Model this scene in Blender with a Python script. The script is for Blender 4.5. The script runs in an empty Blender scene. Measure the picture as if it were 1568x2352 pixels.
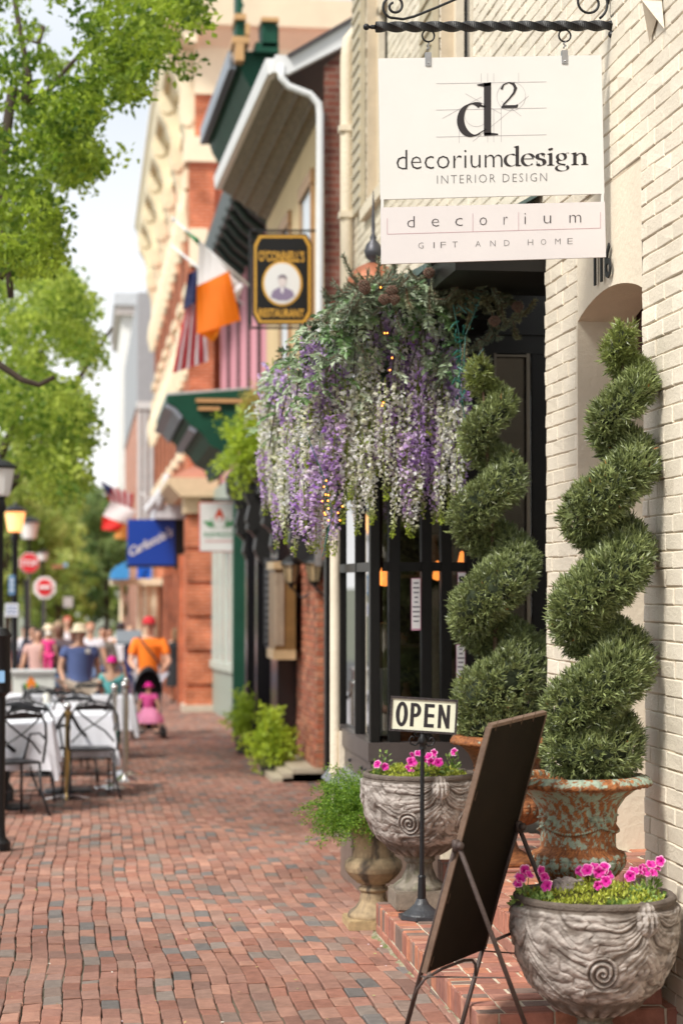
import bpy, math, random
import numpy as np
from mathutils import Vector, Matrix
rnd = random.Random(11)
nr = np.random.RandomState(5)
SC = bpy.context.scene
COL = SC.collection
PI = math.pi
# ---------------------------------------------------------------- camera numbers (photo measured in a 1568 x 2352 grid)
CH, CF, YAW, PIT = 1.65, 4600.0, math.radians(7.24), math.radians(2.08)
_f = np.array([math.sin(YAW)*math.cos(PIT), math.cos(YAW)*math.cos(PIT), math.sin(PIT)])
_r = np.array([math.cos(YAW), -math.sin(YAW), 0.0])
_u = np.cross(_r, _f)
def ray(x, y): return _f*CF + _r*(x-784) - _u*(y-1176)
def PY(x, y, Y):
    d = ray(x, y); t = Y/d[1]; return np.array([d[0]*t, Y, CH+d[2]*t])
def PZ(x, y, z):
    d = ray(x, y); t = (z-CH)/d[2]; return np.array([d[0]*t, d[1]*t, z])
def PX(x, y, X):
    d = ray(x, y); t = X/d[0]; return np.array([X, d[1]*t, CH+d[2]*t])
def gz(Y): return -0.026*max(0.0, Y-7.5)
def proj(P):
    P = np.asarray(P, float) - np.array([0, 0, CH]); d = P@_f
    return 784+CF*(P@_r)/d, 1176-CF*(P@_u)/d
# ---------------------------------------------------------------- materials
MATS = {}
def mk(name, col, rough=.6, metal=0., var=.12, vs=6., bump=.15, bs=60., attr=False, spec=.5, col2=None, s2=3., f2=(.45, .6), trans=0., emit=None, es=1., coat=0., stretch=None):
    if name in MATS: return MATS[name]
    m = bpy.data.materials.new(name); m.use_nodes = True; nt = m.node_tree; N = nt.nodes; L = nt.links
    b = N['Principled BSDF']; out = N['Material Output']
    tc = N.new('ShaderNodeTexCoord'); src = tc.outputs['Object']
    if stretch:
        mp = N.new('ShaderNodeMapping'); mp.inputs['Scale'].default_value = stretch; L.new(src, mp.inputs[0]); src = mp.outputs[0]
    def nz(sc, det=4, rg=.6):
        n = N.new('ShaderNodeTexNoise'); n.inputs['Scale'].default_value = sc; n.inputs['Detail'].default_value = det; n.inputs['Roughness'].default_value = rg
        L.new(src, n.inputs['Vector']); return n.outputs['Fac']
    def ramp(fac, a, b_, ca, cb):
        r = N.new('ShaderNodeValToRGB'); r.color_ramp.elements[0].position = a; r.color_ramp.elements[1].position = b_
        r.color_ramp.elements[0].color = (*ca, 1); r.color_ramp.elements[1].color = (*cb, 1); L.new(fac, r.inputs[0]); return r.outputs[0]
    c = None
    if attr:
        at = N.new('ShaderNodeAttribute'); at.attribute_name = 'Col'; c = at.outputs['Color']
        if tuple(col) != (1, 1, 1):
            mx = N.new('ShaderNodeMix'); mx.data_type = 'RGBA'; mx.blend_type = 'MULTIPLY'; mx.inputs[0].default_value = 1
            L.new(c, mx.inputs[6]); mx.inputs[7].default_value = (*col, 1); c = mx.outputs[2]
    if col2 is not None:
        fac = ramp(nz(s2, 8, .65), f2[0], f2[1], (0, 0, 0), (1, 1, 1))
        mx = N.new('ShaderNodeMix'); mx.data_type = 'RGBA'; L.new(fac, mx.inputs[0])
        if c is not None: L.new(c, mx.inputs[6])
        else: mx.inputs[6].default_value = (*col, 1)
        mx.inputs[7].default_value = (*col2, 1); c = mx.outputs[2]
    if var > 0:
        v = ramp(nz(vs, 5, .6), .25, .75, (1-var,)*3, (1+var,)*3)
        mx = N.new('ShaderNodeMix'); mx.data_type = 'RGBA'; mx.blend_type = 'MULTIPLY'; mx.inputs[0].default_value = 1
        if c is not None: L.new(c, mx.inputs[6])
        else: mx.inputs[6].default_value = (*col, 1)
        L.new(v, mx.inputs[7]); c = mx.outputs[2]
    if c is not None: L.new(c, b.inputs['Base Color'])
    else: b.inputs['Base Color'].default_value = (*col, 1)
    b.inputs['Roughness'].default_value = rough; b.inputs['Metallic'].default_value = metal
    b.inputs['Specular IOR Level'].default_value = spec; b.inputs['Coat Weight'].default_value = coat
    if bump > 0:
        bp = N.new('ShaderNodeBump'); bp.inputs['Strength'].default_value = bump; bp.inputs['Distance'].default_value = .01
        L.new(nz(bs, 6, .65), bp.inputs['Height']); L.new(bp.outputs[0], b.inputs['Normal'])
    if emit is not None:
        b.inputs['Emission Color'].default_value = (*emit, 1); b.inputs['Emission Strength'].default_value = es
    if trans > 0:
        t = N.new('ShaderNodeBsdfTranslucent'); ms = N.new('ShaderNodeMixShader'); ms.inputs[0].default_value = trans
        if c is not None: L.new(c, t.inputs[0])
        else: t.inputs[0].default_value = (*col, 1)
        L.new(b.outputs[0], ms.inputs[1]); L.new(t.outputs[0], ms.inputs[2]); L.new(ms.outputs[0], out.inputs[0])
    MATS[name] = m; return m
def glassmat(name, tint=(.9, .95, .95), mixf=.0, rough=.0):
    m = bpy.data.materials.new(name); m.use_nodes = True; N = m.node_tree.nodes; L = m.node_tree.links
    for n in list(N): N.remove(n)
    o = N.new('ShaderNodeOutputMaterial'); g = N.new('ShaderNodeBsdfGlossy'); g.inputs['Roughness'].default_value = rough
    t = N.new('ShaderNodeBsdfTransparent'); t.inputs[0].default_value = (*tint, 1)
    fr = N.new('ShaderNodeFresnel'); fr.inputs[0].default_value = 1.5
    ad = N.new('ShaderNodeMath'); ad.operation = 'ADD'; ad.inputs[1].default_value = mixf; ad.use_clamp = True
    ms = N.new('ShaderNodeMixShader'); L.new(fr.outputs[0], ad.inputs[0]); L.new(ad.outputs[0], ms.inputs[0]); L.new(t.outputs[0], ms.inputs[1]); L.new(g.outputs[0], ms.inputs[2]); L.new(ms.outputs[0], o.inputs[0])
    MATS[name] = m; return m
# ---------------------------------------------------------------- object tree helpers
def T(name, label, cat, loc, rot=0., group=None):
    o = bpy.data.objects.new(name, None); COL.objects.link(o); o.location = loc; o.rotation_euler = (0, 0, rot); o.empty_display_size = .1
    tag(o, label, cat, group); return o
def tag(o, label=None, cat=None, group=None, kind=None):
    if label: o['label'] = label
    if cat: o['category'] = cat
    if group: o['group'] = group
    if kind: o['kind'] = kind
    return o
def worg(o):
    v = Vector((0, 0, 0))
    while o is not None: v = v+o.location; o = o.parent
    return v
def copy_tree(o, parent=None):
    c = o.copy(); COL.objects.link(c)
    if parent is not None: c.parent = parent
    for ch in list(o.children): copy_tree(ch, c)
    return c
class MB:
    """collects geometry (world or local coordinates) and links it as one mesh"""
    def __init__(s): s.V = []; s.F = []; s.C = []; s.n = 0; s.hc = False
    def add(s, V, F, col=None):
        V = np.asarray(V, float).reshape(-1, 3); k = len(V)
        s.V.append(V); o = s.n
        if isinstance(F, np.ndarray): s.F.extend((F+o).tolist())
        else: s.F.extend([[i+o for i in f] for f in F])
        s.n += k
        if col is None: c = np.ones((k, 3))
        else:
            s.hc = True; c = np.asarray(col, float)
            if c.ndim == 1: c = np.tile(c, (k, 1))
        s.C.append(c); return s
    def box(s, lo, hi, col=None, bev=0.):
        x0, y0, z0 = lo; x1, y1, z1 = hi
        if bev <= 0:
            V = [(x0, y0, z0), (x1, y0, z0), (x1, y1, z0), (x0, y1, z0), (x0, y0, z1), (x1, y0, z1), (x1, y1, z1), (x0, y1, z1)]
            return s.add(V, [(0, 3, 2, 1), (4, 5, 6, 7), (0, 1, 5, 4), (1, 2, 6, 5), (2, 3, 7, 6), (3, 0, 4, 7)], col)
        import bmesh
        bm = bmesh.new(); bmesh.ops.create_cube(bm, size=1)
        bmesh.ops.scale(bm, vec=(x1-x0, y1-y0, z1-z0), verts=bm.verts); bmesh.ops.translate(bm, vec=((x0+x1)/2, (y0+y1)/2, (z0+z1)/2), verts=bm.verts)
        bmesh.ops.bevel(bm, geom=bm.edges[:], offset=bev, segments=2, affect='EDGES')
        V = [v.co[:] for v in bm.verts]; F = [[v.index for v in f.verts] for f in bm.faces]; bm.free(); return s.add(V, F, col)
    def prism(s, pts, ext, col=None):
        """extrude planar polygon pts (list of 3D) by vector ext"""
        P = np.asarray(pts, float); n = len(P); e = np.asarray(ext, float)
        V = np.vstack([P, P+e]); F = [list(range(n))[::-1], list(range(n, 2*n))]
        for i in range(n):
            j = (i+1) % n; F.append([i, j, n+j, n+i])
        return s.add(V, F, col)
    def tube(s, pts, r, n=8, col=None, caps=True, sq=False, twist=0.):
        P = [np.asarray(p, float) for p in pts]; m = len(P)
        R = [r]*m if np.isscalar(r) else list(r)
        V = []; t0 = None; a = None
        for i in range(m):
            t = P[min(i+1, m-1)]-P[max(i-1, 0)]; t = t/(np.linalg.norm(t)+1e-9)
            if a is None:
                a = np.cross(t, (0, 0, 1.)) if abs(t[2]) < .9 else np.cross(t, (1., 0, 0)); a /= np.linalg.norm(a)
            else:
                a = a-t*np.dot(a, t); a /= (np.linalg.norm(a)+1e-9)
            b = np.cross(t, a)
            for k in range(n):
                an = 2*PI*k/n+twist*i
                V.append(P[i]+R[i]*(math.cos(an)*a+math.sin(an)*b))
        F = []
        for i in range(m-1):
            for k in range(n):
                k2 = (k+1) % n; F.append([i*n+k, i*n+k2, (i+1)*n+k2, (i+1)*n+k])
        if caps: F.append(list(range(n))[::-1]); F.append([(m-1)*n+k for k in range(n)])
        return s.add(V, F, col)
    def lathe(s, prof, c=(0, 0, 0), n=24, disp=None, rows=None, colf=None, col=None, a0=0., a1=2*PI):
        pr = np.asarray(prof, float)
        if rows:
            d = np.r_[0, np.cumsum(np.hypot(np.diff(pr[:, 0]), np.diff(pr[:, 1])))]
            t = np.linspace(0, d[-1], rows); pr = np.c_[np.interp(t, d, pr[:, 0]), np.interp(t, d, pr[:, 1])]
        m = len(pr); full = abs(a1-a0-2*PI) < 1e-6
        u = np.linspace(a0, a1, n, endpoint=not full)
        U, I = np.meshgrid(u, np.arange(m)); Rr = pr[I, 0]; Z = pr[I, 1]
        dt = np.gradient(pr, axis=0); ln = np.hypot(dt[:, 0], dt[:, 1])+1e-9; nx = (dt[:, 1]/ln)[I]; nz_ = (-dt[:, 0]/ln)[I]
        h = np.zeros_like(Rr)
        if disp is not None: h = disp(U, Z, Rr); Rr = Rr+h*nx; Z = Z+h*nz_
        V = np.stack([c[0]+Rr*np.cos(U), c[1]+Rr*np.sin(U), c[2]+Z], -1).reshape(-1, 3)
        k = n if full else n-1
        ii, kk = np.meshgrid(np.arange(m-1), np.arange(k), indexing='ij'); k2 = (kk+1) % n
        F = np.stack([ii*n+kk, ii*n+k2, (ii+1)*n+k2, (ii+1)*n+kk], -1).reshape(-1, 4)
        cc = colf(U, Z, h).reshape(-1, 3) if colf is not None else col
        return s.add(V, F, cc)
    def sph(s, c, r, n=12, m=8, col=None):
        r = np.asarray(r, float)*np.ones(3); V = []; F = []
        for i in range(m+1):
            for k in range(n):
                a = PI*i/m; b = 2*PI*k/n; V.append((c[0]+r[0]*math.sin(a)*math.cos(b), c[1]+r[1]*math.sin(a)*math.sin(b), c[2]-r[2]*math.cos(a)))
        for i in range(m):
            for k in range(n): F.append([i*n+k, i*n+(k+1) % n, (i+1)*n+(k+1) % n, (i+1)*n+k])
        return s.add(V, F, col)
    def quad(s, a, b, c, d, col=None): return s.add([a, b, c, d], [[0, 1, 2, 3]], col)
    def xf(s, M):
        """apply 4x4 matrix to all so far"""
        M = np.array(M); s.V = [v@M[:3, :3].T+M[:3, 3] for v in s.V]; return s
    def build(s, name, mat, parent=None, smooth=False, local=False, origin=None, auto=None):
        V = np.vstack(s.V) if s.V else np.zeros((0, 3))
        off = np.zeros(3)
        if parent is not None and not local: off = np.array(worg(parent))
        if origin is not None: off = np.array(origin)
        me = bpy.data.meshes.new(name); me.from_pydata((V-off).tolist(), [], s.F)
        if s.hc:
            C = np.vstack(s.C); a = me.color_attributes.new('Col', 'FLOAT_COLOR', 'POINT')
            a.data.foreach_set('color', np.c_[C, np.ones(len(C))].astype(np.float32).ravel())
        for mt in (mat if isinstance(mat, (list, tuple)) else [mat]): me.materials.append(mt)
        me.update()
        if smooth:
            me.polygons.foreach_set('use_smooth', [True]*len(me.polygons))
            if auto:
                try: me.set_sharp_from_angle(angle=math.radians(auto))
                except Exception: pass
        o = bpy.data.objects.new(name, me); COL.objects.link(o)
        if parent is not None: o.parent = parent
        if origin is not None: o.location = Vector(origin)-(worg(parent) if parent is not None else Vector((0, 0, 0)))
        return o
def struct(o): o['kind'] = 'structure'; return o
def arc(cx, cy, r, a0, a1, n=12):
    return [(cx+r*math.cos(math.radians(a0+(a1-a0)*i/n)), cy+r*math.sin(math.radians(a0+(a1-a0)*i/n))) for i in range(n+1)]
# ---------------------------------------------------------------- bricks
def layout(w, h, bw, bh, gap, off=.5, jit=.0, u0=0.):
    rows = max(1, int(round(h/bh))); bh2 = h/rows; A = []
    for r in range(rows):
        x = -((r % 2)*off+rnd.random()*jit)*bw+u0
        while x < w:
            L = bw*(1+rnd.uniform(-jit, jit)*.3); a = max(0, x+gap/2); b = min(w, x+L-gap/2)
            if b-a > .02: A.append(((a+b)/2, (r+.5)*bh2, (b-a)/2, (bh2-gap)/2))
            x += L
    return np.array(A)
def brickset(mb, A, O, U, V, N, dep, bev, jit, cols, djit=.3, warp=None, skew=0.):
    """A rows: centre u, centre v, half u, half v"""
    k = len(A); O, U, V, N = [np.asarray(q, float) for q in (O, U, V, N)]
    sg = np.array([(-1, -1), (1, -1), (1, 1), (-1, 1)], float)
    cu, cv, hu, hv = [A[:, i:i+1] for i in range(4)]
    uu = cu+hu*sg[:, 0]+nr.uniform(-jit, jit, (k, 4)); vv = cv+hv*sg[:, 1]+nr.uniform(-jit, jit, (k, 4))
    iu = uu-sg[:, 0]*bev; iv = vv-sg[:, 1]*bev
    d = dep*(1+nr.uniform(-djit, djit, (k, 1)))+nr.uniform(-1, 1, (k, 4))*dep*skew
    def pt(a, b, c):
        P = O+a[..., None]*U+b[..., None]*V+c[..., None]*N
        return warp(P) if warp else P
    base = pt(uu, vv, np.zeros_like(uu)); mid = pt(uu, vv, d-bev*.8); top = pt(iu, iv, d*np.ones_like(iu))
    P = np.concatenate([base, mid, top], 1).reshape(-1, 3)
    f = [[8, 9, 10, 11]]
    for i in range(4):
        j = (i+1) % 4; f += [[i, j, 4+j, 4+i], [4+i, 4+j, 8+j, 8+i]]
    F = (np.array(f)[None]+(np.arange(k)*12)[:, None, None]).reshape(-1, 4)
    mb.add(P, F, np.repeat(np.asarray(cols).reshape(k, 3), 12, 0))
def pick(pal, k, var=.12):
    pal = np.array(pal); i = nr.randint(0, len(pal), k); return pal[i]*(1+nr.uniform(-var, var, (k, 1)))
# ---------------------------------------------------------------- leaves
def leafcloud(C, size, D=None, asp=.45, fold=.25, N=None):
    """rhombic leaves; C centres, D direction of each leaf"""
    k = len(C); C = np.asarray(C, float)
    if D is None: D = nr.normal(size=(k, 3))
    D = D/(np.linalg.norm(D, axis=1, keepdims=True)+1e-9)
    if N is None: N = nr.normal(size=(k, 3))
    Wd = np.cross(D, N); Wd /= (np.linalg.norm(Wd, axis=1, keepdims=True)+1e-9); Nn = np.cross(Wd, D)
    s = np.asarray(size, float).reshape(-1, 1)*np.ones((k, 1))
    a = C; b = C+D*s*.45+Wd*s*asp*.5+Nn*s*fold*.3; c = C+D*s; d = C+D*s*.45-Wd*s*asp*.5+Nn*s*fold*.3
    V = np.stack([a, b, c, d], 1).reshape(-1, 3); F = np.arange(4*k).reshape(k, 4)
    return V, F
def leafcols(k, a, b, t=None):
    t = nr.uniform(0, 1, k) if t is None else t
    return np.repeat(np.array(a)*(1-t[:, None])+np.array(b)*t[:, None], 4, 0)
# ---------------------------------------------------------------- text
def textgeo(s, off=0., res=2, shear=0., sp=1., ex=0.):
    cu = bpy.data.curves.new('txt', 'FONT'); cu.body = s; cu.offset = off; cu.resolution_u = res; cu.shear = shear; cu.space_character = sp; cu.extrude = ex
    o = bpy.data.objects.new('txt', cu); COL.objects.link(o)
    dg = bpy.context.evaluated_depsgraph_get(); me = o.evaluated_get(dg).to_mesh()
    V = np.array([v.co[:] for v in me.vertices]); F = [list(p.vertices) for p in me.polygons]
    o.evaluated_get(dg).to_mesh_clear(); bpy.data.objects.remove(o); bpy.data.curves.remove(cu); return V, F
def puttext(mb, s, x0, x1, y0, y1, O, U, V, off=0., col=None, N=None, lift=0., **k):
    """fit text box to [x0,x1]x[y0,y1] in the plane O + x U + y V"""
    P, F = textgeo(s, off, **k); lo = P.min(0); hi = P.max(0)
    a = x0+(P[:, 0]-lo[0])/(hi[0]-lo[0])*(x1-x0); b = y0+(P[:, 1]-lo[1])/(hi[1]-lo[1])*(y1-y0)
    O, U, V = [np.asarray(q, float) for q in (O, U, V)]
    W = O+a[:, None]*U+b[:, None]*V
    if N is not None: W = W+P[:, 2:3]*np.asarray(N)
    mb.add(W, F, col)
def ribbon(mb, pts, wf, O, U, V, col=None):
    """flat stroke with width function wf(angle, t) in plane"""
    P = np.array(pts, float); m = len(P); L = []; R = []
    for i in range(m):
        t = P[min(i+1, m-1)]-P[max(i-1, 0)]; a = math.atan2(t[1], t[0]); w = wf(a, i/(m-1))/2
        n = np.array([-math.sin(a), math.cos(a)]); L.append(P[i]+n*w); R.append(P[i]-n*w)
    Q = np.array(L+R); O, U, V = [np.asarray(q, float) for q in (O, U, V)]
    W = O+Q[:, :1]*U+Q[:, 1:]*V
    mb.add(W, [[i, i+1, m+i+1, m+i][::-1] for i in range(m-1)], col)
# ================================================================ world, sun, camera
w = bpy.data.worlds.new("World"); SC.world = w; w.use_nodes = True
nt = w.node_tree; N = nt.nodes; L = nt.links; bg = N['Background']
sky = N.new('ShaderNodeTexSky'); sky.sky_type = 'NISHITA'; sky.sun_disc = False
SUN_EL, SUN_AZ = 50, 228          # azimuth measured clockwise from +Y, sun behind-left of the camera
sky.sun_elevation = math.radians(SUN_EL); sky.sun_rotation = math.radians(SUN_AZ); sky.air_density = 1.; sky.dust_density = 3.; sky.ozone_density = 1.
mx = N.new('ShaderNodeMix'); mx.data_type = 'RGBA'; mx.inputs[0].default_value = .88
tcw = N.new('ShaderNodeTexCoord'); nw = N.new('ShaderNodeTexNoise'); nw.inputs['Scale'].default_value = 2.2; nw.inputs['Detail'].default_value = 5
L.new(tcw.outputs['Generated'], nw.inputs['Vector'])
rw = N.new('ShaderNodeValToRGB'); rw.color_ramp.elements[0].position = .35; rw.color_ramp.elements[1].position = .7
rw.color_ramp.elements[0].color = (5.5, 5.8, 6.2, 1); rw.color_ramp.elements[1].color = (7.2, 7.3, 7.5, 1)
L.new(nw.outputs['Fac'], rw.inputs[0])
L.new(sky.outputs[0], mx.inputs[6]); L.new(rw.outputs[0], mx.inputs[7]); sxw = N.new('ShaderNodeSeparateXYZ'); L.new(tcw.outputs['Generated'], sxw.inputs[0]); rz = N.new('ShaderNodeValToRGB'); rz.color_ramp.elements[0].position = .0; rz.color_ramp.elements[1].position = .24; rz.color_ramp.elements[0].color = (1, 1, 1, 1); rz.color_ramp.elements[1].color = (0, 0, 0, 1)
L.new(sxw.outputs[2], rz.inputs[0]); mh = N.new('ShaderNodeMix'); mh.data_type = 'RGBA'; L.new(rz.outputs[0], mh.inputs[0]); L.new(mx.outputs[2], mh.inputs[6]); mh.inputs[7].default_value = (8.6, 8.5, 8.4, 1); L.new(mh.outputs[2], bg.inputs['Color']); bg.inputs['Strength'].default_value = .12
sd = bpy.data.lights.new('sun', 'SUN'); sd.energy = 3.4; sd.angle = math.radians(14); sd.color = (1, .965, .90)
so = bpy.data.objects.new('sun', sd); COL.objects.link(so)
az, el = math.radians(SUN_AZ), math.radians(SUN_EL)
so.rotation_euler = Vector((-math.sin(az)*math.cos(el), -math.cos(az)*math.cos(el), -math.sin(el))).to_track_quat('-Z', 'Y').to_euler()
cd = bpy.data.cameras.new('camera'); cam = bpy.data.objects.new('camera', cd); COL.objects.link(cam); SC.camera = cam
cam.location = (0, 0, CH); cam.rotation_euler = (PI/2+PIT, 0, -YAW)
cd.sensor_fit = 'VERTICAL'; cd.sensor_height = 36; cd.sensor_width = 24; cd.lens = 36*CF/2352; cd.clip_end = 3000
cd.dof.use_dof = True; cd.dof.focus_distance = 8.05; cd.dof.aperture_fstop = 2.5; cd.dof.aperture_blades = 0
vs = SC.view_settings; vs.view_transform = 'Standard'; vs.look = 'None'; vs.exposure = .47; vs.gamma = 1
SC.cycles.use_denoising = True; SC.cycles.max_bounces = 6; SC.cycles.transparent_max_bounces = 12; SC.cycles.sample_clamp_indirect = 6
# ================================================================ materials
M = {}
M['paver'] = mk('paver', (1, 1, 1), .85, attr=True, var=.22, vs=25, bump=.5, bs=90, spec=.25)
M['bed'] = mk('joint_sand', (.11, .09, .06), .95, var=.3, vs=12, bump=.4, bs=150)
M['asphalt'] = mk('asphalt', (.1, .1, .1), .9, var=.2, vs=3, bump=.3, bs=200)
M['ground'] = mk('ground', (.16, .17, .12), .95, var=.2, vs=.5)
M['cream'] = mk('cream_paint', (1, 1, 1), .62, attr=True, col2=(.56, .46, .33), s2=2.2, f2=(.64, 1.0), var=.07, vs=2.5, bump=.55, bs=70, spec=.35, stretch=(1, 1, 1))
M['creamp'] = mk('cream_plaster', (.73, .64, .50), .65, var=.08, vs=3, bump=.45, bs=30, spec=.35)
M['mortarc'] = mk('cream_mortar', (.56, .46, .33), .8, var=.15, vs=8, bump=.5, bs=90)
M['mortar'] = mk('step_mortar', (.60, .52, .39), .9, var=.25, vs=14, bump=.5, bs=120, col2=(.16, .19, .07), s2=5, f2=(.55, .72))
M['black'] = mk('black_iron', (.007, .007, .008), .42, var=.2, vs=20, bump=.3, bs=60, spec=.4)
M['blackwood'] = mk('black_paint', (.009, .008, .007), .42, var=.2, vs=6, bump=.1, bs=20, spec=.28)
M['brownwood'] = mk('brown_paint', (.075, .06, .055), .4, var=.15, vs=5, bump=.15, bs=30)
M['white'] = mk('sign_white', (.68, .665, .64), .5, var=.03, vs=4, bump=.03, bs=40)
M['ink'] = mk('ink_black', (.018, .014, .016), .5, var=0, bump=0)
M['grayink'] = mk('ink_gray', (.16, .15, .15), .5, var=0, bump=0)
M['lineink'] = mk('ink_line', (.42, .40, .41), .5, var=0, bump=0)
M['pinkink'] = mk('ink_pink', (.50, .30, .33), .5, var=0, bump=0)
M['steel'] = mk('zinc_steel', (.38, .38, .39), .4, metal=.9, var=.15, vs=30, bump=.1)
M['glass'] = glassmat('window_glass', (.94, .95, .94), .13); M['glass2'] = glassmat('street_glass', (.6, .65, .63), .28)
M['dark'] = mk('dark_interior', (.02, .018, .016), .8, var=.3, vs=2, bump=0)
M['metalroof'] = mk('grey_green_metal', (.10, .14, .13), .45, var=.15, vs=4, bump=.1)
M['copper'] = mk('copper_cap', (.34, .12, .06), .5, metal=.4, var=.2, vs=9, bump=.1)
M['leadball'] = mk('lead_ball', (.07, .07, .08), .45, metal=.4, var=.2, vs=20, bump=.1)
PAVE = [(.50, .24, .17), (.47, .22, .155), (.40, .165, .115), (.36, .15, .105), (.44, .20, .14), (.33, .15, .11), (.42, .19, .14), (.29, .15, .115), (.31, .20, .16), (.29, .21, .175), (.37, .20, .15), (.41, .185, .13), (.36, .17, .125), (.40, .20, .15), (.45, .22, .16), (.38, .18, .13), (.42, .22, .17), (.40, .19, .14), (.21, .17, .155)]
STEPB = [(.36, .155, .105), (.32, .13, .09), (.40, .20, .14), (.27, .12, .09), (.35, .165, .12), (.19, .13, .105), (.42, .17, .10)]
CREAM = [(.75, .67, .54), (.73, .65, .52), (.77, .69, .56), (.74, .66, .53)]
# ================================================================ ground, road, pavement
ys = np.r_[np.array([-40, 0, 7.5]), np.linspace(12, 130, 30), np.array([300, 900, 2500])]
def strip(name, xs, mat, dz, ylim=None):
    mb = MB(); yy = ys if ylim is None else np.unique(np.r_[ylim[0], ys[(ys > ylim[0]) & (ys < ylim[1])], ylim[1]])
    V = [(x, y, gz(min(y, 130))+dz) for y in yy for x in xs]; n = len(xs)
    mb.add(V, [[i*n+j, i*n+j+1, (i+1)*n+j+1, (i+1)*n+j] for i in range(len(yy)-1) for j in range(n-1)])
    return struct(mb.build(name, mat))
strip('ground', [-1500, -60, -14, 8, 60, 1500], M['ground'], -.16)
strip('road', [-14, -8, -3.5], M['asphalt'], -.14, (-40, 130))
strip('pavement_bed', [-3.4, 0, 3.5], M['bed'], -.012, (-6, 130))
mb = MB()
for k, y0 in enumerate(np.arange(2, 128, 4)):
    y = y0; mb.box((-3.5, y, gz(y)-.3), (-3.38, y+3.98, gz(y+2)+.012))
struct(mb.build('kerb', mk('kerb_stone', (.35, .33, .3), .8, var=.2, vs=5)))
A = []
x = -3.36; ci = 0
while x < 2.5:
    ww = .0755*(1+rnd.uniform(-.05, .05)); ci += 1
    y = 5.2+rnd.uniform(0, .2)
    while y < 66:
        Lb = .196*(1+rnd.uniform(-.09, .09)) if rnd.random() > .12 else .1
        if x > -.075*y-.9: A.append((x+ww/2, y+Lb/2, ww/2-rnd.uniform(.0015, .0036), Lb/2-rnd.uniform(.0015, .0045)))
        y += Lb
    x += ww
A = np.array(A)
def wp(P):
    P = P.copy(); X, Y = P[..., 0].copy(), P[..., 1].copy()
    P[..., 0] += .009*np.sin(Y*.9+X*.7)+.005*np.sin(Y*2.9+X*2.3)+.004*np.sin(Y*5.7+X*4)+.02*np.sin(Y*.33)
    P[..., 1] += .018*np.sin(X*2.3+Y*.7)+.012*np.sin(X*7+1)
    P[..., 2] += -.026*np.maximum(0, Y-7.5)+.007*np.sin(X*2.1+Y*1.3)+.005*np.sin(X*4.3-Y*2.2)
    return P
mb = MB(); pc = pick(PAVE, len(A), .14)*np.array([.90, .99, 1.0])*.93
grime = .82+.18*np.sin(A[:, 0]*1.7+A[:, 1]*.9)*np.sin(A[:, 1]*.45)
stain = 1+.35*np.exp(-((A[:, 1]-12.9-.25*A[:, 0])**2)/.5-((A[:, 0]-.9)**2)/.7)
brickset(mb, A, (0, 0, -.012), (1, 0, 0), (0, 1, 0), (0, 0, 1), .018, .004, .0035, pc*grime[:, None]*stain[:, None], djit=.22, warp=wp, skew=.13)
pv = struct(mb.build('brick_pavement', M['paver']))
# moss and grit along the foot of the steps
mb = MB(); yy = np.linspace(7.0, 9.75, 160); e = .022+.012*np.sin(yy*23)+.008*np.sin(yy*61)+nr.uniform(-.005, .005, 160); V = []
for y, q in zip(yy, e): V += [(1.40-q, y, gz(y)+.004), (1.395, y, gz(y)+.016), (1.41, y, gz(y)+.02)]
mb.add(V, [[3*i, 3*i+1, 3*i+4, 3*i+3] for i in range(159)]+[[3*i+1, 3*i+2, 3*i+5, 3*i+4] for i in range(159)])
struct(mb.build('kerb_mortar', mk('mossy_mortar', (.33, .28, .20), .95, var=.4, vs=25, bump=.8, bs=120, col2=(.14, .17, .05), s2=9, f2=(.45, .6))))
# ================================================================ entrance steps
st = T('entrance_steps', 'low red brick entrance steps beside the cream building', 'steps', (1.75, 8.4, 0))
def step(x0, x1, y0, y1, zt, zb, nose=True, name='step', sides=('w', 's')):
    core = MB(); core.box((x0+.006, y0+.006, zb-.3), (x1, y1, zt-.005))
    c = core.build('mortar', M['mortar'], None)
    mb = MB(); t = .012
    # nosing rowlocks along west edge and south edge
    d = .105
    n = int((y1-y0)/.066); A = np.array([(0, (i+.5)*(y1-y0)/n, 0, (y1-y0)/n/2-.0065) for i in range(n)])
    A[:, 0] = d/2; A[:, 2] = d/2-.006
    brickset(mb, A, (x0, y0, zt-t), (1, 0, 0), (0, 1, 0), (0, 0, 1), t, .004, .002, pick(STEPB, n, .15))
    n = int((x1-x0-d)/.20); n = max(n, 1)
    hh = y1-y0
    B = layout(x1-x0-d, hh, .205, .103, .013, .5, .1); B[:, 0] += d
    brickset(mb, B, (x0, y0, zt-t), (1, 0, 0), (0, 1, 0), (0, 0, 1), t, .004, .002, pick(STEPB, len(B), .15))
    # west face
    hf = zt-zb
    n = int((y1-y0)/.066)
    top = min(.105, hf)
    A = np.array([((i+.5)*(y1-y0)/n, hf-top/2, (y1-y0)/n/2-.004, top/2-.004) for i in range(n)])
    brickset(mb, A, (x0+t, y0, zb), (0, 1, 0), (0, 0, 1), (-1, 0, 0), t, .004, .002, pick(STEPB, n, .15))
    if hf-top > .02:
        A = layout(y1-y0, hf-top, .2, .075, .009); brickset(mb, A, (x0+t, y0, zb), (0, 1, 0), (0, 0, 1), (-1, 0, 0), t, .004, .002, pick(STEPB, len(A), .15))
    # south face
    A = layout(x1-x0, hf, .205, .075, .009, .5, .1); brickset(mb, A, (x0, y0+t, zb), (1, 0, 0), (0, 0, 1), (0, -1, 0), t, .004, .002, pick(STEPB, len(A), .15))
    o = mb.build(name, M['stepb'], st); c.parent = o; c.location = -Vector(worg(o)); return o
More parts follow.
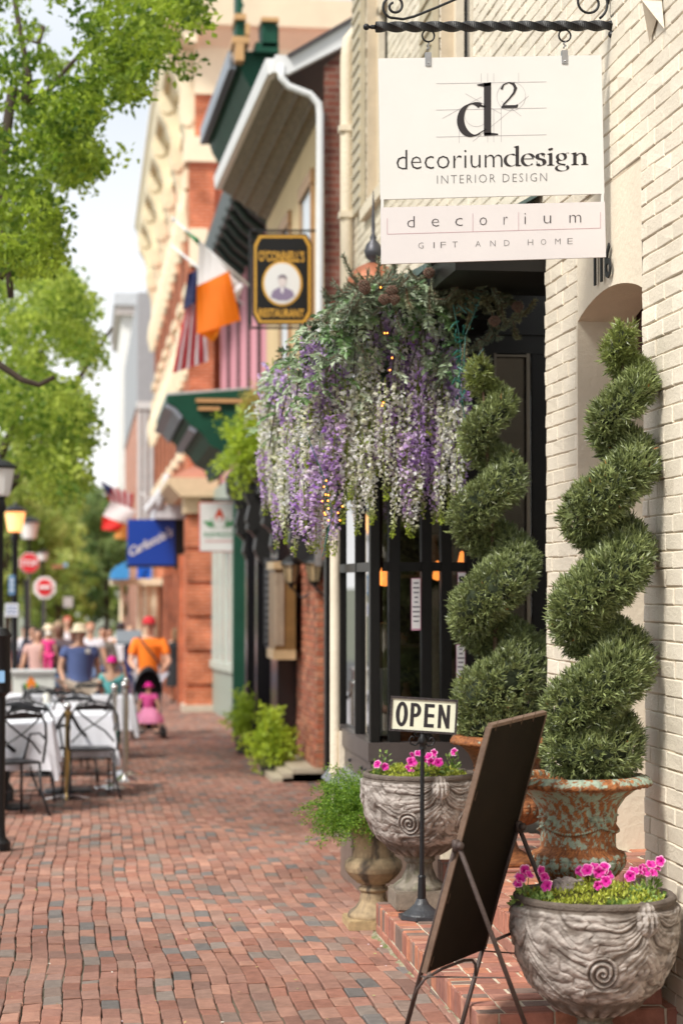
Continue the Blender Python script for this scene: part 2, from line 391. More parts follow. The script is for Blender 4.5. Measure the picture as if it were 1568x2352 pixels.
M['stepb'] = mk('step_brick', (1, 1, 1), .8, attr=True, var=.28, vs=18, bump=.5, bs=80, spec=.3)
step(1.39, 2.13, 7.1, 9.62, .12, -.03)
step(1.74, 2.125, 7.56, 9.9, .285, .12)
step(1.77, 2.08, 7.14, 7.55, .385, .12)
step(2.135, 3.2, 7.53, 8.53, .5, .1)
step(1.88, 2.42, 9.35, 10.66, .31, .285)
# low bit of foundation to the ground beyond the platform
# ================================================================ cream brick building
cb = T('cream_brick_building', 'cream painted brick building with an arched doorway and a shop bay', 'building', (2.13, 9, 0))
WX = 2.13
ZT = 8.2
Y0W, Y1W = 2.0, 16.0
op = [(7.51, 8.54, -1, 3.30), (9.16, 12.6, -1, 3.32)]
wins = [(10.9, 11.95, 4.55, 7.6), (14.1, 15.2, 4.55, 7.6)]
A = layout(Y1W-Y0W, ZT+.3, .213, .0667, .004, .5, .03)
yc = A[:, 0]+Y0W; zc = A[:, 1]-.3; keep = np.ones(len(A), bool)
def clipA(A, rects):
    out = []
    for a in A:
        y0, y1 = a[0]+Y0W-a[2], a[0]+Y0W+a[2]; z = a[1]-.3; segs = [(y0, y1)]
        for r in rects:
            if r[2]-.02 < z < r[3]+.02:
                ns = []
                for s0, s1 in segs:
                    if s1 <= r[0] or s0 >= r[1]: ns.append((s0, s1)); continue
                    if s0 < r[0]: ns.append((s0, r[0]))
                    if s1 > r[1]: ns.append((r[1], s1))
                segs = ns
        for s0, s1 in segs:
            if s1-s0 > .025: out.append(((s0+s1)/2-Y0W, a[1], (s1-s0)/2, a[3]))
    return np.array(out)
A = clipA(A, op+wins)
mb = MB()
brickset(mb, A, (WX, Y0W, -.3), (0, 1, 0), (0, 0, 1), (-1, 0, 0), .0058, .0042, .0024, pick(CREAM, len(A), .05), djit=.45, skew=.3)
wall = mb.build('wall', M['cream'], cb)
mb = MB()   # mortar backing with real thickness
def wbox(y0, y1, z0, z1, mb=mb, th=.32): mb.box((WX, y0, z0), (WX+th, y1, z1))
wbox(Y0W, 7.51, -.3, ZT); wbox(8.54, 9.16, -.3, ZT)
wbox(7.51, 8.54, 3.30, ZT); wbox(9.16, 10.9, 3.32, ZT); wbox(10.9, 11.95, 3.32, 4.55); wbox(10.9, 11.95, 7.6, ZT)
wbox(11.95, 12.6, 3.32, ZT); wbox(12.6, 14.1, -1, ZT); wbox(14.1, 15.2, -1, 4.55); wbox(14.1, 15.2, 7.6, ZT); wbox(15.2, 16., -1, ZT)
mb.build('mortar_joints', M['mortarc'], wall)
# plaster arch panel
arcp = []
nA = 16
for i in range(nA+1):
    t = i/nA; y = 8.54-(8.54-7.51)*t; z = 2.80+.075*math.sin(PI*t)**.8
    arcp.append((y, z))
poly = [(WX-.004, 8.54, 3.30), (WX-.004, 7.51, 3.30)]+[(WX-.004, y, z) for y, z in reversed(arcp)]
mb = MB()
n = len(arcp)
for i in range(n-1):
    (ya, za), (yb, zb) = arcp[i], arcp[i+1]
    for x0, x1 in ((WX-.004, WX+.24),):
        mb.quad((x0, ya, za), (x0, ya, 3.3), (x0, yb, 3.3), (x0, yb, zb))       # face
        mb.quad((x0, ya, za), (x0, yb, zb), (x1, yb, zb), (x1, ya, za))          # soffit
        mb.quad((x1, ya, za), (x1, yb, zb), (x1, yb, 3.3), (x1, ya, 3.3))
mb.box((WX-.006, 8.535, .3), (WX+.3, 8.56, 2.802))                               # far jamb plaster
mb.build('arch', M['creamp'], wall)
# alcove behind the arch
mb = MB(); B = layout(1.2, 2.6, .213, .0667, .006)
brickset(mb, B, (WX+.24, 8.56, .45), (1, 0, 0), (0, 0, 1), (0, -1, 0), .006, .004, .003, pick([(.60, .52, .40)], len(B), .04), skew=.2)
mb.box((WX+.24, 8.56, .3), (WX+1.4, 8.7, 3.4), (.5, .42, .31)); mb.box((WX+1.35, 6.9, .3), (WX+1.5, 8.7, 3.4), (.5, .42, .31))
mb.box((WX+.3, 6.8, .3), (WX+1.5, 6.9, 3.4), (.5, .42, .31))
mb.build('alcove', M['cream'], wall)
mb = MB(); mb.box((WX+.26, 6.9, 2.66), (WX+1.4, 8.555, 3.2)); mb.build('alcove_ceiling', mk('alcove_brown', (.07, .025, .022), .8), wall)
# windows up on the wall
for (y0, y1, z0, z1) in wins:
    mb = MB(); mb.box((WX-.05, y0-.08, z0-.09), (WX+.12, y1+.08, z0)); s_ = mb
    f = mb.build('window', M['creamp'], cb)
    mb = MB(); xx = WX+.08
    for a, b, c, d in ((y0, y0+.07, z0, z1), (y1-.07, y1, z0, z1), (y0, y1, z0, z0+.07), (y0, y1, (z0+z1)/2-.03, (z0+z1)/2+.03), ((y0+y1)/2-.015, (y0+y1)/2+.015, z0, z1)):
        mb.box((xx, a, c), (xx+.05, b, d))
    mb.build('frame', M['creamp'], f)
    mb = MB(); mb.box((xx+.06, y0, z0), (xx+.07, y1, z1)); mb.build('pane', mk('dark_pane', (.03, .035, .04), .08, spec=.8, var=0, bump=0), f)
    mb = MB()
    mb.box((WX-.05, y1+.01, z0+.02), (WX-.012, y1+.5, z1), (1, 1, 1))
    for k in range(28):
        z = z0+.1+k*(z1-z0-.15)/28; mb.box((WX-.062, y1+.05, z), (WX-.05, y1+.46, z+.03))
    mb.build('shutter', mk('shutter_tan', (.50, .43, .30), .5), f)
# house number
mb = MB(); puttext(mb, '116', 0, .27, 0, .145, (WX-.018, 8.19, 2.905), (0, -1, 0), (0, 0, 1), off=.006, ex=.0035, N=(-1, 0, 0))
mb.build('house_number', M['black'], wall, auto=None)
# star anchor plate
mb = MB(); sy, sz, R = 7.262, 3.85, .168; pts = []
for i in range(10):
    a = PI/2+PI*i/5; r = R if i % 2 == 0 else R*.42; pts.append((WX-.012, sy+r*math.cos(a), sz+r*math.sin(a)))
V = pts+[(WX-.07, sy, sz)]
mb.add(V, [[i, (i+1) % 10, 10] for i in range(10)]); mb.build('star_anchor', M['creamp'], wall)
# pipe at the far end
mb = MB(); px = WX-.07; mb.tube([(px, 15.9, -.2), (px, 15.9, 5.9), (px+.02, 15.9, 6.05), (px+.1, 15.9, 6.15)], .05, 12)
for z in (4.6, 5.3, 3.2): mb.box((px-.06, 15.84, z), (px+.06, 15.96, z+.05))
mb.build('downpipe', M['creamp'], cb, smooth=True, auto=40)
# ---------------------------------------------------------------- shop bay
BX, BY, BY2 = 1.52, 10.72, 12.25
sill = .80
bay = MB(); bay.box((BX+.03, BY+.03, -.35), (WX+.2, BY2, sill-.2)); bayo = bay.build('bay_window', mk('bay_base', (.16, .11, .085), .7, var=.25), cb)
mb = MB(); mb.box((BX-.015, BY-.015, sill-.10), (BX+.06, BY2, sill)); mb.box((BX, BY, sill-.22), (BX+.06, BY2, sill-.106))
mb.box((BX+.06, BY-.015, sill-.22), (WX+.3, BY+.05, sill)); mb.build('sill_board', M['brownwood'], bayo)
mb = MB()
for y in (10.9, 11.05, 11.55, 12.0): mb = MB(); mb.sph((BX-.004, y, sill-.165), .011, 8, 6); mb.build('bolt', M['black'], bayo)
mb = MB(); mb.prism([(BX, BY, sill-.22), (BX-.09, BY, sill-.33), (BX+.05, BY, sill-.33)], (0, BY2-BY, 0)); mb.build('flashing', mk('grey_flashing', (.16, .17, .18), .4, metal=.3), bayo)
ztop = 3.05
mb = MB()
def post(x0, x1, d=.07):
    a = PY(x0, 1300, BY)[0]; b = PY(x1, 1300, BY)[0]; mb.box((a, BY-.005, sill), (b, BY+d, ztop), bev=.004)
for a, b in ((850, 872), (893, 919), (968, 991), (1013, 1037), (1070, 1110), (1221, 1262)): post(a, b)
for y in (BY2-.05, PX(815, 1500, BX)[1]): mb.box((BX, y-.02, sill), (BX+.06, y+.02, ztop), bev=.004)
zt0, zt1 = PY(960, 1312, BY)[2], PY(960, 1291, BY)[2]
xr = PY(1262, 1300, BY)[0]; xd = PY(1110, 1300, BY)[0]
mb.box((BX+.07, BY+.004, zt0), (xd, BY+.06, zt1)); mb.box((BX+.004, BY+.07, zt0), (BX+.055, BY2, zt1))
mb.box((BX, BY+.004, 2.9), (xr, BY+.06, ztop)); mb.box((BX+.004, BY+.07, 2.9), (BX+.055, BY2, ztop))
mb.build('frame', M['blackwood'], bayo)
mb = MB(); mb.box((BX+.07, BY+.03, sill), (xd-.1, BY+.036, ztop)); mb.build('pane', M['glass'], bayo)
mb = MB(); mb.box((BX+.03, BY+.07, sill), (BX+.036, BY2-.05, ztop)); mb.build('pane', M['glass2'], bayo)
# door
mb = MB(); a, b = xd, PY(1262, 1300, BY)[0]; ga, gb = PY(1134, 1300, BY)[0], PY(1221, 1300, BY)[0]
zg = PY(1180, 812, BY)[2]; zl = PY(1180, 770, BY)[2]
mb.box((a, BY-.01, .4), (ga, BY+.05, zg)); mb.box((a, BY-.012, zg), (b, BY+.05, zl)); mb.box((ga, BY-.012, .4), (gb, BY+.05, .75)); mb.box((a, BY-.03, zl), (b, BY+.05, zl+.03)); mb.box((a, BY, zl+.03), (b, BY+.05, 3.3))
do = mb.build('door', mk('door_dark', (.012, .011, .009), .42, spec=.3, var=.2, bump=.1), cb)
mb = MB(); mb.box((ga, BY+.02, .75), (gb, BY+.026, zg)); mb.build('pane', M['glass'], do)
mb = MB(); mb.box((ga, BY-.016, .75), (ga+.012, BY+.0, zg)); mb.box((gb-.03, BY-.016, .75), (gb-.012, BY, zg)); mb.box((ga+.012, BY-.016, zg-.02), (gb-.03, BY, zg-.008)); mb.build('beading', mk('bead_tan', (.16, .13, .09), .5), do)
mb = MB(); mb.sph((ga-.03, BY-.05, 1.35), .028, 12, 8); mb.build('handle', mk('brass', (.5, .33, .1), .3, metal=1, var=.1, bump=0), do, smooth=True)
# interior
mb = MB()
mb.box((BX+.1, BY+.1, .55), (5.2, 12.2, .6), (.30, .22, .15)); mb.box((WX+.4, 12.2, .55), (5.2, 15, .6), (.12, .08, .05)); mb.box((WX+.5, 14.9, .6), (5.2, 15, 3.2), (.28, .22, .17)); mb.box((5.1, BY, .6), (5.2, 15, 3.2), (.28, .22, .17)); mb.box((WX-.2, 12.4, .6), (2.45, 15, 3.2), (.20, .16, .13))
mb.box((BX+.1, BY+.1, 3.0), (5.2, 12.2, 3.05), (.08, .07, .06)); mb.box((WX+.4, 12.2, 3.06), (5.2, 15, 3.1), (.08, .07, .06)); mb.box((2.5, BY+.0, .3), (5.2, BY+.1, 3.2), (.03, .03, .03)); mb.box((BX, BY2-.0, .3), (2.2, BY2+.12, 3.1), (.04, .035, .03))
mb.build('shop_room', mk('shop_room', (1, 1, 1), .8, attr=True, var=.1, bump=0), cb)
# canopy roof over bay
mb = MB(); cx0, cy0, cy1, cz = 1.38, 10.1, 12.35, 3.02
mb.box((cx0+.03, cy0+.03, cz), (WX, cy1-.03, cz+.1)); mb.box((1.7, 9.17, 3.12), (WX+.3, 9.95, 3.24)); mb.build('canopy', M['blackwood'], cb)
cn = [c for c in cb.children if c.name.startswith('canopy')][0]
mb = MB(); mb.add([(cx0, cy0-.0, cz+.1), (cx0, cy1, cz+.1), (WX, cy1, cz+.5), (WX, cy0, cz+.5), (WX, 9.2, 3.5), (1.68, 9.2, 3.24), (1.68, cy0, 3.24)], [[0, 1, 2, 3], [5, 6, 3, 4], [0, 3, 6]])
for i in range(9):
    y = 9.25+i*.09; mb.box((1.7, y, 3.25), (1.72, y+.015, 3.26)); mb.prism([(1.68, y, 3.24), (1.68, y, 3.262), (WX, y, 3.522), (WX, y, 3.5)], (0, .014, 0))
mb.build('metal_roof', M['metalroof'], cn)
fx, fy, fz = PY(857, 634, 12.0); s12 = 4600/12.15
mb = MB(); mb.lathe([(.17, -.06), (.15, 0.), (.10, .05), (.05, .075), (.0, .08)], (fx, fy, fz), 20); mb.build('copper_cap', M['copper'], cn, smooth=True)
mb = MB(); mb.lathe([(.0, .06), (.03, .07), (.02, .09), (.045, .11), (.056, .145), (.056, .15), (.045, .19), (.018, .22), (.022, .235), (.01, .26), (.012, .30), (.003, .52), (0, .53)], (fx, fy, fz), 16); mb.build('finial', M['leadball'], cn, smooth=True)
# cream pipe at the bay end
mb = MB(); q = PX(765, 1500, BX-.06); py_ = q[1]; mb.tube([(BX-.05, py_, .30), (BX-.05, py_, .55)], .024, 10); mb.tube([(BX-.05, py_, .55), (BX-.05, py_, 1.98)], .03, 10); mb.tube([(BX-.05, py_, .53), (BX-.05, py_, .57)], .036, 10); mb.box((BX-.03, py_-.06, .55), (BX+.04, py_+.05, .78))
mb.build('downpipe', M['creamp'], cb, smooth=True, auto=40)
# thin black pole just past the bay
mb = MB(); q = PY(751, 1500, 15.3); mb.box((q[0]-.012, 15.28, gz(15)), (q[0]+.03, 15.4, 3.0)); mb.build('drain_pole', M['blackwood'], cb)
# ---------------------------------------------------------------- things in the shop window
def flyer(x0, x1, y0, y1, label, blue=False):
    Yf = BY+.012; a = PY(x0, y1, Yf); b = PY(x1, y0, Yf); mb = MB(); W_, H_ = b[0]-a[0], b[2]-a[2]
    mb.box((a[0], Yf-.003, a[2]), (b[0], Yf, b[2]), (.62, .30, .40)); mb.box((a[0]+.003, Yf-.005, a[2]+.01), (b[0]-.004, Yf-.003, b[2]-.004), (.8, .77, .76))
    for k in range(9):
        z = b[2]-.03-k*(H_-.05)/9; l = rnd.uniform(.3, .75)*W_; mb.box((a[0]+W_*.5-l/2, Yf-.006, z), (a[0]+W_*.5+l/2, Yf-.005, z+.008), (.2, .18, .2))
    if blue: mb.box((a[0]+.0, Yf-.0065, a[2]), (a[0]+W_*.3, Yf-.005, a[2]+.03), (.05, .35, .7))
    o = mb.build('window_flyer', mk('flyer_paper', (1, 1, 1), .5, attr=True, var=0, bump=0), origin=(a[0], Yf, a[2])); tag(o, label, 'flyer', 'paper flyers taped inside the shop window')
flyer(944, 966, 1328, 1448, 'narrow white flyer with a pink heading taped in the middle of the shop window')
flyer(1050, 1070, 1314, 1345, 'short pink flyer high in the shop window half hidden by the topiary')
flyer(1047, 1068, 1480, 1592, 'tall flyer with pink border and a blue corner low in the shop window', True)
mb = MB(); c = PY(1001, 1560, 11.2)
mb.lathe([(.09, -.35), (.085, 0), (.06, .2), (.05, .32), (.075, .36), (.03, .5), (.04, .55), (.0, .6)], (c[0], c[1], 1.05), 20, disp=lambda U, Z, R: .006*np.sin(U*9+Z*20)); o = mb.build('stone_bust', mk('bust_stone', (.62, .48, .34), .7), origin=(c[0], c[1], .7), smooth=True); tag(o, 'tan draped stone figure standing in the shop window', 'statue')
mb = MB(); c = PY(884, 1560, 11.25)
mb.box((c[0]-.05, 11.2, .8), (c[0]+.03, 11.3, 1.18), (.85, .80, .72)); mb.box((c[0]+.02, 11.22, 1.18), (c[0]+.05, 11.27, 1.45), (.25, .28, .3)); mb.lathe([(.03, 0), (.045, .1), (.02, .2), (.03, .25), (0, .26)], (c[0]-.01, 11.25, 1.18), 12, col=(.3, .22, .12))
o = mb.build('display_cabinet', mk('cabinet_mix', (1, 1, 1), .5, attr=True), origin=(c[0], 11.25, .8)); tag(o, 'small pale cabinet behind the corner pane of the shop window', 'cabinet')
mb = MB(); c = PY(955, 1600, 12.0)
for k in range(5): mb.box((c[0]-.15, 11.95, .85+k*.42), (c[0]+.3, 12.15, .87+k*.42), (.16, .13, .1))
for k in range(22):
    x_ = c[0]-.13+rnd.random()*.4; z_ = .87+rnd.randint(0, 4)*.42; h_ = rnd.uniform(.06, .25); mb.lathe([(.03, 0), (.04, h_*.5), (.018, h_*.8), (.025, h_)], (x_, 12.03, z_), 8, col=rnd.choice([(.5, .45, .4), (.2, .3, .3), (.35, .2, .12), (.55, .5, .5), (.1, .2, .16)]))
o = mb.build('display_shelf', MATS['cabinet_mix'], origin=(c[0], 12, .8)); tag(o, 'shelf of vases and jars deep inside the shop window', 'shelf')

pend = mk('pendant_glow', (.9, .4, .15), .4, var=0, bump=0, emit=(1., .28, .05), es=1.6)
for x, y, r_ in ((884, 1335, .05), (1004, 1322, .03), (1060, 1300, .03)):
    c = PY(x, y, 11.6); mb = MB(); mb.lathe([(0, .09), (r_*.4, .08), (r_, .0), (r_*.9, -.02), (0, -.03)], tuple(c), 14); o = mb.build('pendant_lamp', pend, origin=tuple(c), smooth=True); tag(o, {884: 'glowing orange pendant lamp behind the corner pane of the shop', 1004: 'small glowing pendant lamp behind the middle panes of the shop', 1060: 'small glowing pendant lamp near the shop door'}[x], 'lamp')

# scattered grit, petals and leaf bits on the paving
r = np.random.RandomState(12); n = 340; Y_ = 6.6+r.rand(n)**1.6*16; X_ = r.uniform(-.9, 1.36, n); P = np.stack([X_, Y_, -.026*np.maximum(0, Y_-7.5)+.012+.007*np.sin(X_*2.1+Y_*1.3)], -1); D = r.normal(size=(n, 3)); D[:, 2] *= .1; NN = r.normal(size=(n, 3))*.25+np.array([0, 0, 1]); V, F = leafcloud(P, r.uniform(.005, .02, n), D, asp=.6, N=NN)
mb = MB(); cc = np.array([(.60, .55, .48), (.34, .24, .10), (.20, .13, .06), (.62, .50, .55), (.30, .34, .10)])[r.randint(0, 5, n)]; mb.add(V, F, np.repeat(cc, 4, 0)); o = mb.build('leaf_litter', mk('litter', (1, 1, 1), .8, attr=True, var=0, bump=0)); tag(o, 'tiny leaf and petal bits scattered on the brick pavement', 'litter', kind='stuff')
# ================================================================ iron sign bracket
YS = 7.94
sc = 1/(PY(900, 300, YS)[0]-PY(899, 300, YS)[0])     # px per metre in x at the sign
def Sg(x, y, dy=0.): return PY(x, y, YS)+np.array([0, dy, 0])
br = T('sign_bracket', 'black wrought iron bracket with twisted bar and scrolls fixed to the cream wall', 'bracket', tuple(Sg(1410, 60)))
p0, p1 = Sg(862, 62), Sg(1404, 59)
mb = MB(); n = 120
P = [p0+(p1-p0)*i/n for i in range(n+1)]; V = []; F = []
for i in range(n+1):
    a0 = 2*PI*i/n*6.5*.5*2/2
    for k in range(4):
        a = a0+PI/2*k; V.append(P[i]+np.array([0, math.cos(a)*.0225, math.sin(a)*.0225]))
for i in range(n):
    for k in range(4): F.append([i*4+k, i*4+(k+1) % 4, (i+1)*4+(k+1) % 4, (i+1)*4+k])
mb.add(V, F)
mb.build('twisted_bar', M['black'], br)
mb = MB(); mb.sph(Sg(841, 62), .0135, 14, 10); mb.tube([Sg(848, 62), Sg(866, 62)], [.006, .011], 10); mb.sph(Sg(854, 62), .009, 10, 8); mb.build('finial', M['black'], br, smooth=True)
mb = MB(); a = Sg(1409, -40); b = Sg(1409, 96); mb.box((a[0]-.009, YS-.02, b[2]), (a[0]+.009, YS+.02, a[2]+.3)); mb.sph((a[0]-.012, YS, b[2]+.03), .015, 8, 6); mb.build('wall_plate', M['black'], br)
def scroll(cx, cy, R, a0, turns, sgn, tail):
    pts = []
    for i in range(48):
        t = i/47; r = R*(1-.72*t); a = math.radians(a0)+sgn*turns*2*PI*t; pts.append((cx+r*math.cos(a), cy-r*math.sin(a)))
    return tail+pts
mb = MB()
for pts in (scroll(905, 14, 28, 250, 1.4, -1, [(1180, -60), (1060, -8), (1000, 18), (950, 38), (925, 44)]), scroll(1355, 6, 42, 300, 1.5, 1, [])[::1]):
    mb.tube([Sg(x, y) for x, y in pts], .0055, 8)
mb.tube([Sg(x, y) for x, y in ((1395, 8), (1402, -20), (1404, -60))], .0055, 8)
mb.build('scroll', M['black'], br, smooth=True)
# rings + shackles
for x in (983, 1296):
    mb = MB(); c = Sg(x, 82); R = 14/sc
    mb.tube([c+np.array([R*math.cos(a), 0, R*math.sin(a)]) for a in np.linspace(0, 2*PI, 17)], .004, 6, caps=False)
    mb.build('ring', M['black'], br, smooth=True)
# ================================================================ hanging sign
Nn = np.array([0, -1, 0])
def W2(x, y, d=0.):
    """sign coordinates: level at x 1128, the whole sign swings a little"""
    return Sg(x, y-(.015+3.4e-5*(y-130))*(x-1128), d)
O = W2(876, 598.6)
hs = T('hanging_sign', 'white two panel hanging sign reading decoriumdesign above the urns', 'sign', tuple(O))
def panel(c, nm, parent, mat, th=.014):
    mb = MB(); mb.prism([W2(*p) for p in c], (0, th, 0)); return mb.build(nm, mat, parent)
up = panel([(874, 451.4), (1387, 451.4), (1380, 130.3), (869, 130.3)], 'upper_panel', hs, M['white'])
lo = panel([(876, 598.6), (1390.5, 598.6), (1388, 470), (874.5, 470)], 'lower_panel', hs, mk('sign_white_pink', (.66, .615, .61), .5, var=.03, vs=4, bump=.03))
for x in (875, 1380): panel([(x, 470), (x+6, 470), (x+6, 451.4), (x, 451.4)], 'link', hs, M['white'], .01)
for x in (983, 1296):
    mb = MB(); a = W2(x-7, 150, -.004); b = W2(x+7, 118, .018); mb.box((a[0], a[1], a[2]), (b[0], b[1], b[2]), bev=.002); mb.sph(W2(x, 143, -.005), .0035, 8, 6)
    c = W2(x, 110); mb.tube([W2(x, 96)+np.array([.005*math.sin(k*.8), .005*math.cos(k*.8), -k*.002]) for k in range(16)], .003, 6)
    mb.build('shackle', M['steel'], hs)
TT = 1.2/sc
def Wmap(P, d):
    return np.array([W2(a, b, d) for a, b in P])
def ST(mb, s, x0, x1, y0, y1, off=0., sp=1.):
    P, F = textgeo(s, off, sp=sp); lo_ = P.min(0); hi = P.max(0)
    a = x0+(P[:, 0]-lo_[0])/(hi[0]-lo_[0])*(x1-x0); b = y1-(P[:, 1]-lo_[1])/(hi[1]-lo_[1])*(y1-y0)
    mb.add(Wmap(np.c_[a, b], -.0012), F)
# light sans line: decorium
mb = MB(); ST(mb, 'decorium', 910, 1153, 340, 384.6, off=-.014)
# serif glyph strokes ------------------------------------------------
def nib(W_, th=20, hair=.2): return lambda a, t: max(W_*abs(math.sin(a-math.radians(th))), W_*hair)
def el(cx, cy, rx, ry, a0, a1, n=26): return [(cx+rx*math.cos(math.radians(a0+(a1-a0)*i/n)), cy+ry*math.sin(math.radians(a0+(a1-a0)*i/n))) for i in range(n+1)]
def rect(x0, x1, y0, y1): return ('r', x0, x1, y0, y1)
def glyph(mb, g, x, y, s, W_, wx=1., col=None, d=-.0014):
    """strokes in glyph units, x-height 1; x,y px position of baseline left"""
    def q(P): return Wmap([(x+a*s*wx, y-b*s) for a, b in P], d)
    for st_ in g:
        if st_[0] == 'r':
            _, a, b, c, e = st_; mb.add(q([(a, c), (b, c), (b, e), (a, e)]), [[0, 1, 2, 3]])
        elif st_[0] == 'p': mb.add(q(st_[1]), [list(range(len(st_[1])))])
        else:
            t_ = MB(); ribbon(t_, st_[1], nib(W_*st_[2] if len(st_) > 2 else W_, 18), (0, 0, 0), (1, 0, 0), (0, 1, 0)); mb.add(q(t_.V[0][:, :2]), t_.F)
Wg = .19
def stem(x, y0, y1, w=Wg, top=True, foot=True):
    g = [rect(x-w/2, x+w/2, y0, y1)]
    if top: g.append(('p', [(x-w/2-.14, y1-.06), (x-w/2, y1-.13), (x+w/2, y1+.04), (x+w/2, y1+.05)]))
    if foot: g.append(('p', [(x-w/2-.12, y0), (x+w/2+.12, y0), (x+w/2+.12, y0+.045), (x+w/2, y0+.09), (x-w/2, y0+.09), (x-w/2-.12, y0+.045)]))
    return g
GL = {
 'd': (.98, [('s', el(.44, .5, .36, .46, 60, 300), 1.)]+[('s', [(.44+.36*math.cos(math.radians(60)), .5+.46*math.sin(math.radians(60))), (.75, .86)], .5), ('s', [(.62, .1), (.75, .2)], .5)]+stem(.78, 0.02, 1.58, foot=False)+[('p', [(.84, 0), (1.02, .04), (1.02, .08), (.86, .14)])]),
 'e': (.82, [('s', el(.42, .5, .34, .46, 20, 318), 1.), ('r', .1, .74, .54, .6)]),
 's': (.66, [('s', el(.32, .74, .2, .22, 25, 230, 14)+el(.32, .27, .22, .24, 70, -150, 14), 1.25), ('r', .49, .53, .66, .92), ('r', .08, .12, .08, .36)]),
 'i': (.46, stem(.23, 0, .96)+[('s', el(.23, 1.28, .06, .06, 0, 360, 10), 1.)]),
 'g': (.90, [('s', el(.38, .66, .24, .27, 0, 360, 24), .95), ('s', [(.2, .45), (.14, .3), (.2, .16), (.4, .1), (.62, .06)], .8), ('s', el(.42, -.2, .34, .24, 60, 400, 24), .9), ('s', [(.56, .86), (.7, .96), (.82, .95)], .8)]),
 'n': (1.06, stem(.25, 0, .96)+stem(.82, 0, .7, top=False)+[('s', [(.34, .74), (.46, .87), (.6, .92), (.74, .84), (.8, .66)], 1.)]),
}
xx = 1156
for ch in 'design':
    wd, g = GL[ch]; glyph(mb, g, xx, 383.6, 29.5, Wg, 1.34); xx += wd*29.5*1.34+.4
DES_END = xx
mb.build('lettering', M['ink'], up)
mb = MB(); ST(mb, 'INTERIOR DESIGN', 1003, 1255, 400, 419, off=-.018, sp=1.25); mb.build('tagline', M['grayink'], up)
# logo d2
mb = MB()
gd = [('s', el(.40, .49, .345, .47, 58, 300), 1.0), ('s', [(.57, .90), (.72, .86)], .5), ('s', [(.55, .08), (.74, .2)], .5), rect(.68, .87, .03, 1.56), ('p', [(.50, 1.49), (.50, 1.52), (.87, 1.58), (.87, 1.48), (.68, 1.45)]), ('p', [(.69, 0), (1.06, .02), (1.06, .06), (.87, .09), (.69, .09)])]
glyph(mb, gd, 1052, 312, 78, .20, 1.10, d=-.0018)
g2 = [('s', [(.06, .72), (.14, .9), (.34, .98), (.52, .92), (.6, .76), (.54, .58), (.36, .36), (.12, .12)], .85), ('p', [(.05, 0), (.66, 0), (.7, .1), (.68, .14), (.6, .11), (.1, .11), (.05, .05)])]
glyph(mb, g2, 1147, 249, 60, .15, 1., d=-.0018)
mb.build('logo', M['ink'], up)
mb = MB()
def line(x0, y0, x1, y1, wpx=.9, d=-.0008):
    a, b = W2(x0, y0, d), W2(x1, y1, d); t = (b-a)/np.linalg.norm(b-a); n_ = np.cross(t, Nn)*wpx/sc/2; mb.add([a-n_, b-n_, b+n_, a+n_], [[0, 1, 2, 3]])
for y in (190, 250.3, 312): line(1001, y, 1254, y, 1.1)
for x in (1104, 1119, 1133, 1190): line(x, 168, x, 188)
for x in (1054, 1119, 1133, 1150): line(x, 250, x, 327)
line(1068, 214, 1150, 262); line(1015, 270, 1105, 222); line(1085, 324, 1213, 222); line(1150, 232, 1196, 268)
for cx, cy, r in ((1094, 262, 28), (1173, 222, 33)):
    pts = [(cx+r*math.cos(a), cy+r*math.sin(a)) for a in np.linspace(0, 2*PI, 33)]
    for a, b in zip(pts[:-1], pts[1:]): line(*a, *b, .8)
mb.build('guide_lines', M['lineink'], up)
# lower panel
mb = MB()
for ch, x in zip('decorium', (943, 999, 1053, 1109, 1160, 1205, 1256, 1320)):
    w_ = {'m': 27, 'i': 3, 'r': 9}.get(ch, 17); h_ = 25 if ch in 'di' else 18; ST(mb, ch, x-w_/2, x+w_/2, 516.7-h_, 516.7, off=-.016)
mb.build('lettering', mk('ink_soft', (.06, .05, .055), .5, var=0, bump=0), lo)
mb = MB()
for wd, xs in (('GIFT', (966, 996, 1017, 1044)), ('AND', (1097, 1131, 1163)), ('HOME', (1217, 1247, 1280, 1308))):
    for ch, x in zip(wd, xs): ST(mb, ch, x-(1.2 if ch == 'I' else 6), x+(1.2 if ch == 'I' else 6), 552.5, 565.7, off=-.018)
mb.build('tagline', M['grayink'], lo)
mb = MB(); line(889, 531, 1378, 531, 1.1); line(889, 531, 889, 495, 1.1); line(1378, 531, 1378, 494, 1.1); line(1085, 531, 1085, 489, 1.1); line(1190, 531, 1190, 489, 1.1)
mb.build('frame_lines', M['pinkink'], lo)
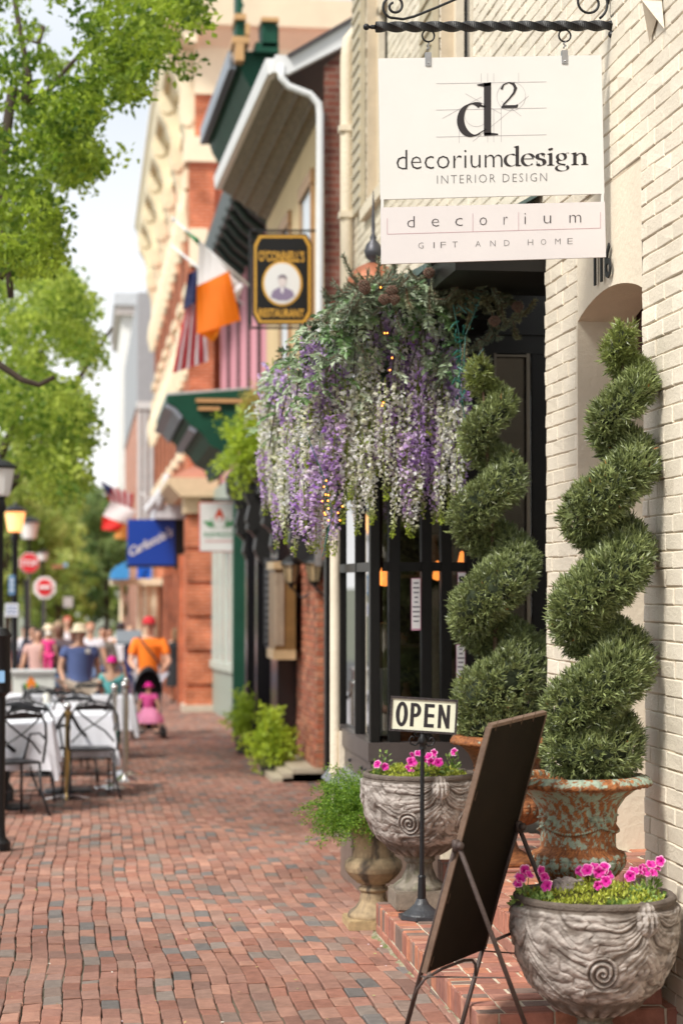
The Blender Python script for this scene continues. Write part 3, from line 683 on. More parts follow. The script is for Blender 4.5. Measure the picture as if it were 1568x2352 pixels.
# ================================================================ periodic pseudo noise on arrays
def pn(U, Z, seed, f=6, n=7):
    r = np.random.RandomState(seed); h = 0
    for i in range(n):
        a = r.randint(1, f*3); b = r.uniform(-1, 1)*f*16; h = h+np.sin(a*U+b*Z+r.uniform(0, 6.28)+1.5*np.sin(r.randint(1, f)*U+b*.4*Z))
    return h/n
def sm(x, a, b): t = np.clip((x-a)/(b-a), 0, 1); return t*t*(3-2*t)
M['stone'] = mk('carved_stone', (1, 1, 1), .85, attr=True, var=.3, vs=30, bump=.6, bs=130, spec=.3)
M['rusty'] = mk('rusted_iron', (1, 1, 1), .7, attr=True, col2=(.24, .085, .03), s2=34, f2=(.55, .60), var=.25, vs=40, bump=.45, bs=120, spec=.35)
M['soil'] = mk('soil', (.05, .032, .02), .95, var=.4, vs=30, bump=1., bs=60)
def bowl_relief(mask0, zt, R0, zs=1.):
    def f(U, Z, R):
        ph = (U-mask0+PI/2) % PI-PI/2; x = ph*R0; y = zt-Z
        ax = np.abs(x); rho = np.hypot(ax, y)+1e-4; al = np.arctan2(y, ax)
        env = sm(Z, .17, .24)*(1-sm(Z, zt-.035, zt-.015))
        # overlapping arched leaf tiers sweeping away from the mask
        psi = al+3.1*rho+.25*rho*np.sin(rho*40)+.05*pn(U, Z, 7, 4)
        rid = np.abs(np.sin(psi*23+.45*np.sin(rho*70+psi*8)))**.7
        lob = (psi*17/PI/3.) % 1.
        tier = ((rho+.012*np.sin(psi*17*2))/.075) % 1.
        leaf = .0048*rid+.0055*sm(lob, 0, .25)*(1-sm(lob, .8, 1))+.006*sm(tier, 0, .15)*(1-.6*tier)*sm(rho, .1, .2)
        h = leaf*env
        vx, vy = .165, .225                                            # volute
        rv = np.hypot(ax-vx, y-vy)+1e-5; av = np.arctan2(y-vy, ax-vx)
        w_ = 1-sm(rv, .052, .066); h = h*(1-w_)+w_*(.012*(.5+.5*np.cos(av-rv*2*PI/.02))+.004)
        for bx, by in ((.03, .2), (.045, .225), (.015, .225), (.03, .25)):   # fruit cluster
            rb = np.hypot(ax-bx, y-by); h = np.maximum(h, .014*np.sqrt(np.clip(1-(rb/.016)**2, 0, 1)))
        rm = np.hypot(x*.9, (y-.05)*.75); h = h+.022*np.clip(1-(rm/.042)**2, 0, 1)**.6+.006*np.cos(ph*90)*np.clip(1-(rm/.05)**2, 0, 1)   # mask
        h = h+.010*(1-sm(Z, .16, .2))*np.abs(np.sin(U*9))*sm(Z, .135, .15)       # lower leaves
        h = h-.004*(np.exp(-((Z-zt+.028)/.004)**2))-.003*np.exp(-((Z-zt+.05)/.003)**2)
        h = h+.0016*pn(U, Z, 11, 14, 10)+.0012*pn(U, Z, 13, 30, 9)
        return h
    return f
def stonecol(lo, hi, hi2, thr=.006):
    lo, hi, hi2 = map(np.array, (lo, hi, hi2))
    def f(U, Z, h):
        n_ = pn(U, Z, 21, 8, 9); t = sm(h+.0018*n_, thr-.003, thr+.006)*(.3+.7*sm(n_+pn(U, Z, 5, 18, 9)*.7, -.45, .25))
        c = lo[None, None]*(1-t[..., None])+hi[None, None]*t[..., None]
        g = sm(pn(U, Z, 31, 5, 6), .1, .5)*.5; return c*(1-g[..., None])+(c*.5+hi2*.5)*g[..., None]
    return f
def bowl_urn(name, label, loc, prof_foot, R=.285, plinth=None, mask=0., zo=0.):
    t = T(name, label, 'urn', loc)
    k = R/.29
    pr = [(.05, .13), (.09, .137), (.16, .175), (.225, .25), (.268, .34), (.286, .43), (.286, .50), (.280, .528), (.286, .535), (.286, .548), (.276, .556), (.258, .552), (.25, .53), (.245, .48)]
    pr = [(a*k, b*k+zo) for a, b in pr]
    zt = .548*k+zo
    rf = bowl_relief(mask, .548, .29)
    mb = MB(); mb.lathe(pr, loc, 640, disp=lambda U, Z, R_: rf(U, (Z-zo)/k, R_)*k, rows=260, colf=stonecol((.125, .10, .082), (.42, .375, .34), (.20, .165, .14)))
    b = mb.build('bowl', M['stone'], t, smooth=True)
    mb = MB(); mb.lathe(prof_foot, loc, 64, rows=60, disp=lambda U, Z, R_: .0015*pn(U, Z, 4, 8), colf=stonecol((.10, .085, .06), (.33, .29, .24), (.08, .11, .03), -.001)); mb.build('foot', M['stone'], t, smooth=True, auto=50)
    if plinth:
        mb = MB(); h = plinth[0]; mb.box((loc[0]-h, loc[1]-h, loc[2]), (loc[0]+h, loc[1]+h, loc[2]+plinth[1]), (.22, .18, .14), bev=.008); mb.build('plinth', M['stone'], t)
    mb = MB(); mb.lathe([(0, zt-.035), (.12*k, zt-.03), (.25*k, zt-.05)], loc, 32); mb.build('soil', M['soil'], t)
    return t, zt
UA = (1.79, 6.98, 0.0)
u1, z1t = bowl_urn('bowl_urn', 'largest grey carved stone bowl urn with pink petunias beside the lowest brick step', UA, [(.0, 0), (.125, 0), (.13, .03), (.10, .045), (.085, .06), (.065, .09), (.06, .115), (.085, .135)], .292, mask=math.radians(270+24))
UB = (1.575, 9.46, .12)
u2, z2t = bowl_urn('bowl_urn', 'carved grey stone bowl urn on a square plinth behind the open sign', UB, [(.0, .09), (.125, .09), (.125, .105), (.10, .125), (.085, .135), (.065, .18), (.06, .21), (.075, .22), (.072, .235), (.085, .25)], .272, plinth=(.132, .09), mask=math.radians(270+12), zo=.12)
# ---------------------------------------------------------------- rusty campana urns
def campana(label, loc, rust, seed, k=1., zs=0., rk=0.):
    t = T('rusty_urn', label, 'urn', loc, group=None)
    pr = [(.02, .185), (.05, .187), (.10, .20), (.155, .235), (.182, .275), (.186, .30), (.178, .322), (.160, .335), (.153, .345), (.152, .36), (.153, .44), (.160, .51), (.178, .56), (.205, .595), (.236, .612), (.25, .618), (.251, .626), (.244, .64), (.226, .655), (.214, .658), (.205, .648), (.178, .60), (.15, .55)]
    pr = [(a*k*(1+rk*min(1, max(0, (b-.52)/.09))), b) for a, b in pr]; kk = 1+zs/.655
    def disp(U, Z, R):
        h = np.zeros_like(U); g = sm(Z, .19, .22)*(1-sm(Z, .318, .326)); h += g*.010*np.abs(np.sin(U*14))**.6
        h -= .005*np.exp(-((Z-.298)/.0025)**2)
        sw = .425-.030*np.abs(np.sin((U-.35)*2))+.02; w = np.exp(-((Z-sw+.0)/.0075)**2); h += .012*w*(1+.25*np.sin(U*90))
        ph = (U-.35+PI/4) % (PI/2)-PI/4; x = ph*.155
        for dx, dz, rr in ((0, .478, .014), (.026, .50, .012), (-.026, .50, .012), (.012, .455, .01), (-.012, .455, .01), (.036, .478, .01), (-.036, .478, .01)):
            rb = np.hypot(x-dx, Z-dz); h += .010*np.sqrt(np.clip(1-(rb/rr)**2, 0, 1))
        rb = np.hypot(np.abs(x)-.035, Z-.46); h += .008*np.exp(-((rb-.018)/.005)**2)
        e = sm(Z, .612, .618)*(1-sm(Z, .648, .655))*sm(R, .2, .22); h += e*(.007*np.abs(np.sin(U*13))**.7+.002*np.sin(U*52))
        return h+.0008*pn(U, Z, seed, 20, 10)
    def cf(U, Z, h):
        n1 = pn(U, Z, seed+1, 11, 10); n2 = pn(U, Z, seed+2, 42, 14)
        pat = np.array([.29, .35, .27]); r1 = np.array([.33, .125, .04]); r2 = np.array([.16, .055, .02])
        band = .55*np.exp(-((Z-.335)/.02)**2)+.6*np.exp(-((Z-.618)/.012)**2)+.5*(1-sm(Z, .2, .29))+.25*np.exp(-((Z-.43)/.03)**2)-.3*sm(h, .006, .010)
        t_ = sm(n1*.75+n2*.5+band+rust, -.06, .12); t2 = sm(n2+n1*.4, -.2, .3)
        rc = r1*t2[..., None]+r2*(1-t2[..., None]); return pat*(1-t_[..., None])+rc*t_[..., None]
    mb = MB(); mb.lathe(pr, loc, 420, rows=260, disp=disp, colf=cf); mb.V = [v*np.array([1, 1, kk])+np.array([0, 0, loc[2]*(1-kk)]) for v in mb.V]; mb.build('body', M['rusty'], t, smooth=True)
    mb = MB(); mb.lathe([(0, 0), (.14*k, 0), (.14*k, .02), (.12*k, .04), (.06*k, .075), (.045*k, .12), (.05*k, .16), (.06*k, .19)], loc, 40, rows=50, colf=lambda U, Z, h: cf(U, Z, h)); mb.V = [v*np.array([1, 1, kk])+np.array([0, 0, loc[2]*(1-kk)]) for v in mb.V]; mb.build('foot', M['rusty'], t, smooth=True)
    mb = MB(); mb.lathe([(0, .615), (.1, .618), (.197*k, .60)], loc, 28); mb.V = [v*np.array([1, 1, kk])+np.array([0, 0, loc[2]*(1-kk)]) for v in mb.V]; mb.build('soil', M['soil'], t)
    return t
RA = (PY(1326, 1800, 7.3)[0], 7.3, .385)
campana('rusty iron urn with mint green paint holding the taller spiral topiary', RA, -.03, 40, .915, -.095, .16)
RB = (PY(1162, 1700, 9.52)[0], 9.52, .31)
campana('orange rusty iron urn behind the board holding the shorter spiral topiary', RB, .45, 60, 1.0, -.04, .05)
# ---------------------------------------------------------------- spiral topiaries
M['needle'] = mk('topiary_leaf', (1, 1, 1), .38, attr=True, var=0, bump=0, spec=.6, trans=.08)
M['twig'] = mk('twig', (.10, .06, .035), .85, var=.3, vs=20, bump=.4)
M['inner'] = mk('inner_green', (.022, .032, .012), .9, var=.3, vs=30, bump=.5)
def topiary(label, Yc, tab, seed, s0, z0):
    r = np.random.RandomState(seed); tab = np.array(tab, float)
    th, yy, xx, tr, rh = tab.T; zz = np.array([PY(x, y, Yc)[2] for x, y in zip(xx, yy)]); X = np.array([PY(x, 1300, Yc)[0] for x in xx])
    sp = 4600/(Yc*1.025); tr = tr*.855/sp-.020; rh = (rh+5)/sp
    ts = np.linspace(th[0], th[-1], 420)
    def sm_(v): return np.interp(ts, th, v)
    k = np.hanning(31); k /= k.sum()
    def ss(v): v = sm_(v); p = np.pad(v, 15, 'edge'); return np.convolve(p, k, 'valid')
    Z, XX, TR, RH = ss(zz), ss(X), ss(tr), ss(rh)
    C = np.stack([XX+RH*np.cos(ts*PI), Yc+RH*np.sin(ts*PI), Z], -1)
    t = T('spiral_topiary', label, 'topiary', (XX[0], Yc, z0))
    mb = MB(); mb.tube([tuple(c) for c in C[::6]], list(np.maximum(TR[::6]*.70, .010)), 14); mb.build('crown', M['inner'], t, smooth=True)
    cr = [c for c in t.children if c.name.startswith('crown')][0]
    mb = MB(); mb.tube([(XX[0], Yc, z0-.04), (np.interp(.5, np.linspace(0, 1, 420), XX), Yc, Z[210]), (XX[-1], Yc, Z[-1]-.08)], [.017, .013, .006], 8)
    for i in range(26):
        j = r.randint(10, 400); a = C[j]; b = np.array([XX[j], Yc, Z[j]-.06]); mb.tube([b, (a+b)/2+r.normal(size=3)*.006, a], [.004, .003, .002], 5)
    mb.build('trunk', M['twig'], t)
    dC = np.gradient(C, axis=0); L = np.linalg.norm(dC, axis=1); w_ = L*TR; w_ /= w_.sum()
    n = s0; idx = r.choice(420, n, p=w_); ph = r.uniform(0, 2*PI, n)
    Tn = dC[idx]/L[idx][:, None]; A_ = np.cross(Tn, (0, 0, 1.)); A_ /= np.linalg.norm(A_, axis=1, keepdims=True); B_ = np.cross(Tn, A_)
    On = A_*np.cos(ph)[:, None]+B_*np.sin(ph)[:, None]
    lump = 1+.07*np.sin(ph*3+idx*.11)+.06*np.sin(idx*.37+ph*2)
    base = C[idx]+On*(TR[idx]*lump*r.uniform(.86, 1.03, n))[:, None]+Tn*r.uniform(-.01, .01, (n, 1))
    sd = On*1.+np.array([0, 0, .55])+r.normal(size=(n, 3))*.28+Tn*.25; sd /= np.linalg.norm(sd, axis=1, keepdims=True)
    K = 9; D = np.repeat(sd, K, 0)+r.normal(size=(n*K, 3))*.48; D /= np.linalg.norm(D, axis=1, keepdims=True)
    off = np.repeat(base, K, 0)+np.repeat(sd, K, 0)*r.uniform(-.012, .022, (n*K, 1))
    sz = r.uniform(.020, .040, n*K)
    V, F = leafcloud(off, sz, D, asp=.19, fold=.25, N=r.normal(size=(n*K, 3)))
    up = np.clip(np.repeat(r.uniform(0, 1, n), K)*.6+r.uniform(0, .4, n*K), 0, 1)
    topf = np.repeat(sm(Z[idx], Z[-1]-.35, Z[-1]), K)[:, None]
    ca = np.array([.030, .048, .012]); cb_ = np.array([.36, .42, .16]); c = ca*(1-up[:, None])+cb_*up[:, None]; c = c*(1-topf*.5)+np.array([.26, .31, .06])*topf*.5
    bud = r.rand(n*K) < .015; c[bud] = (.5, .55, .36); dead = r.rand(n*K) < .0012; c[dead] = (.55, .22, .06)
    mb = MB(); mb.add(V, F, np.repeat(c, 4, 0)); mb.build('leaves', M['needle'], cr)
    return t
topiary('taller spiral topiary against the white brick wall in the mint green urn', 7.3,
        [(-1.2, 1732, 1350, 60, 52), (-.5, 1730, 1358, 76, 40), (0, 1708, 1362, 82, 45), (1, 1640, 1366, 84, 50), (2, 1512, 1372, 82, 50), (3, 1400, 1378, 78, 50), (4, 1265, 1388, 74, 48), (5, 1178, 1398, 68, 46), (6, 1052, 1412, 62, 42), (7, 962, 1434, 50, 34), (8, 872, 1440, 46, 28), (9, 795, 1444, 42, 18), (9.5, 752, 1434, 30, 6)], 3, 9500, .385+.5)
topiary('shorter spiral topiary in front of the dark shop door', 9.52,
        [(-1.2, 1664, 1146, 54, 46), (-.5, 1666, 1150, 64, 35), (0, 1650, 1150, 72, 40), (1, 1610, 1152, 76, 46), (2, 1512, 1146, 72, 48), (3, 1401, 1140, 70, 50), (4, 1290, 1132, 66, 48), (5, 1184, 1124, 58, 38), (6, 1086, 1122, 54, 38), (7, 998, 1120, 42, 24), (8, 925, 1128, 38, 22), (9, 858, 1116, 34, 14), (9.5, 828, 1108, 24, 4)], 8, 7500, .31+.56)
# ---------------------------------------------------------------- tan urn with fern
TA = (PY(857, 2100, 9.98)[0], 9.98, gz(9.98)+.006)
t = T('tan_urn', 'tan weathered stone urn standing on the pavement at the end of the steps', 'urn', TA)
def tcol(U, Z, h):
    n_ = sm(pn(U, Z*.25, 9, 4, 8)+.45*pn(U, Z, 10, 12, 8), .0, .5); a = np.array([.37, .275, .165]); b = np.array([.10, .078, .06]); return a*(1-n_[..., None])+b*n_[..., None]
mb = MB(); mb.box((TA[0]-.14, TA[1]-.14, TA[2]), (TA[0]+.14, TA[1]+.14, TA[2]+.05), (.42, .30, .16), bev=.006); mb.build('plinth', M['stone'], t)
mb = MB(); mb.lathe([(.0, .05), (.125, .05), (.128, .065), (.12, .08), (.09, .10), (.07, .13), (.062, .175), (.075, .185), (.075, .195), (.062, .205), (.06, .215), (.085, .222), (.088, .23), (.11, .245), (.14, .28), (.146, .305), (.14, .33), (.12, .345), (.108, .352), (.106, .40), (.11, .47), (.13, .53), (.165, .555), (.192, .562), (.192, .575), (.175, .58), (.165, .565), (.12, .52)], TA, 64, rows=150, colf=tcol, disp=lambda U, Z, R: .0012*pn(U, Z, 2, 12)); mb.build('body', M['stone'], t, smooth=True, auto=45)
M['fern'] = mk('fern_leaf', (1, 1, 1), .5, attr=True, var=0, bump=0, trans=.45)
t = T('fern', 'feathery bright green fern spilling out of the tan urn', 'fern', (TA[0], TA[1], TA[2]+.56))
r = np.random.RandomState(4); Cs = []; Ds = []; Ss = []; St = MB()
for k in range(560):
    a = r.uniform(0, 2*PI); el_ = r.uniform(.1, 1.4); L_ = r.uniform(.1, .235)*(1.2 if math.cos(a) < 0 else .85)
    d = np.array([math.cos(a)*math.cos(el_), math.sin(a)*math.cos(el_), math.sin(el_)]); p = np.array([TA[0], TA[1], TA[2]+.56])+np.array([math.cos(a), math.sin(a), 0])*r.uniform(0, .14)
    pts = [p]; n_ = 11
    for i in range(n_):
        d = d+np.array([0, 0, -.125]); d /= np.linalg.norm(d); p = p+d*L_/n_; pts.append(p)
        for s_ in range(9):
            Cs.append(p+r.normal(size=3)*.009); dd = d*.6+r.normal(size=3)*.7; Ds.append(dd); Ss.append(r.uniform(.009, .019))
    if k % 3 == 0: St.tube(pts, .0012, 4, col=(.12, .22, .04))
V, F = leafcloud(np.array(Cs), np.array(Ss), np.array(Ds), asp=.4); St.add(V, F, leafcols(len(Cs), (.06, .16, .012), (.30, .46, .05)))
St.build('fronds', M['fern'], t)
# ---------------------------------------------------------------- petunia plantings
M['leafg'] = mk('leaf_green', (1, 1, 1), .45, attr=True, var=0, bump=0, trans=.3)
M['petal'] = mk('petal', (1, 1, 1), .5, attr=True, var=0, bump=0, trans=.3)
def flower(mb, c, n, R, r, white=.5):
    n = np.array(n, float); n /= np.linalg.norm(n); a = np.cross(n, (0.1, .3, 1)); a /= np.linalg.norm(a); b = np.cross(n, a); K = 30; V = [c-n*R*.5]; C = [(.25, .0, .12)]
    rot = r.uniform(0, 6)
    for ring, (q, dz) in enumerate(((.3, -.15), (.7, .05), (1., .0))):
        for i in range(K):
            t_ = 2*PI*i/K; lob = .82+.18*abs(math.cos(2.5*t_+rot)) if ring else 1; rr = R*q*lob
            V.append(c+(a*math.cos(t_)+b*math.sin(t_))*rr+n*R*(dz+.1*math.sin(5*t_)*(ring > 0)+r.uniform(-.03, .03)))
            base = np.array([.72, .02, .36]); wht = np.array([.85, .72, .8]); w_ = (white if ring == 2 and abs(math.cos(2.5*t_+rot)) > .35 else (0 if ring < 2 else .3)); C.append(base*(1-w_)+wht*w_)
    F = [[0, 1+i, 1+(i+1) % K] for i in range(K)]
    for q in range(2):
        for i in range(K): F.append([1+q*K+i, 1+(q+1)*K+i, 1+(q+1)*K+(i+1) % K, 1+q*K+(i+1) % K])
    mb.add(V, F, C)
def planting(label, c, R, spots, moss, seed, leafspots):
    r = np.random.RandomState(seed); t = T('petunia_plant', label, 'flowers', c); c = np.array(c)
    n = 2600; a = r.uniform(0, 2*PI, n); q = np.sqrt(r.rand(n))*R*.93; hh = .058*(1-(q/R)**2)+.012*np.sin(q*60+a*5)
    P = np.stack([c[0]+q*np.cos(a), c[1]+q*np.sin(a), c[2]+hh+r.uniform(-.008, .008, n)], -1)
    D = r.normal(size=(n, 3))*.5+np.array([0, 0, 1]); V, F = leafcloud(P, r.uniform(.010, .02, n), D, asp=.5)
    mb = MB(); mb.lathe([(0, .052), (R*.5, .04), (R*.93, -.01)], c, 24, col=(.10, .10, .02)); mb.add(V, F, leafcols(n, (.22, .27, .02), (.60, .64, .10))); mb.build('moss', M['leafg'], t)
    mb = MB(); Cs, Ds, Ss = [], [], []
    for (dx, dy, h, rad) in leafspots:
        for i in range(int(120*rad/.07)):
            d = r.normal(size=3); d[2] = abs(d[2]); d /= np.linalg.norm(d); p = c+np.array([dx, dy, 0])+d*np.array([rad, rad, h])*r.uniform(.4, 1); Cs.append(p); Ds.append(d+r.normal(size=3)*.5+np.array([0, 0, .2])); Ss.append(r.uniform(.016, .032))
    V, F = leafcloud(np.array(Cs), np.array(Ss), np.array(Ds), asp=.62, fold=.35); mb.add(V, F, leafcols(len(Cs), (.09, .17, .035), (.36, .50, .13))); mb.build('leaves', M['leafg'], t)
    for (dx, dy, dz, R_, wh) in spots:
        mb = MB(); p = c+np.array([dx, dy, dz]); flower(mb, p, (r.uniform(-1.1, 1.1), -1, r.uniform(-.2, 1.5)), R_*r.uniform(1.05, 1.35), r, wh); mb.tube([p+np.array([0, .012, -.01]), p+np.array([0, .03, -.05])], .0015, 4, col=(.15, .25, .05)); mb.build('blossom', M['petal'], t, origin=tuple(p))
    return t
def rel(x, y, Yp, c): q = PY(x, y, Yp); return tuple(q-np.array(c))
c1 = (UA[0], UA[1], z1t-.03)
sp = []
for x, y, dy, R_, wh in ((1194, 2016, .0, .020, .8), (1205, 2000, .04, .019, .8), (1215, 2008, .0, .018, .4), (1188, 2030, -.02, .017, .7), (1243, 2002, .03, .019, .7), (1250, 2015, 0, .017, .3), (1254, 2034, -.06, .018, .3), (1332, 2003, .05, .020, .3), (1347, 1998, .02, .022, .5), (1365, 1990, .06, .021, .7), (1385, 1994, .02, .023, .8), (1398, 2008, 0, .022, .7), (1375, 2004, -.02, .020, .3), (1390, 2024, -.08, .019, .2), (1372, 2034, -.1, .015, .2), (1455, 2000, .02, .022, .7), (1446, 2012, .0, .018, .4), (1482, 2002, -.05, .022, .5), (1494, 1985, 0, .020, .6), (1506, 1990, .03, .021, .8), (1515, 1978, .02, .018, .8), (1500, 2004, -.03, .017, .3), (1475, 1997, 0, .017, .3)):
    q = rel(x, y, UA[1]+dy, c1); sp.append((q[0], q[1], q[2], R_, wh))
ls = [(rel(x, 2100, UA[1], c1)[0], dy, h, rad) for x, dy, h, rad in ((1210, -.02, .075, .06), (1235, -.08, .05, .05), (1350, .02, .09, .06), (1385, -.05, .08, .075), (1405, -.16, .035, .06), (1460, -.06, .06, .065), (1490, 0, .09, .06), (1380, -.2, .03, .05), (1440, -.14, .035, .05))]
planting('bright pink and white petunias growing in the largest bowl urn', c1, .26, sp, 0, 5, ls)
mb = MB(); q = PY(1302, 2022, UA[1]+.03); mb.sph((q[0], q[1], q[2]-.02), (.055, .045, .034), 28, 18)
V = mb.V[0]; V += (.006*np.sin(V*130)+.004*np.sin(V[:, [1, 2, 0]]*260)); o = mb.build('rock', mk('grey_rock', (.34, .29, .27), .9, var=.35, vs=60, bump=.9, bs=90), origin=tuple(q), smooth=True); tag(o, 'rough grey rock lying among the petunias in the largest bowl urn', 'rock')
c2 = (UB[0], UB[1], UB[2]+z2t-.03)
sp = []
for x, y, dy, R_, wh in ((866, 1755, -.05, .019, .6), (884, 1761, -.05, .018, .4), (946, 1750, -.08, .024, .3), (940, 1765, -.1, .02, .3), (960, 1730, 0, .02, .7), (946, 1735, -.02, .018, .5), (984, 1736, 0, .02, .7), (990, 1750, -.05, .021, .6), (1006, 1751, -.08, .024, .1), (996, 1730, 0, .017, .8), (1042, 1727, .02, .018, .9), (977, 1745, 0, .018, .4)):
    q = rel(x, y, UB[1]+dy, c2); sp.append((q[0], q[1], q[2], R_, wh))
ls = [(rel(x, 1800, UB[1], c2)[0], dy, h, rad) for x, dy, h, rad in ((868, -.02, .05, .04), (886, .1, .13, .05), (950, -.06, .08, .06), (990, -.02, .09, .07), (1035, .0, .13, .05), (1015, -.1, .05, .06), (960, -.15, .04, .05))]
planting('pink petunias growing in the bowl urn on the square plinth', c2, .245, sp, 0, 6, ls)
# ---------------------------------------------------------------- easel and board
M['ironbrown'] = mk('rusty_brown_iron', (.062, .042, .036), .6, metal=.3, var=.25, vs=30, bump=.3)
M['board'] = mk('board_brown', (.013, .009, .005), .85, var=.3, vs=6, bump=.3, bs=150, spec=.12)
M['oldwood'] = mk('old_wood', (.15, .095, .065), .75, var=.3, vs=14, bump=.4, bs=60)
TL, TR_, BL, BR = PY(1127, 1672, 6.60), PY(1252, 1641, 7.10), PY(979, 2235, 6.76), PY(1111, 2181, 7.26)
ez = T('easel', 'brown iron easel standing astride the corner of the steps', 'easel', (1.3, 6.9, 0))
gA = PZ(921, 2402, .002); gB = PZ(1050, 2388, .002); gC = PZ(1242, 2452, .002); gD = PZ(1352, 2306, .12)
bA = PY(1046, 1942, 6.655); bB = PY(1190, 1898, 7.155)
for a, b in ((bA, gA), (PY(1110, 2170, 7.26), gB), (bA+np.array([.012, -.01, -.01]), gC), (bB, gD)):
    mb = MB(); m_ = (a+b)/2; mb.tube([a, m_, b], .0085, 10); mb.build('leg', M['ironbrown'], ez, smooth=True)
mb = MB()
mb.tube([bB, PY(1110, 2170, 7.26)], .007, 8)
mb.build('upright', M['ironbrown'], ez, smooth=True)
mb = MB(); mb.tube([PY(966, 2243, 6.86), PY(1160, 2246, 6.72)], .003, 6); mb.tube([PY(1108, 2184, 7.27), PY(1200, 2191, 7.1)], .003, 6); mb.build('stay_rod', M['ironbrown'], ez)
mb = MB(); mb.tube([PY(948, 2300, 6.9), PY(958, 2272, 6.86), PY(975, 2248, 6.84), PY(1015, 2225, 6.9), PY(1065, 2206, 7.0), PY(1084, 2205, 7.02), PY(1091, 2215, 7.02), PY(1092, 2242, 7.0)], .0055, 8); mb.build('cradle', M['ironbrown'], ez, smooth=True)
mb = MB(); mb.tube([PY(1137, 2159, 6.76), PY(1180, 2141, 7.12)], .006, 8); mb.build('brace', M['ironbrown'], ez)
for q in (bA, bB):
    mb = MB(); mb.tube([q+np.array([0, 0, -.02]), q+np.array([0, 0, .018])], .013, 12); mb.sph(q+np.array([.012, -.012, 0]), .015, 10, 8); mb.build('clamp', M['ironbrown'], ez, smooth=True)
ew = (TR_-TL)/np.linalg.norm(TR_-TL); eh = (TL-BL)/np.linalg.norm(TL-BL); nb = np.cross(eh, ew); nb /= np.linalg.norm(nb)
if nb[1] < 0: nb = -nb
sb = T('sign_board', 'dark brown sandwich board seen from behind leaning on the easel', 'board', tuple((BL+BR)/2))
mb = MB(); mb.prism([BL, BR, TR_, TL], nb*.008); mb.build('panel', M['board'], sb)
for a, b in ((BL, TL), (TL, TR_), (TR_, BR)):
    e = (b-a)/np.linalg.norm(b-a); s_ = np.cross(e, nb); mb = MB(); o_ = -nb*.003
    sgn = -1 if np.dot(s_, (BL+TR_)/2-(a+b)/2) > 0 else 1
    mb.prism([a+o_, b+o_, b+o_+s_*sgn*.012, a+o_+s_*sgn*.012], nb*.018); mb.build('edge_strip', M['oldwood'], sb)
for f_ in (.04, .3, .5, .72):
    for s_ in (0, 1):
        mb = MB(); p = (BL+(TL-BL)*f_) if s_ == 0 else (TL+(TR_-TL)*f_); mb.tube([p-nb*.006, p-nb*.006+ew*.012+eh*-.012, p-nb*.004+ew*.02+eh*.022], .0012, 4); mb.build('wire_tie', M['twig'], sb)
# ---------------------------------------------------------------- OPEN sign
YO = 9.2; so_ = 1/(PY(960, 1640, YO)[0]-PY(959, 1640, YO)[0]); bo = PZ(968, 2108, .122); YO = bo[1]
os_ = T('open_sign', 'small framed OPEN sign on a black iron stand on the brick step', 'sign', tuple(bo))
roll = math.radians(3.4); Uo = np.array([math.cos(roll)*.985, -.17, -math.sin(roll)]); Uo /= np.linalg.norm(Uo); Vo = np.array([math.sin(roll), 0, math.cos(roll)]); No = np.cross(Uo, Vo)
so_ = 4600/(YO*1.01)
ctr = PY(972, 1643, YO)
Wd, Hd = 153/so_/.985, 80/so_; th = .022
def OP(u, v, d=0): return ctr+Uo*u+Vo*v+No*d
mb = MB(); mb.prism([OP(-Wd/2+.006, -Hd/2+.006, -.004), OP(Wd/2-.006, -Hd/2+.006, -.004), OP(Wd/2-.006, Hd/2-.006, -.004), OP(-Wd/2+.006, Hd/2-.006, -.004)], -No*th*.8); mb.build('panel', mk('open_cream', (.72, .72, .56), .45, var=.05, vs=9, bump=.1, col2=(.20, .26, .20), s2=26, f2=(.68, .70)), os_)
mb = MB()
for a, b, c, d in ((-Wd/2, Wd/2, Hd/2-.010, Hd/2), (-Wd/2, Wd/2, -Hd/2, -Hd/2+.010), (-Wd/2, -Wd/2+.010, -Hd/2+.010, Hd/2-.010), (Wd/2-.010, Wd/2, -Hd/2+.010, Hd/2-.010)):
    mb.prism([OP(a, c, .003), OP(b, c, .003), OP(b, d, .003), OP(a, d, .003)], -No*(th+.004))
mb.build('frame', mk('open_frame', (.03, .022, .022), .5, var=.5, vs=60, bump=.6, bs=90), os_)
mb = MB()
# block letters with even heavy strokes
x0, lh, lw = -Wd/2+.030, .108, .050
yb = -lh/2-.0
def blk(pts): mb.add([OP(x0+a*lw, yb+b*lh, -.0028) for a, b in pts], [list(range(len(pts)))])
def ringl(cx, cy, rx, ry, wx_, wy_, a0=0, a1=360, n=28):
    P = []; K = n
    for i in range(K+1):
        a = math.radians(a0+(a1-a0)*i/K); P.append(((cx+rx*math.cos(a), cy+ry*math.sin(a)), (cx+(rx-wx_)*math.cos(a), cy+(ry-wy_)*math.sin(a))))
    for i in range(K): blk([P[i][0], P[i+1][0], P[i+1][1], P[i][1]])
adv = 1.34
ringl(.52, .5, .56, .53, .36, .16); x0 += lw*adv
blk([(-.04, 0), (.30, 0), (.30, 1), (-.04, 1)]); ringl(.42, .70, .52, .30, .34, .15, -90, 90); blk([(.28, .40), (.42, .40), (.42, .545), (.28, .545)]); blk([(.28, .855), (.42, .855), (.42, 1), (.28, 1)]); x0 += lw*(adv-.06)
blk([(-.04, 0), (.30, 0), (.30, 1), (-.04, 1)])
for c, d in ((0, .15), (.43, .575), (.85, 1)): blk([(.28, c), (.88, c), (.88, d), (.28, d)])
x0 += lw*(adv-.06)
blk([(-.04, 0), (.27, 0), (.27, 1), (-.04, 1)]); blk([(.73, 0), (1.04, 0), (1.04, 1), (.73, 1)]); blk([(.27, 1), (.27, .58), (.73, 0), (.73, .42)])
mb.build('lettering', M['ink'], os_)
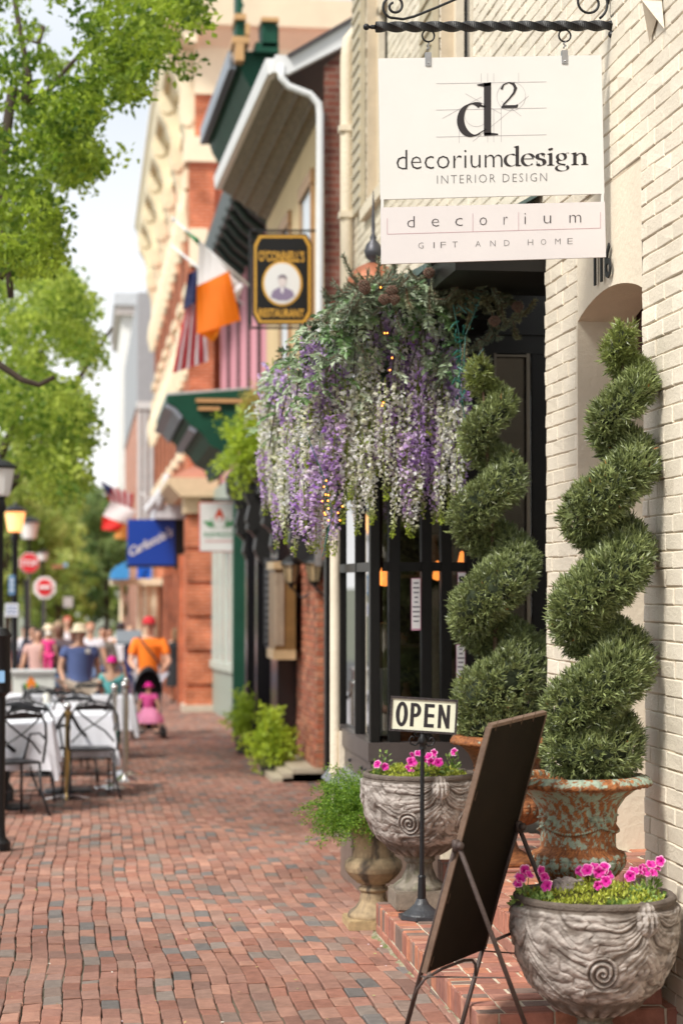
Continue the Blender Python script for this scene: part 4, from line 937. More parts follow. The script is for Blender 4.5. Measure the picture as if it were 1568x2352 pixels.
top = OP(0, -Hd/2, -.012); base = bo+np.array([0, 0, .085]); ax = (top-base)
mb = MB(); mb.tube([base, base+ax*.13], [.02, .017], 14); mb.tube([base+ax*.13, base+ax*.135, base+ax*.145], [.019, .019, .014], 14); mb.tube([base+ax*.12, base+ax*.93], [.0115, .0095], 14); mb.build('pole', M['black'], os_, smooth=True, auto=40)
mb = MB(); mb.lathe([(.018, -.075), (.018, -.07), (.014, -.055), (.02, -.05), (.021, -.035), (.013, -.012), (.009, 0)], tuple(top), 14); mb.build('collar', M['black'], os_, smooth=True)
mb = MB()
for s_ in (-1, 1):
    q = [OP(s_*u, -Hd/2-v, -.012) for u, v in ((.012, .045), (.03, .06), (.05, .055), (.058, .035), (.05, .02), (.038, .022), (.036, .035))]
    mb.tube(q, .0045, 7); q = [OP(s_*u, -Hd/2-v, -.012) for u, v in ((.036, .004), (.028, .02), (.018, .018), (.016, .006))]; mb.tube(q, .004, 6)
mb.build('scroll', M['black'], os_, smooth=True)
mb = MB(); h = .082
P = [(bo[0]+h*1.35*math.cos(a), bo[1]+h*1.35*math.sin(a), bo[2]) for a in [math.radians(x) for x in (22, 68, 112, 158, 202, 248, 292, 338)]]
mb.prism(P, (0, 0, .016)); mb.lathe([(.088, .016), (.085, .022), (.06, .04), (.035, .062), (.022, .088), (.0, .09)], tuple(bo), 24); mb.build('base', mk('base_iron', (.035, .037, .042), .4, var=.3, vs=20, bump=.3), os_)
# ================================================================ wisteria garland on the bay canopy
M['wist'] = mk('wisteria_petal', (1, 1, 1), .55, attr=True, var=0, bump=0, trans=.5)
M['pine'] = mk('pine_needle', (1, 1, 1), .6, attr=True, var=0, bump=0)
M['cone'] = mk('pine_cone', (.16, .09, .06), .7, var=.3, vs=60, bump=.4)
ga = T('wisteria_garland', 'purple and white wisteria garland hanging over the shop bay', 'garland', (1.3, 10.6, 3.1))
PUR = [(.58, .38, .72), (.68, .52, .80), (.44, .24, .62), (.78, .66, .84), (.64, .46, .75)]
WHT = [(.86, .83, .70), (.88, .86, .78), (.80, .80, .58), (.88, .85, .80)]
def raceme(kind, L, seed):
    r = np.random.RandomState(seed); mb = MB(); n = int(L/.0052); C, D, S, K = [], [], [], []
    for i in range(n):
        t_ = (i+.5)/n; z = -t_*L; w = .036*(1-t_)**.7+.006; q = 4 if t_ < .8 else 3
        ang = i*2.4+r.uniform(-.4, .4); o_ = np.array([math.cos(ang), math.sin(ang), 0]); p = np.array([.01*math.sin(z*9+seed), .01*math.cos(z*7), z])+o_*w*r.uniform(.55, 1.1)
        sz = .029*(1-t_*.45)*r.uniform(.65, 1.35)
        if kind == 'p': base = np.array(PUR[r.randint(5)])
        else: base = np.array(WHT[r.randint(4)])
        tip = np.array([.34, .42, .04]); m_ = sm(t_, .74, .97); c = base*(1-m_)+tip*m_
        for j in range(q):
            dd = o_*.7+np.array([0, 0, -.35])+r.normal(size=3)*.6; C.append(p); D.append(dd); S.append(sz*r.uniform(.7, 1.1)); K.append(c*r.uniform(.8, 1.2) if (kind != 'p' or r.rand() > .1) else np.array([.78, .62, .75]))
        if i % 2 == 0: C.append(p-o_*w*.4); D.append(o_+np.array([0, 0, .3])); S.append(sz*.7); K.append(np.array([.26, .34, .05])*r.uniform(.7, 1.2))
    V, F = leafcloud(np.array(C), np.array(S), np.array(D), asp=.78, fold=.5); mb.add(V, F, np.repeat(np.clip(K, 0, .85), 4, 0))
    mb.tube([(.01*math.sin(z*9+seed), .01*math.cos(z*7), z) for z in np.linspace(.03, -L, 8)], [.003]*7+[.001], 4, col=(.28, .34, .05))
    me = mb.build('raceme_tmp', M['wist'], None, local=True); d = me.data; bpy.data.objects.remove(me); return d
PROT = {'p': [raceme('p', L, 20+i) for i, L in enumerate((.42, .52, .60, .36))], 'w': [raceme('w', L, 40+i) for i, L in enumerate((.40, .52, .62))]}
def spot(x, y, lay):
    """lay 0 = outermost layer; canopy near face y=9.9, street face x=1.07"""
    Yn = 9.9+.24*lay
    if x >= 697: return PY(x, y, Yn)
    return PX(x, y, 1.06+.10*lay)
racs = []
bot = np.interp
bx_ = [592, 620, 650, 690, 735, 760, 790, 822, 850, 880, 905, 942, 975, 1005, 1035, 1062]
by_ = [1175, 1215, 1255, 1285, 1300, 1290, 1215, 1240, 1225, 1175, 1230, 1245, 1200, 1215, 1245, 1180]
rr_ = np.random.RandomState(77)
def colat(x, yb):
    if 1012 < x < 1046: return 'w' if rr_.rand() < .9 else 'p'
    if 795 < x < 862: return 'w' if rr_.rand() < .75 else 'p'
    if x < 740 and yb > 1060: return 'w' if rr_.rand() < .75 else 'p'
    if 940 < x < 1012: return 'p' if rr_.rand() < .85 else 'w'
    return 'p' if rr_.rand() < .74 else 'w'
n_ = 0
for row, (f0, lay, step_) in enumerate(((1., 0, 22), (.86, .2, 21), (.66, .25, 21), (.47, .2, 24))):
    x = 597+row*5
    while x < 1066 and n_ < 99:
        xx_ = x+rr_.uniform(-6, 6); yb = np.interp(xx_, bx_, by_); ytop = np.interp(xx_, [590, 640, 700, 780, 900, 1000, 1060], [900, 790, 715, 680, 660, 700, 830])
        b_ = ytop+(yb-ytop)*f0+rr_.uniform(-42, 14); k_ = colat(xx_, b_); lay_ = lay+rr_.uniform(-.2, .5)
        q = spot(xx_, b_, lay_); L0 = rr_.choice([0, 1, 2]) if k_ == 'w' else rr_.choice([0, 1, 2, 3]); d = PROT[k_][L0]; L_ = {'p': (.42, .52, .60, .36), 'w': (.40, .52, .62)}[k_][L0]
        if f0 < .5 and L_ > .5: d = PROT[k_][0]; L_ = {'p': .42, 'w': .40}[k_]
        o = bpy.data.objects.new('raceme', d); COL.objects.link(o); o.parent = ga; s_ = rr_.uniform(.85, 1.12)
        o.location = Vector((q[0], q[1], q[2]+L_*s_))-Vector(ga.location); o.rotation_euler = (rr_.uniform(-.07, .07), rr_.uniform(-.07, .07), rr_.uniform(0, 6)); o.scale = (rr_.uniform(.85, 1.15),)*2+(s_,); o['label'] = 'drooping purple raceme' if k_ == 'p' else 'drooping white raceme'
        n_ += 1; x += step_
# pinnate leaves
def frond(C, D, S, K, p, d, L_, r, pal):
    d = d/np.linalg.norm(d); side = np.cross(d, (0, 0, 1.)); side /= (np.linalg.norm(side)+1e-6)
    n = 6; p = p.copy()
    for i in range(n):
        p = p+d*L_/n; d = d+np.array([0, 0, -.12]); d /= np.linalg.norm(d)
        for s_ in (-1, 1): C.append(p.copy()); D.append(side*s_*.9+d*.5+r.normal(size=3)*.12); S.append(L_*.42*(1-.05*i)*r.uniform(.85, 1.1)); K.append(np.array(pal)*r.uniform(.75, 1.2))
    C.append(p); D.append(d); S.append(L_*.4); K.append(np.array(pal))
C, D, S, K = [], [], [], []
PG = [(.36, .46, .28), (.46, .55, .37), (.28, .38, .20), (.16, .28, .10), (.52, .60, .44), (.12, .22, .09)]
topx = [600, 640, 690, 740, 790, 840, 900, 960, 1010, 1060]; topy = [850, 790, 735, 690, 655, 630, 615, 620, 640, 750]
for k in range(230):
    x = rr_.uniform(596, 1064); yt = np.interp(x, topx, topy)+18; y = yt+abs(rr_.normal())*88+rr_.uniform(0, 14)
    if y > 1180: continue
    q = spot(x, y, rr_.uniform(-.3, .4)); a = rr_.uniform(0, 2*PI); d = np.array([math.cos(a)*.9, -abs(math.sin(a)), rr_.uniform(-.9, .4)])
    frond(C, D, S, K, q, d, rr_.uniform(.07, .13), rr_, PG[rr_.randint(6)])
mb = MB(); V, F = leafcloud(np.array(C), np.array(S), np.array(D), asp=.5, fold=.35); mb.add(V, F, np.repeat(np.array(K), 4, 0))
for k in range(26):
    x = rr_.uniform(620, 1050); y = np.interp(x, topx, topy)+rr_.uniform(30, 90); q = spot(x, y, .2); x2 = x+rr_.uniform(-70, 20); y2 = y+rr_.uniform(60, 190); p2 = spot(max(x2, 600), y2, .0)
    mb.tube([q, (q+p2)/2+np.array([0, -.05, .05]), p2], .004, 5, col=(.07, .06, .05))
mb.build('foliage', M['leafg'], ga)
# dark green mass lying on the canopy behind the racemes
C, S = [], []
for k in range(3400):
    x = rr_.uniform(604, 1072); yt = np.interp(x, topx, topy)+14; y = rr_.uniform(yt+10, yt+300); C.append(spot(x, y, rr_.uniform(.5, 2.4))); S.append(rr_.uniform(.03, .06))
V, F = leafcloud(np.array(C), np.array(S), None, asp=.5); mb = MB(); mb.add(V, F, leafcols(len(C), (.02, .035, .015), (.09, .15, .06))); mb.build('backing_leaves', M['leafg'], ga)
# pine sprays: (x, y, dx, dy, length m, yellowness, Y)
def spray(mb, a, b, r, yel, dens=1.):
    a, b = np.array(a), np.array(b); n = int(np.linalg.norm(b-a)/.0028*dens); ax = (b-a)/np.linalg.norm(b-a); C, D, S = [], [], []
    for i in range(n):
        t_ = i/n; p = a+(b-a)*t_+np.array([0, 0, -.03*math.sin(t_*PI)])
        for j in range(5): C.append(p+r.normal(size=3)*.003); dd = r.normal(size=3); dd -= ax*np.dot(dd, ax)*.9; D.append(dd/np.linalg.norm(dd)+ax*.75); S.append(r.uniform(.016, .026))
    V, F = leafcloud(np.array(C), np.array(S), np.array(D), asp=.2, fold=.1)
    c0 = np.array([.07, .10, .065])*(1-yel)+np.array([.19, .18, .07])*yel; c1_ = np.array([.26, .31, .22])*(1-yel)+np.array([.50, .46, .26])*yel
    mb.add(V, F, leafcols(len(C), c0, c1_)); mb.tube([a, (a+b)/2+np.array([0, 0, -.03]), b], .0035, 5, col=(.16, .08, .045))
r = np.random.RandomState(9)
groups = [MB() for _ in range(5)]
for k in range(120):          # upper crown of the garland
    x = r.uniform(770, 1130); y = np.interp(x, [770, 830, 900, 1000, 1130], [690, 655, 632, 622, 620])+abs(r.normal())*34-8
    q = PY(x, y, r.uniform(9.7, 10.3)); d = np.array([r.uniform(-1, 1), r.uniform(-.8, .3), r.uniform(-.5, .45)]); d *= r.uniform(.10, .19)/np.linalg.norm(d); spray(groups[k % 3], q, q+d, r, r.choice([0, .1, .2, .5]))
for _k in range(60):
    x = r.uniform(985, 1185); y = 618+abs(r.normal())*30; a_ = r.uniform(.2, 2.9); L0_ = r.uniform(25, 60); Ya = r.uniform(9.8, 9.98); spray(groups[4 if x > 1080 else 3], PY(x, y, Ya), PY(x+L0_*math.cos(a_), y+L0_*math.sin(a_), Ya-.04), r, r.choice([.2, .4, .6, .8]), 1.2)
for x0, y0, x1, y1, ye in ((1090, 640, 1072, 752, .8), (1110, 640, 1120, 700, .6), (1120, 645, 1100, 690, .7), (1060, 650, 1050, 720, .8), (1040, 655, 1030, 700, .5), (1110, 660, 1128, 712, .5), (1128, 712, 1140, 760, .1), (1140, 755, 1180, 722, .2), (1180, 725, 1229, 688, .8), (1175, 725, 1190, 775, .7), (1140, 760, 1100, 780, .1), (1135, 745, 1080, 800, .1), (1100, 780, 1065, 800, .3), (1150, 700, 1165, 745, .6), (1120, 735, 1150, 775, .1), (1150, 660, 1190, 700, .5), (1070, 785, 1062, 815, .8), (1100, 790, 1125, 825, .3), (1060, 640, 1085, 690, .4), (1160, 660, 1180, 690, .6), (1195, 690, 1190, 735, .6), (870, 720, 885, 790, .05), (850, 700, 830, 760, .05), (905, 700, 925, 760, .1), (800, 720, 770, 790, .05), (780, 680, 742, 664, .1), (830, 790, 850, 850, .05), (760, 690, 744, 668, 0)):
    Ya = r.uniform(9.78, 9.9); spray(groups[3 if x0 < 1000 else 4], PY(x0, y0, Ya), PY(x1, y1, Ya-.05), r, ye, 1.1)
for g in groups: g.build('pine_spray', M['pine'], ga)
for x, y in ((835, 655), (838, 664), (900, 668), (905, 688), (882, 688), (985, 627), (1135, 738), (1188, 705)):
    mb = MB(); q = PY(x, y, 9.62); R_ = .026
    for i in range(70):
        t_ = i/70; a = i*2.4; rad = R_*math.sin(PI*(.12+.85*t_)); p = q+np.array([rad*math.cos(a), rad*math.sin(a), -.05*t_+.025]); mb.sph(p, (.0075, .0075, .0035), 5, 3)
    mb.build('pine_cone', M['cone'], ga, origin=tuple(q))
mb = MB(); teal = mk('teal_cable', (.012, .11, .085), .4, var=0, bump=0)
P = [(1040, 700), (1052, 760), (1058, 810), (1054, 870), (1062, 930), (1070, 985)]; mb.tube([PY(x, y, 9.7) for x, y in P], .0028, 5)
P = [(1100, 690), (1085, 730), (1068, 770), (1064, 850), (1086, 835), (1110, 800)]; mb.tube([PY(x, y, 9.68) for x, y in P], .0028, 5)
P = [(705, 1000), (745, 1100), (762, 1180), (740, 1280)]; mb.tube([PY(x, y, 9.85) for x, y in P], .0025, 5)
for k in range(46):
    x, y = r.uniform(1036, 1100), r.uniform(680, 940); x = 1045+(x-1036)*.4 if y > 760 else x; q = PY(x, y, 9.68); d = r.normal(size=3)*.02; mb.tube([q, q+d*.5, q+d], [.0035, .0045, .001], 5)
mb.build('light_cable', teal, ga)
bulb = mk('amber_bulb', (.9, .4, .1), .4, var=0, bump=0, emit=(1., .26, .03), es=4.)
for x, y in ((874, 660), (891, 672), (883, 765), (889, 765), (900, 822), (895, 850), (880, 925), (877, 932), (749, 1104), (744, 1118), (748, 1136), (754, 1137), (740, 1151), (753, 1150), (754, 1168), (745, 1178), (747, 1182), (776, 1178), (754, 1195), (780, 1195), (786, 1163)):
    mb = MB(); mb.sph(PY(x, y, 9.7), .0042, 8, 6); mb.build('fairy_light', bulb, ga)
# a few wisteria leaf tufts reaching left over the pub sign
# ================================================================ middle distance buildings
def mkbrick(name, c1_, c2_, cm, scale=4.6, bw=.5, rough=.85):
    m = bpy.data.materials.new(name); m.use_nodes = True; N = m.node_tree.nodes; L = m.node_tree.links; b = N['Principled BSDF']
    tc = N.new('ShaderNodeTexCoord'); sx = N.new('ShaderNodeSeparateXYZ'); L.new(tc.outputs['Object'], sx.inputs[0]); ad = N.new('ShaderNodeMath'); L.new(sx.outputs[0], ad.inputs[0]); L.new(sx.outputs[1], ad.inputs[1])
    cx = N.new('ShaderNodeCombineXYZ'); L.new(ad.outputs[0], cx.inputs[0]); L.new(sx.outputs[2], cx.inputs[1])
    br_ = N.new('ShaderNodeTexBrick'); br_.inputs['Scale'].default_value = scale; br_.inputs['Brick Width'].default_value = bw*2; br_.inputs['Row Height'].default_value = .32; br_.inputs['Mortar Size'].default_value = .03; br_.inputs['Color1'].default_value = (*c1_, 1); br_.inputs['Color2'].default_value = (*c2_, 1); br_.inputs['Mortar'].default_value = (*cm, 1); br_.inputs['Bias'].default_value = -.1
    L.new(cx.outputs[0], br_.inputs['Vector'])
    nz = N.new('ShaderNodeTexNoise'); nz.inputs['Scale'].default_value = 2.6; nz.inputs['Detail'].default_value = 6; L.new(tc.outputs['Object'], nz.inputs['Vector']); rp = N.new('ShaderNodeValToRGB'); rp.color_ramp.elements[0].position = .3; rp.color_ramp.elements[1].position = .7; rp.color_ramp.elements[0].color = (.6, .58, .56, 1); rp.color_ramp.elements[1].color = (1.25, 1.25, 1.25, 1); L.new(nz.outputs['Fac'], rp.inputs[0])
    mx = N.new('ShaderNodeMix'); mx.data_type = 'RGBA'; mx.blend_type = 'MULTIPLY'; mx.inputs[0].default_value = 1; L.new(br_.outputs[0], mx.inputs[6]); L.new(rp.outputs[0], mx.inputs[7]); L.new(mx.outputs[2], b.inputs['Base Color']); b.inputs['Roughness'].default_value = rough; b.inputs['Specular IOR Level'].default_value = .08
    MATS[name] = m; return m
M['orangebrick'] = mkbrick('orange_brick', (.52, .155, .07), (.40, .115, .055), (.58, .32, .22))
M['darkbrick'] = mkbrick('dark_red_brick', (.18, .065, .045), (.12, .045, .035), (.20, .14, .11))
M['trimcream'] = mk('trim_cream', (.80, .70, .50), .7, spec=.15, var=.08, vs=2, bump=.1)
M['beige'] = mk('beige_wall', (.64, .49, .29), .8, spec=.1, var=.1, vs=1.2, bump=.1)
M['pipewhite'] = mk('white_pipe', (.66, .66, .65), .45, var=.06, vs=4, bump=.05)
M['soffit'] = mk('weathered_soffit', (.19, .155, .115), .85, var=.35, vs=5, bump=.2, stretch=(6, 1, 6))
M['green'] = mk('dark_green_paint', (.009, .062, .036), .55, spec=.2, var=.2, vs=3, bump=.05)
M['greyblue'] = mk('grey_blue_trim', (.22, .25, .29), .5, var=.15, vs=3, bump=.05)
M['tan'] = mk('tan_trim', (.50, .29, .12), .5, var=.1, vs=5, bump=.05)
M['gold'] = mk('gold_paint', (.62, .33, .04), .45, var=.08, vs=9, bump=.05)
M['panedark'] = mk('window_dark', (.02, .022, .025), .07, var=0, bump=0, spec=.8)
M['panelight'] = mk('window_light', (.42, .47, .48), .12, var=.2, vs=.8, bump=0, spec=.8)
def q3(x, y, Y): return PY(x, y, Y)
# ---------------------------------------------------------------- beige pub building
G = lambda y: gz(y)-.4
pb = T('beige_pub_building', 'beige building with a black pub front and weathered wooden eaves', 'building', (2.4, 23, gz(23)))
mb = MB(); mb.box((2.37, 20.0, G(20)), (9, 26.6, 6.55)); w0 = mb.build('wall', M['beige'], pb)
mb = MB(); g0, g1 = q3(738, 235, 20), q3(805, 90, 20)
mb.prism([(2.36, 19.97, G(20)), (9, 19.97, G(20)), (9, 19.97, 9.5), (5.8, 19.97, 9.9), (2.36, 19.97, 6.9)], (0, .03, 0)); mb.build('gable_brick', M['darkbrick'], w0)
a, b = q3(626, 168, 20), q3(503, 432, 26.4); c, d = q3(572, 452, 26.4), np.array([2.37, 20.0, 6.50])
mb = MB(); mb.prism([a, d, np.array([2.37, 26.5, 6.50]), b], (0, 0, .03))
for t_ in (.25, .5, .78):
    p0_, p1_ = a+(d-a)*t_, b+(np.array([2.37, 26.5, 6.5])-b)*t_; mb.prism([p0_+(0, 0, -.03), p0_+(.05, 0, -.03), p1_+(.05, 0, -.03), p1_+(0, 0, -.03)], (0, 0, .03))
mb.build('soffit', M['soffit'], pb)
mb = MB(); e0, e1 = q3(626, 150, 20), q3(503, 420, 26.4)
mb.prism([e0+(-.05, 0, -.09), e0+(.04, 0, -.09), e0+(.04, 0, .07), e0+(-.07, 0, .07)], e1-e0); mb.prism([q3(624, 165, 19.9), q3(664, 170, 19.9), q3(668, 128, 19.9), q3(632, 125, 19.9)], (0, .3, 0)); mb.build('gutter', M['pipewhite'], pb)
mb = MB(); mb.prism([q3(664, 168, 19.9), q3(668, 128, 19.9), q3(815, 42, 19.9), q3(1100, -120, 19.9), q3(1100, -70, 19.9), q3(815, 92, 19.9)], (0, .12, 0)); mb.build('rake_board', M['pipewhite'], pb)
rt = q3(668, 118, 19.9); mb = MB(); mb.prism([q3(660, 124, 19.85), q3(815, 34, 19.85), q3(1100, -128, 19.85), q3(1100, -120, 19.85), q3(815, 43, 19.85), q3(664, 131, 19.85)], (-.1, 6.7, .05)); mb.build('roof', mk('dark_shingle', (.06, .05, .05), .8), pb)
mb = MB(); mb.tube([q3(645, 150, 19.9), q3(646, 178, 19.9), q3(662, 198, 19.9), q3(712, 217, 19.9), q3(731, 238, 19.9), q3(735, 262, 19.9), q3(733, 700, 19.9), q3(731, 1300, 19.9)], .038, 12); mb.build('downpipe', M['pipewhite'], pb, smooth=True)
for y0, y1 in ((21.0, 22.0), (23.4, 24.4)):
    mb = MB(); mb.box((2.33, y0-.1, 3.9), (2.37, y1+.1, 4.02)); mb.box((2.33, y0-.1, 4.02), (2.37, y0, 5.9)); mb.box((2.33, y1, 4.02), (2.37, y1+.1, 5.9)); mb.box((2.32, y0-.12, 5.9), (2.37, y1+.12, 6.05)); f = mb.build('window', mk('brown_trim', (.36, .21, .10), .6), pb)
    mb = MB(); mb.box((2.35, y0, 4.02), (2.365, y1, 5.9)); mb.build('pane', M['panelight'], f)
# pub front
mb = MB(); mb.box((2.36, 21.95, G(22)), (2.5, 26.6, 2.75)); pf = mb.build('pub_front', mk('gloss_black', (.012, .011, .013), .18, spec=.7, var=0, bump=0), pb)
for k, (ya, yb) in enumerate(((21.95, 22.75), (23.3, 23.5), (23.75, 23.95), (24.6, 24.9), (25.5, 25.75), (26.15, 26.5))):
    mb = MB(); xx = 2.08 if k in (0, 3, 5) else 2.22; mb.box((xx, ya, G(ya)), (2.36, yb, 2.75), bev=.012); mb.box((xx-.05, ya-.04, G(ya)), (2.36, yb+.04, gz(ya)+.42), bev=.01); mb.build('column', MATS['gloss_black'], pf)
for ya, yb in ((22.75, 23.3), (24.9, 25.5)):
    mb = MB(); mb.box((2.335, ya+.04, gz(ya)+.5), (2.36, yb-.04, 2.5)); mb.build('pane', M['panedark'], pf)
mb = MB(); prof = [(2.37, 2.62), (2.14, 2.62), (2.12, 2.72), (2.02, 2.74), (2.0, 2.95), (1.9, 3.0), (1.86, 3.1), (2.37, 3.3)]
mb.prism([(x, 20.15, z) for x, z in prof], (0, 6.35, 0)); mb.build('cornice', MATS['gloss_black'], pf)
for ya in (20.2, 22.2, 24.4, 26.2):
    mb = MB(); pr = [(2.37, 3.2), (1.87, 3.15), (1.81, 3.05), (1.82, 2.86), (1.9, 2.78), (1.97, 2.62), (1.93, 2.45), (1.97, 2.32), (2.05, 2.22), (2.03, 2.08), (2.1, 1.93), (2.2, 1.86), (2.37, 1.84)]; mb.prism([(x, ya, z) for x, z in pr], (0, .26, 0)); mb.tube([(1.93, ya-.02, 3.0), (1.93, ya+.28, 3.0)], .09, 14); mb.tube([(2.0, ya-.02, 2.35), (2.0, ya+.28, 2.35)], .06, 12); mb.build('bracket', mk('carved_black', (.015, .014, .014), .4, spec=.5, bump=.6, bs=25), pf)
mb = MB(); A = layout(1.8, 3.3, .21, .073, .011); brickset(mb, A, (2.3, 20.1, -.62), (0, 1, 0), (0, 0, 1), (-1, 0, 0), .012, .004, .003, pick([(.42, .15, .085), (.36, .12, .07), (.30, .11, .07), (.46, .20, .12)], len(A), .15))
A = layout(.3, 3.3, .21, .073, .011); brickset(mb, A, (2.3, 20.1, -.62), (1, 0, 0), (0, 0, 1), (0, -1, 0), .012, .004, .003, pick([(.42, .15, .085), (.36, .12, .07), (.46, .20, .12)], len(A), .15))
mb.box((2.3, 20.1, -.62), (2.37, 21.9, 2.68), (.5, .40, .30)); mb.build('brick_pier', M['stepb'], pb)
mb = MB(); 
for k in range(3): mb.box((2.05-.1*k, 20.0, gz(20)-.3), (2.37, 21.6, gz(20)+.13-.043*k))
mb.build('door_step', mk('step_stone', (.42, .36, .26), .8), pb)
# pub lanterns, box, menu
def lantern(x, y, Yl, label):
    c = q3(x, y, Yl); t = T('wall_lantern', label, 'lantern', tuple(c), group='lanterns by the pub door'); mb = MB()
    mb.lathe([(.0, .20), (.02, .19), (.02, .17), (.05, .15), (.11, .10), (.12, .085), (.10, .08)], tuple(c), 8); mb.lathe([(.02, -.16), (.03, -.13), (.055, -.11), (.06, -.1)], tuple(c), 8)
    for i in range(8):
        a = PI/4*i; mb.tube([c+(.095*math.cos(a), .095*math.sin(a), .08), c+(.06*math.cos(a), .06*math.sin(a), -.1)], .006, 4)
    mb.tube([c+(0, 0, -.15), c+(.1, 0, -.26), c+(.25, 0, -.2), c+(.34, 0, -.05)], .013, 6); mb.build('frame', M['black'], t)
    mb = MB(); mb.lathe([(.09, .08), (.055, -.1)], tuple(c), 8); mb.build('glass', mk('amber_glass', (.42, .30, .16), .15, var=.2, vs=20, bump=0), t)
lantern(669, 1315, 20.6, 'black lantern with amber glass nearer the fluted bronze box'); lantern(722, 1312, 20.0, 'black lantern with amber glass in front of the brick pier')
c = q3(655, 1400, 21.2); mb = MB(); a_ = q3(631, 1515, 21.3); b_ = q3(679, 1290, 21.3)
mb.box((a_[0], 21.3, a_[2]), (b_[0], 22.0, b_[2]), (.20, .11, .035)); 
for k in range(4): x_ = a_[0]+.012+k*.025; mb.tube([(x_, 21.29, a_[2]+.15), (x_, 21.29, b_[2]-.12)], .011, 8, col=(.42, .33, .24))
mb.box((a_[0]-.02, 21.27, a_[2]), (b_[0], 22.02, a_[2]+.1), (.5, .36, .2)); mb.box((a_[0]-.02, 21.27, b_[2]-.08), (b_[0]+.01, 22.02, b_[2]), (.5, .36, .2))
o = mb.build('fluted_box', mk('bronze_mix', (1, 1, 1), .45, metal=.2, attr=True, var=.25, vs=8), origin=tuple(a_)); tag(o, 'gilded fluted pilaster box mounted on the black pub front', 'pilaster')
a_ = q3(606, 1480, 22.6); b_ = q3(627, 1282, 22.6); mb = MB(); mb.box((a_[0], 22.55, a_[2]), (b_[0], 22.6, b_[2]), (.05, .05, .055))
for k in range(14): z_ = b_[2]-.06-k*.073; mb.box((a_[0]+.012, 22.546, z_), (a_[0]+.03+rnd.random()*.045, 22.55, z_+.018), (.22, .22, .23))
o = mb.build('menu_board', mk('chalk_board', (1, 1, 1), .7, attr=True, var=.1), origin=tuple(a_)); tag(o, 'tall narrow chalk menu board on the black pub front', 'menu board')
# ---------------------------------------------------------------- bushes
def bush(name, label, c, rad, n, ca, cb_, size=.05, asp=.5, seed=1, droop=0., group=None, pot=None, cat='plant', lump=.5):
    r = np.random.RandomState(seed); t = T(name, label, cat, (c[0], c[1], c[2]), group=group)
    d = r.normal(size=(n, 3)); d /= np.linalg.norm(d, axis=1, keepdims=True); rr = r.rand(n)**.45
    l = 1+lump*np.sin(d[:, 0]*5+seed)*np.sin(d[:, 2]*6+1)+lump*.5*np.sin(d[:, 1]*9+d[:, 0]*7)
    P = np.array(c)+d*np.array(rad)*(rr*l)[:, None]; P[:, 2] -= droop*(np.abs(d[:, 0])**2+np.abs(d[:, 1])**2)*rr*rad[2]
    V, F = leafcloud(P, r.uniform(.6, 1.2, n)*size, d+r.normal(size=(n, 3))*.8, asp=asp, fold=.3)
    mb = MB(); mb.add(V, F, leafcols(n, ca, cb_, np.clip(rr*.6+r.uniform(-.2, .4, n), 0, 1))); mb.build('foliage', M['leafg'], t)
    if pot: mb = MB(); mb.lathe([(0, 0), (pot*.7, 0), (pot, pot*1.4), (pot*1.05, pot*1.5), (pot*.9, pot*1.5), (0, pot*1.3)], (c[0], c[1], gz(c[1])), 18); mb.build('pot', mk('dark_pot', (.05, .045, .04), .7), t)
    return t
LG = ((.22, .34, .02), (.58, .72, .06))
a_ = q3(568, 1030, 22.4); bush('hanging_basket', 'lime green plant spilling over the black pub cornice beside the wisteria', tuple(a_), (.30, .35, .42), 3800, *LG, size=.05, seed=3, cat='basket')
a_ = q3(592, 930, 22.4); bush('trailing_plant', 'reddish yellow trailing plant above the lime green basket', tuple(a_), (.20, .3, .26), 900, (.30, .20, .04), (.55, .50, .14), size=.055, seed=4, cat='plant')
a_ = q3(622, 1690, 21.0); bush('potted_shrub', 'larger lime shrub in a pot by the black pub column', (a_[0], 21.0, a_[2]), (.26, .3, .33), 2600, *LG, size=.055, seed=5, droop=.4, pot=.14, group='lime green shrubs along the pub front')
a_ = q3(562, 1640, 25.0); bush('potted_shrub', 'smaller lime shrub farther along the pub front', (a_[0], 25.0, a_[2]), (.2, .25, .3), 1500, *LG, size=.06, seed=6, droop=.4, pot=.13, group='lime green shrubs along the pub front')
# ---------------------------------------------------------------- pub sign
Yp = 20.3; t = T('pub_sign', 'black and gold pub sign with an oval portrait hanging over the pavement', 'sign', tuple(q3(648, 745, Yp)))
oct_ = [(592, 537), (704, 537), (717, 560), (717, 722), (704, 745), (592, 745), (580, 722), (580, 560)]
def inset(P, d, cx=648, cy=641): return [(cx+(x-cx)*(1-d/68), cy+(y-cy)*(1-d/104)) for x, y in P]
def plate(P, Y_, th, nm, mat, par=t):
    mb = MB(); mb.prism([q3(x, y, Y_) for x, y in P][::-1], (0, th, 0)); return mb.build(nm, mat, par)
plate(oct_, Yp, .04, 'panel', M['blackwood'])
P0, P1 = inset(oct_, 4), inset(oct_, 9); mb = MB()
for i in range(8):
    j = (i+1) % 8; mb.quad(*[q3(x, y, Yp-.004) for x, y in (P0[i], P0[j], P1[j], P1[i])])
mb.build('border', M['gold'], t)
def ov(cx, cy, rx, ry, n=32): return [(cx+rx*math.cos(2*PI*i/n), cy+ry*math.sin(2*PI*i/n)) for i in range(n)]
plate(ov(648, 651, 46, 52), Yp-.008, .007, 'oval_rim', M['gold']); plate(ov(648, 651, 41, 47), Yp-.013, .004, 'oval', M['white'])
mb = MB(); Yb = Yp-.016
def fill(P, Y_, col): mb.add([q3(x, y, Y_) for x, y in P], [list(range(len(P)))], col)
